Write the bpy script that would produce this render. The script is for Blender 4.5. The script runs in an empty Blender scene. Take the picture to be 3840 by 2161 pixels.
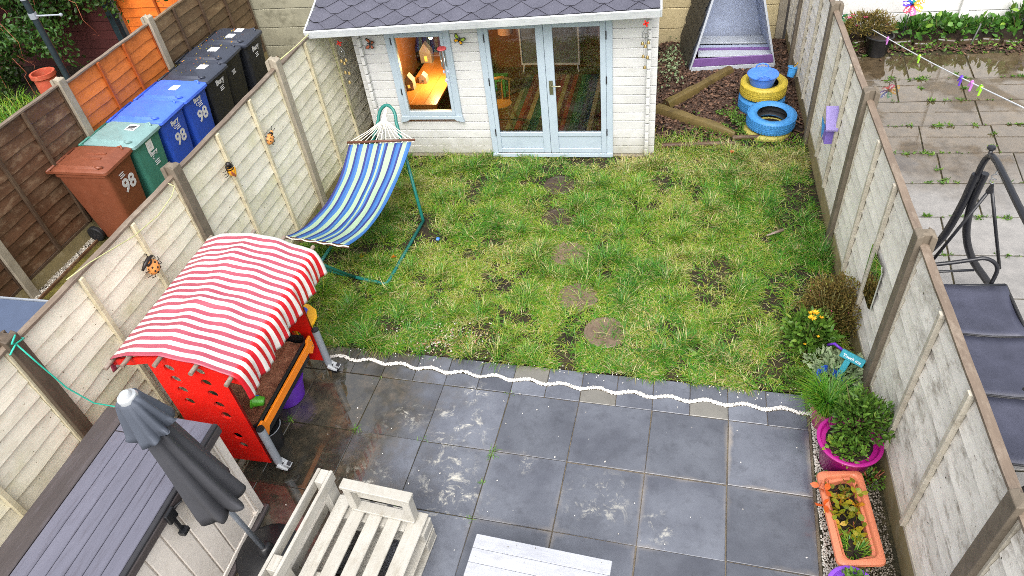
import bpy, math, random
import numpy as np
from mathutils import Vector, Matrix
R = math.radians
random.seed(7); RNG = np.random.default_rng(11)
scn = bpy.context.scene
COL = scn.collection
# ------------------------------------------------------------------ camera
cam_d = bpy.data.cameras.new('camera'); cam = bpy.data.objects.new('camera', cam_d); COL.objects.link(cam)
def aim_camera(loc, pitch, yaw, roll, f):
    p, y, r = R(pitch), R(yaw), R(roll)
    fw = Vector((math.sin(y)*math.cos(p), math.cos(y)*math.cos(p), math.sin(p)))
    rt = fw.cross(Vector((0, 0, 1))).normalized(); up = rt.cross(fw)
    rt, up = rt*math.cos(r)+up*math.sin(r), up*math.cos(r)-rt*math.sin(r)
    m = Matrix((rt, up, -fw)).transposed().to_4x4(); m.translation = loc
    cam.matrix_world = m
    cam_d.sensor_width = 36; cam_d.lens = f/3840*36
aim_camera((-.5572, -3.6323, 4.7092), -42.012, -16.5461, -7.6707, 2643.86)
cam_d.clip_start = .05; cam_d.clip_end = 400
scn.camera = cam
scn.render.resolution_x, scn.render.resolution_y = 1024, 576
# ------------------------------------------------------------------ sky and sun (overcast, raining)
SUN_EL, SUN_ROT = R(56), R(171)
world = bpy.data.worlds.new('World'); scn.world = world; world.use_nodes = True
wn = world.node_tree; wn.nodes.clear()
sky = wn.nodes.new('ShaderNodeTexSky'); sky.sky_type = 'NISHITA'; sky.sun_disc = False
sky.sun_elevation = SUN_EL; sky.sun_rotation = SUN_ROT
sky.air_density = 1.0; sky.dust_density = 6.0; sky.ozone_density = 1.0
hs = wn.nodes.new('ShaderNodeHueSaturation'); hs.inputs['Saturation'].default_value = .28
bg = wn.nodes.new('ShaderNodeBackground'); bg.inputs['Strength'].default_value = .15
wo = wn.nodes.new('ShaderNodeOutputWorld')
wn.links.new(sky.outputs[0], hs.inputs['Color']); wn.links.new(hs.outputs[0], bg.inputs['Color']); wn.links.new(bg.outputs[0], wo.inputs['Surface'])
sun_d = bpy.data.lights.new('sun', 'SUN'); sun = bpy.data.objects.new('sun', sun_d); COL.objects.link(sun)
sun_d.energy = .5; sun_d.angle = R(85); sun_d.color = (1, .98, .96)
sd = Vector((math.sin(SUN_ROT)*math.cos(SUN_EL), math.cos(SUN_ROT)*math.cos(SUN_EL), math.sin(SUN_EL)))
sun.rotation_euler = sd.to_track_quat('Z', 'Y').to_euler()
vs = scn.view_settings
scn.display_settings.display_device = 'sRGB'
vs.view_transform = 'Standard'; vs.look = 'None'; vs.exposure = 1.13; vs.gamma = 1; vs.use_curve_mapping = False
scn.cycles.sample_clamp_indirect = 1.5; scn.cycles.filter_width = .9; scn.cycles.max_bounces = 8; scn.cycles.transparent_max_bounces = 12
scn.cycles.caustics_reflective = False; scn.cycles.caustics_refractive = False
try: scn.cycles.use_denoising = False
except Exception: pass

# ------------------------------------------------------------------ materials
def S(h):
    h = h.lstrip('#'); c = [int(h[i:i+2], 16)/255 for i in (0, 2, 4)]
    return tuple((x/12.92 if x <= .04045 else ((x+.055)/1.055)**2.4) for x in c)+(1,)
def K(c, k): return (c[0]*k, c[1]*k, c[2]*k, 1)
class NT:
    def __init__(s, name):
        s.m = bpy.data.materials.new(name); s.m.use_nodes = True
        s.t = s.m.node_tree; s.t.nodes.clear()
        s.out = s.t.nodes.new('ShaderNodeOutputMaterial')
        s.b = s.t.nodes.new('ShaderNodeBsdfPrincipled'); s.l(s.b.outputs[0], s.out.inputs['Surface'])
        s._p = None
    def n(s, ty, **kw):
        x = s.t.nodes.new(ty)
        for k, v in kw.items(): setattr(x, k, v)
        return x
    def l(s, a, b): s.t.links.new(a, b)
    def set(s, sock, v):
        if hasattr(v, 'is_output'): s.l(v, sock)
        else: sock.default_value = v
    def pos(s, obj=False, stretch=(1, 1, 1), shift=True):
        g = s.n('ShaderNodeTexCoord').outputs['Object'] if obj else s.n('ShaderNodeNewGeometry').outputs['Position']
        if shift:
            oi = s.n('ShaderNodeObjectInfo')
            v = s.n('ShaderNodeVectorMath', operation='SCALE'); s.l(oi.outputs['Random'], v.inputs['Scale']); v.inputs[0].default_value = (7.3, 13.1, 5.7)
            a = s.n('ShaderNodeVectorMath', operation='ADD'); s.l(g, a.inputs[0]); s.l(v.outputs[0], a.inputs[1]); g = a.outputs[0]
        m = s.n('ShaderNodeMapping'); m.inputs['Scale'].default_value = stretch; s.l(g, m.inputs['Vector'])
        return m.outputs[0]
    def noise(s, vec, scale, detail=5, rough=.6, dist=0):
        x = s.n('ShaderNodeTexNoise'); x.inputs['Scale'].default_value = scale; x.inputs['Detail'].default_value = detail
        x.inputs['Roughness'].default_value = rough; x.inputs['Distortion'].default_value = dist; s.l(vec, x.inputs['Vector'])
        return x.outputs['Fac']
    def voro(s, vec, scale, feature='F1', out='Distance'):
        x = s.n('ShaderNodeTexVoronoi', feature=feature); x.inputs['Scale'].default_value = scale; s.l(vec, x.inputs['Vector']); return x.outputs[out]
    def ramp(s, f, stops, interp='LINEAR'):
        x = s.n('ShaderNodeValToRGB'); r = x.color_ramp; r.interpolation = interp
        while len(r.elements) < len(stops): r.elements.new(.5)
        for e, (p, c) in zip(r.elements, stops): e.position = p; e.color = c if len(c) == 4 else tuple(c)+(1,)
        s.l(f, x.inputs[0]); return x.outputs[0]
    def step(s, f, a, b): 
        x = s.n('ShaderNodeMapRange'); x.inputs['From Min'].default_value = a; x.inputs['From Max'].default_value = b; s.l(f, x.inputs[0]); return x.outputs[0]
    def mix(s, f, a, b, blend='MIX'):
        x = s.n('ShaderNodeMix', data_type='RGBA', blend_type=blend)
        s.set(x.inputs[0], f); s.set(x.inputs[6], a); s.set(x.inputs[7], b); return x.outputs[2]
    def math(s, op, a, b=0.):
        x = s.n('ShaderNodeMath', operation=op); s.set(x.inputs[0], a); s.set(x.inputs[1], b); return x.outputs[0]
    def sep(s, v):
        x = s.n('ShaderNodeSeparateXYZ'); s.l(v, x.inputs[0]); return x.outputs
    def rand(s): return s.n('ShaderNodeObjectInfo').outputs['Random']
    def attr(s, name): return s.n('ShaderNodeAttribute', attribute_name=name).outputs['Fac']
    def hsv(s, col, h=.5, sa=1., v=1.):
        x = s.n('ShaderNodeHueSaturation'); s.set(x.inputs['Hue'], h); s.set(x.inputs['Saturation'], sa); s.set(x.inputs['Value'], v); s.l(col, x.inputs['Color']); return x.outputs[0]
    def bump(s, f, strength=.3, dist=.01, prev=None):
        x = s.n('ShaderNodeBump'); x.inputs['Strength'].default_value = strength; x.inputs['Distance'].default_value = dist; s.l(f, x.inputs['Height'])
        if prev is not None: s.l(prev, x.inputs['Normal'])
        s.l(x.outputs[0], s.b.inputs['Normal']); return x.outputs[0]
    def fin(s, col=None, rough=.6, metal=0., spec=.5, coat=0., sheen=0.):
        if col is not None: s.set(s.b.inputs['Base Color'], col)
        s.set(s.b.inputs['Roughness'], rough); s.b.inputs['Metallic'].default_value = metal
        s.b.inputs['Specular IOR Level'].default_value = spec; s.b.inputs['Coat Weight'].default_value = coat
        return s.m
def plain(name, c, rough=.5, metal=0., var=.12, scale=9, dirt=None, dirt_amt=.4, bump=.12, bscale=60, stretch=(1, 1, 1), obj=False, spec=.5, coat=0., tone=.06):
    """one paint or plastic: slow tone drift, fine grain, dirt patches"""
    t = NT(name); p = t.pos(obj, stretch)
    n1 = t.noise(p, scale, 6); n2 = t.noise(p, bscale, 4)
    col = t.ramp(n1, [(.25, K(c, 1-var)), (.75, K(c, 1+var))])
    if dirt is not None:
        d = t.noise(p, scale*2.3, 9, .72)
        col = t.mix(t.math('MULTIPLY', t.step(d, .52, .74), dirt_amt), col, dirt)
    r = t.rand(); col = t.hsv(col, v=t.math('MULTIPLY_ADD', r, 2*tone)) if False else col
    if tone: col = t.hsv(col, v=t.math('ADD', t.math('MULTIPLY', r, 2*tone), 1-tone))
    t.bump(n2, bump, .004)
    rr = t.math('ADD', t.math('MULTIPLY', n1, .25), rough-.12)
    return t.fin(col, rr, metal, spec, coat)
def wood(name, c, c2, rough=.65, along=1, dirt=None, dirt_amt=.5, grain=.5, tone=.12, speck=None, green=None, obj=False, bump=.35, spec=.4, near=None, splash=None):
    t = NT(name); st = [14, 14, 14]; st[along] = 1.2
    p = t.pos(obj, tuple(st)); q = t.pos(obj)
    g = t.noise(p, 3.2, 8, .65, .6); n1 = t.noise(q, 3.0, 6)
    col = t.mix(t.step(g, .5-grain*.5, .5+grain*.5), c, c2)
    col = t.mix(.35, col, t.ramp(n1, [(.3, K(c2, .8)), (.7, K(c, 1.12))]))
    if green is not None: col = t.mix(t.math('MULTIPLY', t.step(t.noise(q, 1.4, 7, .7), .5, .72), .8), col, green)
    if dirt is not None:
        d = t.noise(t.pos(obj, tuple(2.2 if k == along else 5. for k in range(3))), 2.2, 10, .76); col = t.mix(t.math('MULTIPLY', t.step(d, .50, .70), dirt_amt), col, dirt)
        if near is not None:   # old mildew, thickest on the bays by the planters
            yy = t.sep(t.pos(False, shift=False))[1]; mk = t.step(t.math('ADD', yy, t.math('MULTIPLY', t.noise(t.pos(shift=False), .8, 4), 1.6)), 1.9, .4)
            d3 = t.noise(t.pos(False, (3, 1.3, 3), False), 2.6, 10, .78); col = t.mix(t.math('MULTIPLY', t.math('MULTIPLY', t.step(d3, .5, .66), mk), .85), col, near)
        if splash is not None:   # soil splashed up from the lawn
            zz = t.sep(t.pos(False, shift=False))[2]; mk = t.step(t.math('ADD', zz, t.math('MULTIPLY', t.noise(t.pos(shift=False), 9, 6, .7), .55)), .62, .28)
            col = t.mix(t.math('MULTIPLY', mk, .6), col, splash)
        d2 = t.noise(t.pos(obj, shift=False), 1.1, 8, .7); col = t.mix(t.math('MULTIPLY', t.step(d2, .52, .68), dirt_amt*.45), col, K(dirt, .9))
    if speck is not None:
        v = t.noise(t.pos(obj, (1, 1, 1.6)), 34, 3, .5); col = t.mix(t.step(v, .70, .74), col, speck)
    col = t.hsv(col, v=t.math('ADD', t.math('MULTIPLY', t.rand(), 2*tone), 1-tone))
    b = t.bump(g, bump, .006); t.bump(t.noise(q, 70, 4), .15, .003, b)
    return t.fin(col, t.math('ADD', t.math('MULTIPLY', n1, .3), rough-.15), 0, spec)
def leafmat(name, stops, rough=.45, trans=.25):
    t = NT(name); a = t.attr('tint')
    col = t.ramp(a, stops)
    col = t.mix(.3, col, t.ramp(t.noise(t.pos(shift=False), 25, 3), [(.3, K(stops[0][1], .8)), (.7, stops[-1][1])]))
    m = t.fin(col, rough, 0, .4)
    tr = t.n('ShaderNodeBsdfTranslucent'); t.l(col, tr.inputs['Color'])
    mx = t.n('ShaderNodeMixShader'); mx.inputs[0].default_value = trans
    t.l(t.b.outputs[0], mx.inputs[1]); t.l(tr.outputs[0], mx.inputs[2]); t.l(mx.outputs[0], t.out.inputs['Surface'])
    return m
def glassmat(name, tint=(.9, .95, .95, 1), refl=1.5):
    t = NT(name); t.t.nodes.remove(t.b)
    tr = t.n('ShaderNodeBsdfTransparent'); tr.inputs[0].default_value = tint
    gl = t.n('ShaderNodeBsdfGlossy'); gl.inputs['Roughness'].default_value = .03
    fr = t.n('ShaderNodeFresnel'); fr.inputs['IOR'].default_value = refl
    mx = t.n('ShaderNodeMixShader'); t.l(fr.outputs[0], mx.inputs[0]); t.l(tr.outputs[0], mx.inputs[1]); t.l(gl.outputs[0], mx.inputs[2])
    t.l(mx.outputs[0], t.out.inputs['Surface']); return t.m
def glow(name, c, strength):
    t = NT(name); t.b.inputs['Emission Color'].default_value = c; t.b.inputs['Emission Strength'].default_value = strength
    return t.fin(c, .5)

# ------------------------------------------------------------------ mesh helpers
class MB:
    def __init__(s): s.v = []; s.f = []; s.mi = []
    def add(s, vs, fs, mi=0, M=None):
        o = len(s.v)
        s.v += [tuple(M @ Vector(p)) for p in vs] if M is not None else [tuple(p) for p in vs]
        s.f += [tuple(i+o for i in f) for f in fs]; s.mi += [mi]*len(fs); return s
    def box(s, c, d, rot=None, mi=0, M=None):
        x, y, z = d[0]/2, d[1]/2, d[2]/2
        vs = [Vector((a, b, e)) for a in (-x, x) for b in (-y, y) for e in (-z, z)]
        if rot is not None:
            if isinstance(rot, (int, float)): rot = Matrix.Rotation(rot, 3, 'Z')
            vs = [rot @ v for v in vs]
        vs = [v+Vector(c) for v in vs]
        return s.add(vs, [(0, 1, 3, 2), (4, 6, 7, 5), (0, 4, 5, 1), (2, 3, 7, 6), (0, 2, 6, 4), (1, 5, 7, 3)], mi, M)
    def bx(s, x0, x1, y0, y1, z0, z1, mi=0, M=None):
        return s.box(((x0+x1)/2, (y0+y1)/2, (z0+z1)/2), (abs(x1-x0), abs(y1-y0), abs(z1-z0)), None, mi, M)
    def tube(s, pts, r, n=8, mi=0, caps=True, M=None, closed=False):
        P = [Vector(p) for p in pts]; m = len(P)
        rr = r if isinstance(r, (list, tuple)) else [r]*m
        T = []
        for i in range(m):
            a = P[(i-1) % m] if closed else P[max(i-1, 0)]; b = P[(i+1) % m] if closed else P[min(i+1, m-1)]
            T.append((b-a).normalized())
        u = T[0].orthogonal().normalized(); vs = []
        for i in range(m):
            u = (u-T[i]*u.dot(T[i])).normalized(); w = T[i].cross(u)
            for k in range(n):
                a = 2*math.pi*k/n; vs.append(P[i]+(u*math.cos(a)+w*math.sin(a))*rr[i])
        fs = []
        for i in range(m if closed else m-1):
            j = (i+1) % m
            for k in range(n):
                fs.append((i*n+k, i*n+(k+1) % n, j*n+(k+1) % n, j*n+k))
        if caps and not closed: fs += [tuple(range(n-1, -1, -1)), tuple((m-1)*n+k for k in range(n))]
        return s.add(vs, fs, mi, M)
    def lathe(s, prof, c=(0, 0, 0), n=24, mi=0, M=None, sq=None):
        vs = []; fs = []
        for r, z in prof:
            for k in range(n):
                a = 2*math.pi*k/n
                vs.append((c[0]+r*math.cos(a)*(sq or 1), c[1]+r*math.sin(a), c[2]+z))
        for i in range(len(prof)-1):
            for k in range(n):
                fs.append((i*n+k, i*n+(k+1) % n, (i+1)*n+(k+1) % n, (i+1)*n+k))
        if prof[0][0] > 1e-6: fs.append(tuple(range(n-1, -1, -1)))
        if prof[-1][0] > 1e-6: fs.append(tuple((len(prof)-1)*n+k for k in range(n)))
        return s.add(vs, fs, mi, M)
    def prism(s, poly, z0, z1, mi=0, M=None):
        n = len(poly); vs = [(x, y, z0) for x, y in poly]+[(x, y, z1) for x, y in poly]
        fs = [tuple(range(n-1, -1, -1)), tuple(range(n, 2*n))]+[(i, (i+1) % n, n+(i+1) % n, n+i) for i in range(n)]
        return s.add(vs, fs, mi, M)
    def grid(s, fn, nu, nv, mi=0, M=None):
        vs = [fn(i/nu, j/nv) for i in range(nu+1) for j in range(nv+1)]
        fs = [(i*(nv+1)+j, (i+1)*(nv+1)+j, (i+1)*(nv+1)+j+1, i*(nv+1)+j+1) for i in range(nu) for j in range(nv)]
        return s.add(vs, fs, mi, M)
    def sphere(s, c, r, n=12, m=8, mi=0, M=None, half=False):
        rx, ry, rz = r if isinstance(r, (list, tuple)) else (r, r, r)
        vs = []; fs = []; t0 = -math.pi/2 if not half else 0
        for i in range(m+1):
            t = t0+(math.pi/2-t0)*i/m
            for k in range(n):
                a = 2*math.pi*k/n; vs.append((c[0]+rx*math.cos(t)*math.cos(a), c[1]+ry*math.cos(t)*math.sin(a), c[2]+rz*math.sin(t)))
        for i in range(m):
            for k in range(n): fs.append((i*n+k, i*n+(k+1) % n, (i+1)*n+(k+1) % n, (i+1)*n+k))
        return s.add(vs, fs, mi, M)
    def mesh(s, name):
        me = bpy.data.meshes.new(name); me.from_pydata(s.v, [], s.f); return me
INV = {}
def props(o, label=None, cat=None, group=None, kind=None):
    for k, v in (('label', label), ('category', cat), ('group', group), ('kind', kind)):
        if v: o[k] = v
    return o
def finish(me, mats, mi=None, smooth=None):
    for m in (mats if isinstance(mats, (list, tuple)) else [mats]): me.materials.append(m)
    if mi and max(mi) > 0: me.polygons.foreach_set('material_index', mi)
    if smooth: me.polygons.foreach_set('use_smooth', [True]*len(me.polygons)); 
    me.update()
    if smooth and smooth is not True:
        try: me.set_sharp_from_angle(angle=R(smooth))
        except Exception: pass
def part(name, mb, mats, parent=None, label=None, smooth=None, bev=0, kind=None):
    me = mb if isinstance(mb, bpy.types.Mesh) else mb.mesh(name)
    if isinstance(mb, MB): finish(me, mats, mb.mi, smooth)
    elif not me.materials: finish(me, mats, None, smooth)
    o = bpy.data.objects.new(name, me); COL.objects.link(o)
    if parent is not None:
        o.parent = parent
        if parent.name in INV: o.matrix_parent_inverse = INV[parent.name]
    if bev:
        b = o.modifiers.new('bevel', 'BEVEL'); b.width = bev; b.segments = 1 if bev < .006 else 2; b.limit_method = 'ANGLE'; b.angle_limit = R(40)
    return props(o, label, None, None, kind)
def thing(name, label, cat, loc=(0, 0, 0), rotz=0, group=None, local=False, kind=None):
    """an Empty at the thing's base; its parts come in world coordinates unless local"""
    o = bpy.data.objects.new(name, None); COL.objects.link(o); o.empty_display_size = .1
    o.location = loc; o.rotation_euler = (0, 0, rotz)
    if not local: INV[o.name] = (Matrix.Translation(loc) @ Matrix.Rotation(rotz, 4, 'Z')).inverted()
    return props(o, label, cat, group, kind)
def single(name, mb, mats, label=None, cat=None, group=None, kind=None, smooth=None, bev=0):
    a = np.array(mb.v); lo, hi = a.min(0), a.max(0); c = ((lo[0]+hi[0])/2, (lo[1]+hi[1])/2, lo[2])
    mb.v = [tuple(p) for p in a-np.array(c)]
    o = part(name, mb, mats, None, None, smooth, bev); o.location = c
    return props(o, label, cat, group, kind)
def dup(root, loc, rotz=None, label=None, group=None):
    r = root.copy(); COL.objects.link(r); r.location = loc
    if rotz is not None: r.rotation_euler = (0, 0, rotz)
    if label: r['label'] = label
    if group: r['group'] = group
    for ch in list(root.children):
        c = ch.copy(); COL.objects.link(c); c.parent = r
        for g in list(ch.children):
            d = g.copy(); COL.objects.link(d); d.parent = c
    return r
def inst(src, name, parent, loc, rot=None, scale=None, mat=None, label=None):
    """another object on the same mesh"""
    o = bpy.data.objects.new(name, src); COL.objects.link(o); o.parent = parent
    if parent is not None and parent.name in INV: o.matrix_parent_inverse = INV[parent.name]
    o.location = loc
    if rot: o.rotation_euler = rot
    if scale: o.scale = scale
    if mat: o.material_slots[0].link = 'OBJECT'; o.material_slots[0].material = mat
    return props(o, label)
def npmesh(name, V, F, mat, tint=None, smooth=False):
    V = np.ascontiguousarray(V, dtype=np.float32); F = np.ascontiguousarray(F, dtype=np.int32)
    me = bpy.data.meshes.new(name); k = F.shape[1]
    me.vertices.add(len(V)); me.vertices.foreach_set('co', V.ravel())
    me.loops.add(F.size); me.loops.foreach_set('vertex_index', F.ravel())
    me.polygons.add(len(F)); me.polygons.foreach_set('loop_start', np.arange(0, F.size, k, dtype=np.int32))
    if tint is not None:
        a = me.attributes.new('tint', 'FLOAT', 'POINT'); a.data.foreach_set('value', np.ascontiguousarray(tint, dtype=np.float32))
    if smooth: me.polygons.foreach_set('use_smooth', np.ones(len(F), dtype=bool))
    me.update(calc_edges=True); me.validate()
    me.materials.append(mat); return me
def vnoise(x, y, scale, seed):
    g = np.random.default_rng(seed).random((64, 64)); x = np.asarray(x)*scale; y = np.asarray(y)*scale
    xi, yi = np.floor(x).astype(int), np.floor(y).astype(int); fx, fy = x-xi, y-yi
    fx = fx*fx*(3-2*fx); fy = fy*fy*(3-2*fy)
    G = lambda a, b: g[a % 64, b % 64]
    return (G(xi, yi)*(1-fx)+G(xi+1, yi)*fx)*(1-fy)+(G(xi, yi+1)*(1-fx)+G(xi+1, yi+1)*fx)*fy
def blades(P, L, W, lean, az, tint, curl=.6):
    """grass blades: roots P (n,3); returns V, F, tint"""
    n = len(P); h = np.stack([np.cos(az), np.sin(az), np.zeros(n)], 1); s = np.stack([-np.sin(az), np.cos(az), np.zeros(n)], 1)
    up = np.array([0, 0, 1.]); d1 = h*np.sin(lean)[:, None]+up*np.cos(lean)[:, None]
    l2 = np.minimum(lean+curl, 1.75); d2 = h*np.sin(l2)[:, None]+up*np.cos(l2)[:, None]
    m = P+d1*(L*.55)[:, None]; t = m+d2*(L*.5)[:, None]
    m[:, 2] = np.maximum(m[:, 2], P[:, 2]+.004); t[:, 2] = np.maximum(t[:, 2], P[:, 2]+.003)
    w = s*(W/2)[:, None]
    V = np.stack([P-w, P+w, m-w*.8, m+w*.8, t], 1).reshape(-1, 3); b = (np.arange(n)*5)[:, None]
    F = np.concatenate([b+np.array([0, 1, 3]), b+np.array([0, 3, 2]), b+np.array([2, 3, 4])], 1).reshape(-1, 3)
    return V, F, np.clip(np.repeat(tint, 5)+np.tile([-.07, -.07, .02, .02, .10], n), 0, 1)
def leaves(P, D, L, W, tint, fold=.25, rng=RNG):
    """folded leaf quads at P pointing along D"""
    n = len(P); D = D/np.linalg.norm(D, axis=1)[:, None]
    r = rng.normal(size=(n, 3)); s = np.cross(D, r); s /= np.linalg.norm(s, axis=1)[:, None]+1e-9; nn = np.cross(s, D)
    L = np.broadcast_to(L, n)[:, None]; W = np.broadcast_to(W, n)[:, None]
    base = P; tip = P+D*L-nn*L*.12; mid = P+D*L*.5
    o = lambda q, w, sg: P+D*L*q+sg*s*W*w+nn*W*fold*w*1.6-nn*L*.12*q*q
    V = np.stack([base, o(.28, .40, 1), o(.66, .43, 1), tip, o(.66, .43, -1), o(.28, .40, -1), mid], 1).reshape(-1, 3); k = (np.arange(n)*7)[:, None]
    F = np.concatenate([k+np.array([i, (i+1) % 6, 6]) for i in range(6)], 1).reshape(-1, 3)
    return V, F, np.repeat(tint, 7)
OCT = np.array([[1, 0, 0], [-1, 0, 0], [0, 1, 0], [0, -1, 0], [0, 0, 1], [0, 0, -1]], float)
OCTF = np.array([[0, 2, 4], [2, 1, 4], [1, 3, 4], [3, 0, 4], [2, 0, 5], [1, 2, 5], [3, 1, 5], [0, 3, 5]])
CUB = np.array([[x, y, z] for x in (-1, 1) for y in (-1, 1) for z in (-1, 1)], float)
CUBF = np.array([[0, 1, 3], [0, 3, 2], [4, 6, 7], [4, 7, 5], [0, 4, 5], [0, 5, 1], [2, 3, 7], [2, 7, 6], [0, 2, 6], [0, 6, 4], [1, 5, 7], [1, 7, 3]])
def chips(P, S3, tint, base=OCT, bf=OCTF, jit=.35, tilt=.5, rng=RNG):
    """stones or bark: one jittered solid per point; S3 (n,3) half sizes"""
    n = len(P); k = len(base); az = rng.random(n)*6.283; tx = rng.normal(size=n)*tilt
    v = base[None]*(1+rng.normal(size=(n, k, 3))*jit*.5)*S3[:, None, :]
    c, s = np.cos(tx)[:, None], np.sin(tx)[:, None]; y, z = v[:, :, 1]*c-v[:, :, 2]*s, v[:, :, 1]*s+v[:, :, 2]*c
    c, s = np.cos(az)[:, None], np.sin(az)[:, None]; x, y = v[:, :, 0]*c-y*s, v[:, :, 0]*s+y*c
    V = (np.stack([x, y, z], 2)+P[:, None, :]).reshape(-1, 3)
    F = (bf[None]+(np.arange(n)*k)[:, None, None]).reshape(-1, 3)
    return V, F, np.repeat(tint, k)
def stack(L):
    V, F, T, o = [], [], [], 0
    for v, f, t in L: V.append(v); F.append(f+o); T.append(t); o += len(v)
    return np.concatenate(V), np.concatenate(F), np.concatenate(T)
def npobj(name, data, mat, parent=None, label=None, kind=None, cat=None, group=None):
    V, F, t = data; o = bpy.data.objects.new(name, npmesh(name, V, F, mat, t)); COL.objects.link(o)
    if parent is not None:
        o.parent = parent
        if parent.name in INV: o.matrix_parent_inverse = INV[parent.name]
    return props(o, label, cat, group, kind)
# flat lettering and plates are made first, while the scene is nearly empty
def from_curve(cu):
    o = bpy.data.objects.new('tmp', cu); COL.objects.link(o)
    me = bpy.data.meshes.new_from_object(o.evaluated_get(bpy.context.evaluated_depsgraph_get()))
    bpy.data.objects.remove(o); bpy.data.curves.remove(cu); return me
def text_mesh(s, size, bold=0., extrude=.001, shear=0., space=1.):
    cu = bpy.data.curves.new('lettering', 'FONT'); cu.body = s; cu.size = size; cu.align_x = 'CENTER'; cu.align_y = 'CENTER'
    cu.offset = bold; cu.extrude = extrude; cu.shear = shear; cu.space_character = space; cu.resolution_u = 3
    me = from_curve(cu); me.name = 'lettering'; return me
def plate_mesh(outer, holes, thick):
    cu = bpy.data.curves.new('plate', 'CURVE'); cu.dimensions = '2D'; cu.fill_mode = 'BOTH'; cu.extrude = thick/2
    for poly in [outer]+holes:
        sp = cu.splines.new('POLY'); sp.points.add(len(poly)-1); sp.use_cyclic_u = True
        for p, (x, y) in zip(sp.points, poly): p.co = (x, y, 0, 1)
    return from_curve(cu)
def circle(x, y, r, n=16): return [(x+r*math.cos(2*math.pi*k/n), y+r*math.sin(2*math.pi*k/n)) for k in range(n)]
TX = {'98': text_mesh('98', .2, .0055, space=1.0), 'council': text_mesh('Bury', .085, .003), 'swirl': text_mesh('C', .06, .001),
      'touch': text_mesh('Touch me', .04, .0012)}
# ------------------------------------------------------------------ material set
M = {}
M['cream'] = wood('cream_fence_paint', S('f0ebda'), S('e4ddc6'), .7, 1, S('a19a7f'), .42, .6, .07, S('6b5c46'), S('cbc79f'), splash=S('a39e72'))
M['cream_trim'] = wood('cream_fence_trim', S('d9d1b6'), S('c6bb99'), .7, 1, S('877a62'), .6, .5, .06)
M['white_fence'] = wood('weathered_white_fence', S('f0ece3'), S('e2ddd1'), .7, 1, S('958c7a'), .38, .5, .06, S('3f3a30'), near=S('6b5d47'), splash=S('a29a78'))
M['white_trim'] = wood('weathered_white_trim', S('cfc9ba'), S('b5ad9b'), .7, 1, S('776c59'), .6, .5, .06)
M['cap_wood'] = wood('bare_rail_wood', S('7f7061'), S('5c4f44'), .6, 1, S('a89c8c'), .45, .6, .12, None, None)
M['concrete'] = plain('weathered_concrete', S('6f6557'), .75, var=.25, scale=7, dirt=S('4c4436'), dirt_amt=.7, bump=.5, bscale=55)
M['concrete_pale'] = plain('pale_concrete_post', S('9d9483'), .75, var=.2, scale=7, dirt=S('6a6048'), dirt_amt=.6, bump=.4, bscale=55)
M['gravelboard'] = plain('mossy_gravel_board', S('8a7d58'), .8, var=.25, scale=4, dirt=S('b5ab92'), dirt_amt=.6, bump=.4)
M['brown_fence'] = wood('dark_brown_fence', S('6d4d38'), S('36271d'), .45, 1, S('a08a70'), .5, .8, .26, None, None, False, .5)
M['brown_trim'] = wood('brown_batten', S('5d4a38'), S('41322a'), .6, 2, S('86755f'), .4, .6, .1)
M['dull_fence'] = wood('dull_brown_fence', S('7d664c'), S('4a3929'), .5, 1, S('a08d6c'), .5, .8, .24)
M['orange_fence'] = wood('fresh_orange_fence', S('e0803a'), S('c66a2c'), .5, 1, S('8f4a20'), .6, .7, .12, S('5f2c10'))
M['orange_trim'] = wood('orange_batten', S('b55a22'), S('8f451a'), .55, 2, S('5f3314'), .4, .6, .08)
M['orange_back'] = wood('orange_far_fence', S('e87a2a'), S('d0641f'), .55, 0, S('7c3812'), .5, .6, .08)
M['block_grey'] = plain('stained_concrete_panel', S('979480'), .8, var=.25, scale=1.2, dirt=S('3f3d2b'), dirt_amt=.9, bump=.3, bscale=30, tone=.1)
M['block_tan'] = plain('tan_concrete_panel', S('c3b48c'), .8, var=.16, scale=2.2, dirt=S('978a5c'), dirt_amt=.6, bump=.3, bscale=30, tone=.08)
M['block_white'] = plain('white_painted_panel', S('d6d5d3'), .75, var=.07, scale=2.2, dirt=S('a9a79c'), dirt_amt=.5, bump=.3, bscale=30, tone=.03)
M['cabin_white'] = wood('white_cabin_boards', S('d0d0cf'), S('c4c4c3'), .55, 0, S('a29e90'), .25, .4, .03, None, None, True, .15, splash=S('8d8a70'))
M['cabin_blue'] = plain('pale_blue_joinery', S('a9b7c2'), .45, var=.06, scale=3, dirt=S('8799a5'), dirt_amt=.35, bump=.12, bscale=90, tone=.02)
M['fascia'] = wood('white_fascia', S('d6d9dc'), S('c3c8cd'), .5, 0, S('8f9498'), .45, .5, .02)
M['cabin_in'] = wood('pine_inside', S('8a5a34'), S('74482a'), .6, 0, None, 0, .5, .08)
M['table_wood'] = wood('warm_table_wood', S('c68544'), S('b57236'), .4, 1, None, 0, .5, .04)
M['floor_wood'] = wood('dark_floor', S('6e4a2c'), S('573820'), .4, 1, None, 0, .5, .12)
M['dark'] = plain('charcoal', S('2a2a2e'), .5, tone=.03)
M['black_metal'] = plain('black_steel', S('1c1d22'), .32, var=.1, bump=.05, spec=.6)
M['glass'] = glassmat('window_glass', (.86, .89, .9, 1), 1.6)
M['dark_post'] = plain('dark_stained_post', S('54483b'), .6, var=.3, scale=6, dirt=S('342b22'), dirt_amt=.7, bump=.4, stretch=(3, 3, .6))
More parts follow.
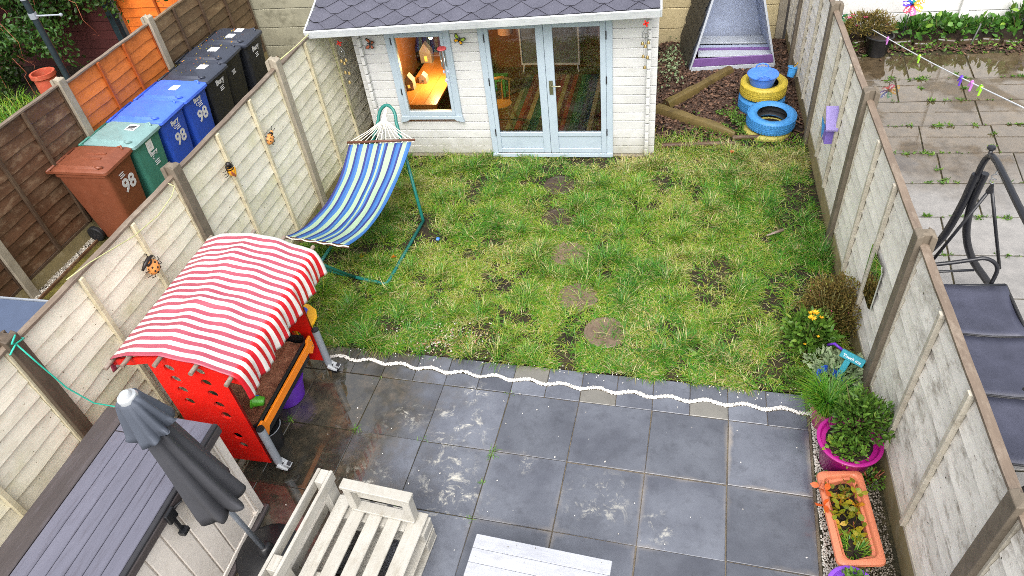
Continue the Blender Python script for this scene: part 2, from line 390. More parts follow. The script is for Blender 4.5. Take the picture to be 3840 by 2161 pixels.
def shingle():
    t = NT('felt_shingle'); p = t.pos(); q = t.pos(shift=False)
    n = t.noise(q, 5, 6); g = t.noise(p, 260, 2, .8); c = t.ramp(n, [(.3, S('3c3c47')), (.7, S('4d4d59'))])
    c = t.mix(t.step(g, .45, .7), c, S('6d6d7a')); c = t.hsv(c, v=t.math('ADD', t.math('MULTIPLY', t.rand(), .16), .92))
    t.bump(g, .35, .003); return t.fin(c, t.math('ADD', t.math('MULTIPLY', n, .3), .32))
M['shingle'] = shingle()
def slate(name, a, b, c, wet=1.):
    t = NT(name); p = t.pos(shift=False); o = t.pos()
    n1 = t.noise(o, 1.6, 8, .62); n2 = t.noise(o, 9, 9, .7); n3 = t.noise(p, 48, 4)
    col = t.mix(t.step(n1, .36, .66), a, b); col = t.mix(t.math('MULTIPLY', t.step(n2, .5, .72), .55), col, c)
    # darker green-brown over the paving by the storage box and the sand table
    x = t.sep(p)[0]; w = t.step(t.math('ADD', x, t.math('MULTIPLY', t.noise(p, 1.9, 7, .68), 2.6)), -.85, -1.7)
    green_brown = t.ramp(n2, [(.3, S('231f17')), (.5, S('393424')), (.68, S('5a4e3c'))])
    col = t.mix(t.math('MULTIPLY', w, .88), col, green_brown)
    # chalky scuffs
    y = t.sep(p)[1]
    def spot(cx, cy, r): 
        d = t.n('ShaderNodeVectorMath', operation='DISTANCE'); t.l(p, d.inputs[0]); d.inputs[1].default_value = (cx, cy, 0); return t.step(d.outputs['Value'], r, r*.25)
    m = None
    for cx, cy, r in ((-2.15, -.33, .34), (-2.1, .0, .18), (-2.05, -.95, .36), (-2.15, -.75, .3), (-.95, -.85, .3), (-.2, -1.55, .25), (-2.75, -1.0, .3), (-.5, -1.0, .15), (-1.55, -.6, .12), (-2.65, -.3, .2)):
        s = spot(cx, cy, r); m = s if m is None else t.math('MAXIMUM', m, s)
    scuff = t.math('MULTIPLY', m, t.step(t.noise(p, 7, 9, .78, .5), .53, .66)); col = t.mix(scuff, col, S('c4c1b4'))
    fleck = t.math('MULTIPLY', t.step(t.noise(p, 30, 1, .4), .80, .83), 1.); col = t.mix(fleck, col, S('cfcdc4'))
    # sandy jointing compound smeared over the slab edges on the open side of the patio
    u = t.math('ADD', t.math('MULTIPLY', x, math.cos(-.0364)/.6), t.math('MULTIPLY', y, math.sin(-.0364)/.6)); v = t.math('ADD', t.math('MULTIPLY', y, math.cos(-.0364)/.5953), t.math('MULTIPLY', x, -math.sin(-.0364)/.5953))
    du = t.math('ABSOLUTE', t.math('SUBTRACT', t.math('FRACT', u), .5)); dv = t.math('ABSOLUTE', t.math('SUBTRACT', t.math('FRACT', v), .5)); e = t.math('MAXIMUM', du, dv)
    sm = t.step(t.math('ADD', e, t.math('MULTIPLY', t.noise(p, 2.3, 7, .65), .2)), .55, .60)
    sm = t.math('MULTIPLY', sm, t.step(t.math('ADD', x, t.math('MULTIPLY', t.noise(p, 1.2, 3), 1.2)), -1.5, -.9)); sm = t.math('MULTIPLY', sm, t.math('MULTIPLY', t.step(y, .02, -.08), t.step(t.noise(p, 1.05, 5, .6), .46, .62)))
    col = t.mix(t.math('MULTIPLY', sm, .75), col, S('8a8278'))
    col = t.hsv(col, v=t.math('ADD', t.math('MULTIPLY', t.rand(), .40), .80))
    pud = t.step(t.noise(p, 1.15, 5, .6), .46, .52)
    pud = t.math('MULTIPLY', pud, t.math('ADD', t.math('MULTIPLY', w, .9), .1))
    rough = t.mix(pud, t.math('ADD', t.math('MULTIPLY', n2, .30), .02), (.025, .025, .025, 1))
    h = t.math('ADD', t.math('MULTIPLY', n1, .7), t.math('MULTIPLY', n3, .25)); h = t.math('MULTIPLY', h, t.math('SUBTRACT', 1., pud))
    b = t.bump(h, .38, .008); m = t.fin(col, rough, 0, .9)
    t.l(t.math('MULTIPLY', pud, .9), t.b.inputs['Coat Weight']); t.b.inputs['Coat IOR'].default_value = 1.75; t.b.inputs['Coat Roughness'].default_value = .02
    return m
M['slate'] = slate('wet_slate', S('4b4e57'), S('666a73'), S('3a3c43'))
M['slate_tan'] = slate('wet_tan_slate', S('67655f'), S('7b7870'), S('54524c'))
def flag():
    t = NT('wet_flagstone'); p = t.pos(shift=False); o = t.pos()
    n1 = t.noise(p, 1.3, 8, .62); n2 = t.noise(o, 8, 9, .7); y = t.sep(p)[1]
    dry = t.ramp(n2, [(.3, S('7a7875')), (.7, S('93908c'))]); wet = t.ramp(n2, [(.3, S('3a3124')), (.7, S('5f513d'))])
    f = t.step(t.math('ADD', y, t.math('MULTIPLY', n1, 2.0)), 4.1, 5.1)
    c = t.mix(f, dry, wet); c = t.hsv(c, v=t.math('ADD', t.math('MULTIPLY', t.rand(), .16), .92))
    pud = t.math('MULTIPLY', t.step(t.noise(p, 1.0, 4, .55), .45, .50), f)
    t.bump(t.math('MULTIPLY', t.noise(p, 40, 5), t.math('SUBTRACT', 1., pud)), .25, .004)
    m = t.fin(c, t.mix(pud, t.math('ADD', t.math('MULTIPLY', n2, .3), .16), (.03, .03, .03, 1)), 0, .8)
    t.l(t.math('MULTIPLY', pud, .9), t.b.inputs['Coat Weight']); t.b.inputs['Coat IOR'].default_value = 1.75; t.b.inputs['Coat Roughness'].default_value = .02
    return m
M['flag'] = flag()
def soil(name, a, b, c, rough=.8, sc=30):
    t = NT(name); p = t.pos(shift=False); n = t.noise(p, sc, 9, .75); n1 = t.noise(p, 3, 6)
    col = t.ramp(n, [(.3, a), (.55, b), (.75, c)]); col = t.mix(t.step(n1, .4, .65), col, K(a, .8))
    t.bump(n, .8, .02); return t.fin(col, rough, 0, .4)
M['soil'] = soil('damp_soil', S('1d150e'), S('33271a'), S('4d3d28'))
M['joint'] = soil('jointing_sand', S('6b5f4c'), S('857763'), S('998b74'), .7, 60)
M['moss_joint'] = soil('mossy_joint', S('2b2a1c'), S('474027'), S('7b6c53'), .7, 26)
def patio_joint():
    t = NT('patio_joint'); p = t.pos(shift=False); x = t.sep(p)[0]; n = t.noise(p, 26, 9, .75)
    a = t.ramp(n, [(.3, S('2b2a1c')), (.55, S('474027')), (.75, S('7b6c53'))]); c = t.ramp(n, [(.3, S('4f473b')), (.55, S('6e6454')), (.75, S('8a7e6b'))])
    t.bump(n, .6, .01); return t.fin(t.mix(t.step(t.math('ADD', x, t.math('MULTIPLY', t.noise(p, 1.6, 5), 1.4)), -1.4, -.4), a, c), .7)
M['patio_joint'] = patio_joint()
M['mossy'] = soil('mossy_concrete', S('3d3915'), S('6b6226'), S('7d7446'), .75, 14)
M['bark_base'] = soil('bark_base', S('17100c'), S('281b14'), S('3a2a20'), .7)
M['sand'] = soil('damp_red_sand', S('83523e'), S('b07a5c'), S('c99473'), .85, 22)
def attmat(name, stops, rough=.6, spec=.4):
    t = NT(name); c = t.ramp(t.attr('tint'), stops); n = t.noise(t.pos(shift=False), 90, 3); c = t.mix(.25, c, t.ramp(n, [(.3, K(stops[0][1], .7)), (.7, stops[-1][1])]))
    return t.fin(c, rough, 0, spec)
M['pebble'] = attmat('white_pebble', [(0, S('a9a49a')), (.5, S('d9d6cf')), (1, S('efece6'))], .55)
M['pebble_dirty'] = attmat('dirty_pebble', [(0, S('5b5142')), (.45, S('a59b8a')), (1, S('dcd7cc'))], .55)
M['bark'] = attmat('bark_chip', [(0, S('1e1410')), (.5, S('3f2c22')), (.85, S('664a39')), (1, S('8a6a55'))], .6)
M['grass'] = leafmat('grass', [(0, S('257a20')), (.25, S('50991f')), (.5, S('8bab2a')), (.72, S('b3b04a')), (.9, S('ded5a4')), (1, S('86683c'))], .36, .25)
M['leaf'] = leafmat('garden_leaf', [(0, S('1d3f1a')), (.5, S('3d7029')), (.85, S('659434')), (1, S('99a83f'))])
M['leaf_dark'] = leafmat('ivy_leaf', [(0, S('14301c')), (.5, S('2a5a2c')), (.8, S('4c8433')), (1, S('86a83c'))], .35)
M['leaf_grey'] = leafmat('furry_leaf', [(0, S('5d7a4f')), (.6, S('8aa377')), (1, S('b3c098'))], .7)
M['leaf_brown'] = leafmat('brown_seed_heads', [(0, S('2c3a1a')), (.4, S('5a4a24')), (.8, S('7c5a30')), (1, S('8f9440'))], .7)
M['leaf_straw'] = leafmat('strawberry_leaf', [(0, S('2f6a1e')), (.4, S('6f9a26')), (.75, S('c2b32e')), (.9, S('d9962a')), (1, S('e4602a'))], .45)
M['petal'] = leafmat('yellow_petal', [(0, S('eeb51c')), (1, S('f7cf3a'))], .5, .2)
M['pink_petal'] = leafmat('pink_petal', [(0, S('d8487c')), (1, S('ef7ca2'))], .5, .2)
M['stem'] = plain('plant_stem', S('5c5a2e'), .6); M['red_stem'] = plain('reddish_stem', S('96523a'), .6)
def P(name, h, rough=.38, **k): M[name] = plain(name, S(h), rough, **k)
P('bin_brown', '7d4630', .42, dirt=S('9c6c56'), dirt_amt=.3); P('bin_green', '3f8172', .42, dirt=S('6a9a8e'), dirt_amt=.25); P('lid_green', '789897', .35)
P('bin_blue', '2b55c8', .42, var=.14, dirt=S('3f66c4'), dirt_amt=.5); P('lid_blue', '4a70e2', .35); P('bin_black', '22252d', .42, var=.2, dirt=S('3c3f47'), dirt_amt=.5); P('lid_black', '3a3f4b', .3)
P('white_print', 'dfe1e5', .5, var=.06, scale=30, dirt=S('9a9da4'), dirt_amt=.5); P('sticker', 'eef0f0', .4, var=.03); P('tyre_black', '18191c', .6)
P('red_board', 'da1d14', .3, var=.10, dirt=S('a81a12'), dirt_amt=.6); P('orange_plastic', 'f7891a', .35, var=.05); P('grey_tube', '8f959d', .4, var=.08, dirt=S('6d737b'))
P('caster_grey', 'a9adb0', .35); P('black_plastic', '191a1d', .35); P('purple', '6a33b8', .35); P('yellow_plastic', 'f4b61c', .35, var=.05); P('lime', '58b02f', .35)
P('blue_plastic', '2448c4', .35); P('tyre_blue', '3a80bc', .5, dirt=S('28506e'), dirt_amt=.6, var=.1, bump=.3); P('tyre_yellow', 'b7a236', .55, dirt=S('80722a'), dirt_amt=.7, var=.12, bump=.3)
P('tyre_dull', 'a39a4e', .6, dirt=S('6f6a35'), dirt_amt=.6); P('trug', '4a80e0', .35); P('cup_blue', '4aa0e6', .35); P('magenta', 'a01879', .3, var=.06); P('pink_pot', 'b24a78', .35)
P('salmon', 'cc7a5a', .4, var=.07, dirt=S('c46a4a')); P('purple_pot', '8a4fd0', .35); P('teal_metal', '1d6f66', .35, dirt=S('174c48')); P('sign_teal', '2b8fa0', .45)
P('box_lid', '646471', .2, var=.1, dirt=S('3a3236'), dirt_amt=.55, scale=2, stretch=(7, .8, 7), bscale=120, spec=.6); P('box_rim', '4b4545', .26, var=.2, stretch=(7, .8, 7), scale=2, dirt=S('6d6870'), dirt_amt=.6); P('box_body', 'e6ded4', .5, var=.05, dirt=S('a99f90'), dirt_amt=.4)
P('alu', 'a3acb8', .3, metal=.3); P('rope', 'e6e0d2', .8); P('bar_brown', '5e3a2c', .5); P('steel', '9a9c9e', .3, metal=.8); P('bronze', '8d7a4c', .35, metal=.6)
P('lilac', '9486c2', .6, dirt=S('7d6ab5')); P('violet', '7a66b8', .6); P('den_blue', 'a9b3c8', .6, var=.12, dirt=S('6e6f80'), dirt_amt=.55); P('den_white', 'b4bac2', .6, dirt=S('aab0b4')); P('den_purple', '755590', .5, dirt=S('6a4290'))
P('terracotta', 'a8472f', .7, dirt=S('c2906e'), dirt_amt=.5); P('maroon', '4a1e1c', .7, dirt=S('2c1413'), dirt_amt=.6); P('pole_black', '1c2a30', .5, dirt=S('40545c'))
P('twine_yellow', 'b9bb86', .7); P('twine_teal', '2fb59c', .7); P('line_grey', 'c9ccd0', .6); P('lamp_peach', 'd9a98a', .6); P('paper', '8f857e', .6); P('grey_board', '6b6d70', .6)
P('chair_wood', 'd09a4a', .45); P('stool_green', '3f8f3a', .5); P('handle_brass', '8d8a72', .3, metal=.7); P('lady_orange', 'e59a52', .4); P('bee_yellow', 'eaa51c', .4); P('bug_black', '1d1715', .4)
P('chime_red', '9a3a3a', .5); P('red_star', 'c8281e', .4); P('crystal', 'a9b6c6', .15); P('peg_pink', 'c97fd0', .35); P('peg_lime', '9fdc3a', .35); P('peg_violet', '6a3fc0', .35)
P('wing_orange', 'a8593a', .5); P('wing_green', '8fa832', .5); P('dog_grey', '4a4f5a', .8, bump=.8, bscale=25); P('grey_bird', 'd5d8da', .5)
M['cap_wood_end'] = wood('dowel_wood', S('8d7d70'), S('6c5a4c'), .6, 1, S('cfc9c0'), .5, .6, .06)
M['white_bench'] = wood('white_washed_pallet', S('b8b6af'), S('a6a297'), .55, 1, S('857c6a'), .55, .6, .05, None, None, True)
M['white_table'] = wood('white_table_boards', S('aeb1b9'), S('9da0a8'), .5, 0, S('8c8c8a'), .6, .7, .03, S('6a665c'), None, True)
M['log'] = wood('mossy_log', S('74643a'), S('4d3f24'), .5, 0, S('322818'), .6, .7, .05, None, S('5f5728'), True)
M['log_end'] = wood('log_end', S('4f3d22'), S('3a2c1a'), .6, 0, None, 0, .6)
M['edging'] = wood('brown_edging_pole', S('553f2d'), S('3d2c20'), .55, 0, S('8d7a62'), .4, .6, .05, None, None, True)
M['stone_dark'] = plain('dark_stepping_stone', S('41352a'), .45, var=.25, scale=10, dirt=S('281f17'), dirt_amt=.8, bump=.5)
M['stone'] = plain('stepping_stone', S('6f5f4e'), .5, var=.25, scale=10, dirt=S('35291d'), dirt_amt=.8, bump=.5)
M['umb'] = plain('charcoal_canvas', S('3c3d42'), .75, var=.12, scale=4, bump=.2, bscale=300); M['umb_top'] = plain('slate_blue_canvas', S('464c57'), .75, var=.12, scale=4, bump=.2, bscale=300)
M['den_shingle'] = plain('dark_den_shingle', S('3c3a34'), .6, var=.3, scale=6, dirt=S('57513c'), bump=.5)
def seat_fabric():
    t = NT('grey_mesh_fabric'); n = t.noise(t.pos(), 5, 5); c = t.ramp(n, [(.3, S('343644')), (.7, S('454757'))]); t.bump(t.noise(t.pos(shift=False), 300, 2), .3, .002); return t.fin(c, .45)
M['seat_fabric'] = seat_fabric()
def stripes(name, axis, stops, scale, attr=None, rough=.7):
    """woven or printed stripes on the cloth's own coordinate, kept in the attribute 'tint'"""
    t = NT(name); a = t.attr('tint'); c = t.ramp(a, stops, 'CONSTANT')
    n = t.noise(t.pos(shift=False), 6, 5); c = t.hsv(c, v=t.math('ADD', t.math('MULTIPLY', n, .2), .9)); t.bump(t.noise(t.pos(shift=False), 200, 2), .2, .002)
    return t.fin(c, rough, 0, .4)

# ------------------------------------------------------------------ ground
def rot2(x, y, a): return x*math.cos(a)-y*math.sin(a), x*math.sin(a)+y*math.cos(a)
SA = -.0364
def sl(i, j): return rot2(i*.6, j*.5953, SA)            # slab grid: column i, row j
b = MB(); b.bx(-60, 60, -40, 60, -1.2, -.14); single('ground', b, M['soil'], kind='structure')
def edge_y(x): return .345-.0248*x
g = MB(); g.bx(-4.62, 1.2, -4.2, 7.05, -.5, -.035); single('garden_soil', g, M['soil'], kind='structure')
# lawn bed
b = MB(); nx, ny = 40, 30
b.grid(lambda u, v: (-4.6+5.66*u, edge_y(-4.6+5.66*u)+.004+(4.15-edge_y(-4.6+5.66*u))*v, -.012+.022*float(vnoise([5.66*u*3], [4*v*3], 1., 3)[0])), nx, ny)
M['thatch'] = soil('lawn_thatch', S('1e180e'), S('3b331e'), S('5f5432'), .85, 22); single('lawn_soil', b, M['thatch'], kind='structure', smooth=True)
# patio: joint bed plus one slab object each
b = MB(); b.prism([(-4.58, edge_y(-4.58)), (.6+.03, edge_y(.6)), (.6-.13, -4.1), (-4.58, -4.1)], -.03, -.010)
patio = single('patio', b, M['patio_joint'], kind='structure')
INV[patio.name] = Matrix.Translation(patio.location).inverted()
def slab(poly, m, z=0.):
    s = MB(); k = random.uniform(-.003, .003); n = len(poly)
    s.prism(poly, -.03, .0+k+z); return part('paving_slab', s, m, patio, bev=.003)
def rect(i0, j0, i1, j1, g=.0035):
    a = []
    for i, j, sx, sy in ((i0, j0, 1, 1), (i1, j0, -1, 1), (i1, j1, -1, -1), (i0, j1, 1, -1)):
        x, y = sl(i, j); a.append((x+sx*g+random.uniform(-.003, .003), y+sy*g+random.uniform(-.003, .003)))
    return a
for j in range(0, -6, -1):
    for i in range(-7, 1):
        i0 = max(i, -7.55) if i > -7 else -7.5
        slab(rect(i0 if i > -7 else -7.5, j-1, i+1, j), M['slate'])
# cut cobble-size setts either side of the white pebble wave
WX = [(-4.6, .30), (-3.551, .295), (-3.049, .276), (-2.447, .239), (-1.77, .219), (-1.073, .19), (-.414, .167), (.213, .16), (.62, .152)]
def wave_y(x):
    y = float(np.interp(x, [p[0] for p in WX], [p[1] for p in WX])); return y-.018*math.cos(2*math.pi*(x+.02)/.299)
k = 0
for i in range(-15, 2):
    x0, x1 = i*.3+.0025, (i+1)*.3-.0025
    lo0, lo1 = sl(i/2, 0), sl((i+1)/2, 0)
    xs = [x0+(x1-x0)*q/8 for q in range(9)]
    up = [(x, wave_y(x)+.018) for x in xs]; dn = [(x, wave_y(x)-.018) for x in xs]
    slab(up+[(x1, edge_y(x1)-.004), (x0, edge_y(x0)-.004)], M['slate_tan'] if i in (-6,) else M['slate'])
    slab([(x0, lo0[1]+.0035), (x1, lo1[1]+.0035)]+dn[::-1], M['slate_tan'] if i in (-4, -1) else M['slate'])
n = 5200; x = RNG.uniform(-3.6, .66, n); wy = np.array([wave_y(a) for a in x]); y = wy+np.clip(RNG.normal(size=n)*.009, -.015, .015)
sz = RNG.uniform(.0045, .009, (n, 1))*RNG.uniform(.7, 1.3, (n, 3)); P3 = np.stack([x, y, .002+RNG.random(n)*.006], 1)
npobj('wavy_pebble_line', chips(P3, sz, RNG.uniform(.35, 1, n)), M['pebble'], kind='stuff', label='wavy line of small white pebbles set across the dark patio')
# loose pebbles scattered on the paving and along its lawn edge
n = 520; x = RNG.uniform(-3.4, .6, n); y = np.where(RNG.random(n) < .45, .34-.025*x+RNG.normal(size=n)*.05, RNG.uniform(-1.9, .3, n)); keep = RNG.random(n) < np.where(y > .2, .55, .22)
x, y = x[keep], y[keep]; n = len(x)
npobj('loose_pebbles', chips(np.stack([x, y, np.full(n, .006)], 1), RNG.uniform(.004, .010, (n, 3)), RNG.uniform(.3, 1, n)), M['pebble'], kind='stuff')
# pebble strip along the paving's fence side
b = MB(); b.prism([(.6, edge_y(.6)+.1), (1.12, .5), (1.12, -4.1), (.44, -4.1)], -.03, -.012); single('gravel_bed', b, M['moss_joint'], kind='structure')
n = 9000; y = RNG.uniform(-2.4, .42, n); x0 = .625+.0364*y+.0; x1 = 1.03; u = RNG.random(n)**1.25; x = x0+(x1-x0)*u
sz = RNG.uniform(.005, .011, (n, 1))*RNG.uniform(.7, 1.3, (n, 3))
t = np.clip(1.05-u*1.1+RNG.normal(size=n)*.18, 0, 1)
npobj('pebble_strip', chips(np.stack([x, y, -.006+RNG.random(n)*.012], 1), sz, t), M['pebble_dirty'], kind='stuff', label='strip of dirty white pebbles between paving and fence')
# patch of orange and grey gravel in the lawn's edge
n = 420; x = -2.55+RNG.normal(size=n)*.24; y = .62+RNG.normal(size=n)*.11; k = y > edge_y(x)+.02; x, y = x[k], y[k]; n = len(x)
npobj('gravel_patch', chips(np.stack([x, y, np.full(n, .014)], 1), RNG.uniform(.006, .014, (n, 3)), RNG.random(n)), attmat('mixed_gravel', [(0, S('7a4a2a')), (.35, S('b0713f')), (.6, S('a39a8c')), (1, S('dcd8d0'))]), kind='stuff')
# ---- lawn grass: trampled, clumpy, with straw and bare soil
STONES = [(-1.834, 3.176, .19), (-1.735, 2.512, .21), (-1.558, 1.944, .19), (-1.377, 1.296, .2), (-1.067, .856, .195)]
BARE = [(-3.3, 2.3, .4), (-2.75, 2.45, .22), (-2.45, 2.1, .2), (-2.35, .75, .14), (-1.85, .95, .13), (-2.85, .8, .14), (.25, .5, .22), (-.6, .95, .12), (-3.75, 1.9, .3), (-2.1, 3.55, .2), (.0, 2.0, .1), (-1.9, 3.45, .3), (-2.6, 3.3, .18), (-1.2, 2.3, .12), (-2.0, 1.6, .16), (-.5, 2.6, .14), (.55, 2.9, .16), (-.1, 1.35, .14), (-3.0, 1.4, .16), (.45, 1.7, .16), (-.75, .72, .14), (-3.1, .62, .14)]
def lawn(n, straw, seed, flat):
    r = np.random.default_rng(seed); x = r.uniform(-4.5, 1.0, n); y = r.uniform(.3, 4.12, n)
    lim = np.where(x < -.82, 3.72+.031*(x+4.26), 4.1)
    rx = 1.0-.0152*(y-.37)
    d = vnoise(x, y, 4.3, 5)*.6+vnoise(x, y, 11, 6)*.4; dens = np.clip((d-.29)*3.3, .06, 1)
    for cx, cy, rr in BARE: dens *= np.clip(((x-cx)**2+(y-cy)**2)/rr**2*.9+.12, 0, 1)
    k = (y > edge_y(x)-.02+.03*vnoise(x, y, 9, 8)) & (y < lim-.01) & (x < rx) & (r.random(n) < dens)
    for cx, cy, rr in STONES: k &= (((x-cx)**2+(y-cy)**2) > (rr*(.93+.1*r.random(n)))**2) | (r.random(n) < .09)
    x, y = x[k], y[k]; n = len(x); h = vnoise(x, y, 6, 9); tuft = np.clip((vnoise(x, y, 7.5, 21)-.55)*3, 0, 1)
    az = vnoise(x, y, 4.5, 13)*14+r.normal(size=n)*1.5
    L = r.uniform(.03, .105, n)*(.6+.9*h)*(1+.9*tuft); W = r.uniform(.0025, .0075, n)
    lean = np.clip(r.normal(1.28 if not flat else 1.48, .26, n)-.55*tuft, .15, 1.56)
    yel = vnoise(x, y, 1.7, 31)*.5+vnoise(x, y, 5, 33)*.35
    t = np.clip(.08+yel*.66+r.normal(size=n)*.22-.16*tuft, 0, .9)
    cold = vnoise(x, y, 1.3, 77) > .68; t = np.where(cold & (r.random(n) < .75), np.clip(t-.32, 0, 1), t)
    for cx, cy, rr in ((-1.4, 2.75, .38), (-2.4, 2.2, .34), (.2, 3.55, .3), (-1.15, 1.9, .25), (-2.75, .75, .25), (.75, 2.1, .35), (-.2, .62, .15), (-3.3, .7, .3)):
        g = np.exp(-((x-cx)**2+(y-cy)**2)/(rr*rr)*1.5); t = np.where(r.random(n) < g*.85, r.uniform(0, .22, n), t); L = L*(1+.35*g)
    bk = np.clip((y-3.3)/.4, 0, 1)*(x > -1.2)+np.clip((y-3.45)/.3, 0, 1)*(x < -.8)*.6
    pale = np.clip((vnoise(x, y, 2.6, 91)-.55)*2.2, 0, .45); t = np.where(r.random(n) < straw+bk*.4+pale*.5, r.uniform(.66, 1, n), t)
    z = .006+.004*r.random(n)
    return blades(np.stack([x, y, z], 1), L, W, lean, az, t, .55)
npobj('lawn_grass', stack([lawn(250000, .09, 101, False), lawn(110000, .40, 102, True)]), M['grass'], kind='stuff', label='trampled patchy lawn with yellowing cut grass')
# stepping stones with pressed leaf relief
for i, (x, y, r) in enumerate(STONES):
    b = MB(); prof = [(r, -.02), (r, .012), (r*.97, .018), (r*.86, .019), (r*.84, .015), (r*.3, .016), (0, .016)]
    b.lathe(prof, (x, y, 0), 28)
    for q in range(9):
        a = 6.283*q/9+i; b.box((x+math.cos(a)*r*.5, y+math.sin(a)*r*.5, .017), (r*.42, .016, .006), a+.5)
    single('stepping_stone', b, M['stone_dark'] if i < 2 else M['stone'], ['darkened round stepping stone half under grass before the cabin doors', 'darkest round stepping stone, with raised bars, second from the cabin doors', 'stepping stone half hidden by grass cuttings, middle of the five', 'round brown stepping stone in the lawn, second from the patio', 'clean round stepping stone in the lawn closest to the patio'][i], 'stepping stone', 'round stepping stones across the lawn')
# ------------------------------------------------------------------ fences
def board_mesh(L, H, seed, wave=.0065, t0=.002, t1=.021):
    """one lapped fence board, lower edge wavy and proud; origin at its lower back corner, along +y"""
    r = random.Random(seed); n = 11; vs = []; fs = []
    ph = r.uniform(0, 6); f = r.uniform(2.5, 5)
    for i in range(n+1):
        y = L*i/n; w = wave*(math.sin(f*y+ph)+.5*math.sin(2.7*f*y+2*ph))+r.uniform(-.004, .004)
        vs += [(0, y, H), (t0, y, H), (t1, y, w), (0, y, w)]
    for i in range(n):
        a = i*4; c = a+4
        fs += [(a, a+1, c+1, c), (a+1, a+2, c+2, c+1), (a+2, a+3, c+3, c+2)]
    fs += [(0, 3, 2, 1), (n*4, n*4+1, n*4+2, n*4+3)]
    me = bpy.data.meshes.new('board'); me.from_pydata(vs, [], fs); me.update(); return me
BOARDS = {}
def get_board(L, H, mat, seed):
    k = (round(L, 2), round(H, 3), mat.name, seed % 5)
    if k not in BOARDS: BOARDS[k] = board_mesh(L, H, hash(k[:2])+k[3]*7+3); BOARDS[k].materials.append(mat)
    return BOARDS[k]
def post_mesh(h, z0=-.1, w=.105, d=.125, seed=0):
    """slotted concrete post: H plan, worn sloping top"""
    s = .022; q = .022; X, Y = d/2, w/2
    poly = [(-X, -Y), (-s, -Y), (-s, -Y+q), (s, -Y+q), (s, -Y), (X, -Y), (X, Y), (s, Y), (s, Y-q), (-s, Y-q), (-s, Y), (-X, Y)]
    b = MB(); n = len(poly); r = random.Random(seed)
    top = [h+r.uniform(-.006, .006)-.02*(abs(x)/X)**2 for x, y in poly]
    vs = [(x, y, z0) for x, y in poly]+[(x*.985, y*.985, t) for (x, y), t in zip(poly, top)]
    b.add(vs, [(i, (i+1) % n, n+(i+1) % n, n+i) for i in range(n)]+[tuple(range(n, 2*n))]); return b
def fence(name, label, loc, rotz, posts, panels, ph, group=None, post_mat='concrete'):
    """posts: local y list; panels: dicts y0,y1,z0,z1,mats,(battens),(gb)"""
    root = thing(name, label, 'fence', loc, rotz, group, local=True)
    for k, y in enumerate(posts):
        hh = ph[k] if isinstance(ph, list) else ph
        o = part('fence_post', post_mesh(hh, seed=k), M[post_mat[k] if isinstance(post_mat, list) else post_mat], root, bev=.006); o.location = (0, y, 0)
    for q, p in enumerate(panels):
        y0, y1, z0, z1 = p['y0']+.03, p['y1']-.03, p['z0'], p['z1']; mb, mt, mc = p['mats']; L = y1-y0
        b = MB()
        b.bx(-.018, .024, y0, y0+.04, z0, z1-.02); b.bx(-.018, .024, y1-.04, y1, z0, z1-.02)
        b.bx(-.018, .022, y0+.041, y1-.041, z0, z0+.035)
        pan = part('fence_panel', b, M[mt], root, bev=.003)
        b = MB(); n = 9; vs = []; 
        for i in range(n+1):
            y = y0+L*i/n; s = .003*math.sin(i*2.1+q)
            vs += [(-.022, y, z1+s), (.032, y, z1+s), (.032, y, z1-.019+s), (-.022, y, z1-.019+s)]
        fs = [(0, 3, 2, 1), (n*4, n*4+1, n*4+2, n*4+3)]
        for i in range(n):
            for e in range(4): fs.append((i*4+e, i*4+(e+1) % 4, i*4+4+(e+1) % 4, i*4+4+e))
        b.add(vs, fs); part('top_rail', b, M[mc], pan)
        pitch = p.get('pitch', .125); H = pitch+.022; n = int((z1-z0-.06)/pitch)
        pitch = (z1-z0-.078)/n; H = pitch+.02
        for i in range(n):
            me = get_board(L-.086, H, M[mb], i*3+q)
            inst(me, 'board', pan, (-.004, y0+.043, z0+.037+i*pitch), (0, 0, 0))
        for yb in p.get('battens', (L/3, 2*L/3)):
            b = MB(); b.bx(.014, .048, y0+yb-.019, y0+yb+.019, z0+.03, z1-.021); part('batten', b, M[mt], pan, bev=.003)
        if p.get('gb'):
            b = MB(); b.bx(-.02, .02, p['y0']+.025, p['y1']-.025, p['gb'][0], p['gb'][1]); part('gravel_board', b, M['gravelboard'], root, bev=.005)
    return root
LX, LY, LS = -4.583, .6108, 1.9311
CR = ('cream', 'cream_trim', 'cap_wood')
lf = fence('lapped_fence', 'cream painted lapped fence with slotted concrete posts, between bins and hammock', (LX, 0, 0), 0,
      [LY+k*LS for k in (-2, -1, 0, 1, 2)], [dict(y0=LY+k*LS, y1=LY+(k+1)*LS, z0=.14, z1=1.79-.01*(k % 2), mats=CR, gb=(-.2, .14)) for k in (-2, -1, 0, 1)]+
      [dict(y0=LY+2*LS, y1=6.85, z0=.14, z1=1.78, mats=CR, gb=(-.2, .14))], [1.84, 1.86, 1.87, 1.89, 1.86], post_mat=['dark_post', 'dark_post', 'concrete', 'concrete_pale', 'concrete_pale'])
RX, RY, RS = 1.0644, .3665, 1.9246
WF = ('white_fence', 'white_trim', 'cap_wood')
RA = math.atan(.0293/1.9246)
def ryl(k): return -(RS*k)
rf = fence('lapped_fence', 'weathered white lapped fence with mossy concrete bases, carrying mirror and nest box', (RX, RY, 0), math.pi+RA,
      [ryl(k) for k in (-1, 0, 1, 2, 3)], [dict(y0=ryl(k+1), y1=ryl(k), z0=.20, z1=1.60, mats=WF, gb=(-.2, .2), battens=(.62, 1.22)) for k in (-2, -1, 0, 1, 2)]+
      [dict(y0=-6.72, y1=ryl(3), z0=.2, z1=1.6, mats=WF, gb=(-.2, .2), battens=(.5,))], [1.67, 1.68, 1.69, 1.68, 1.66])
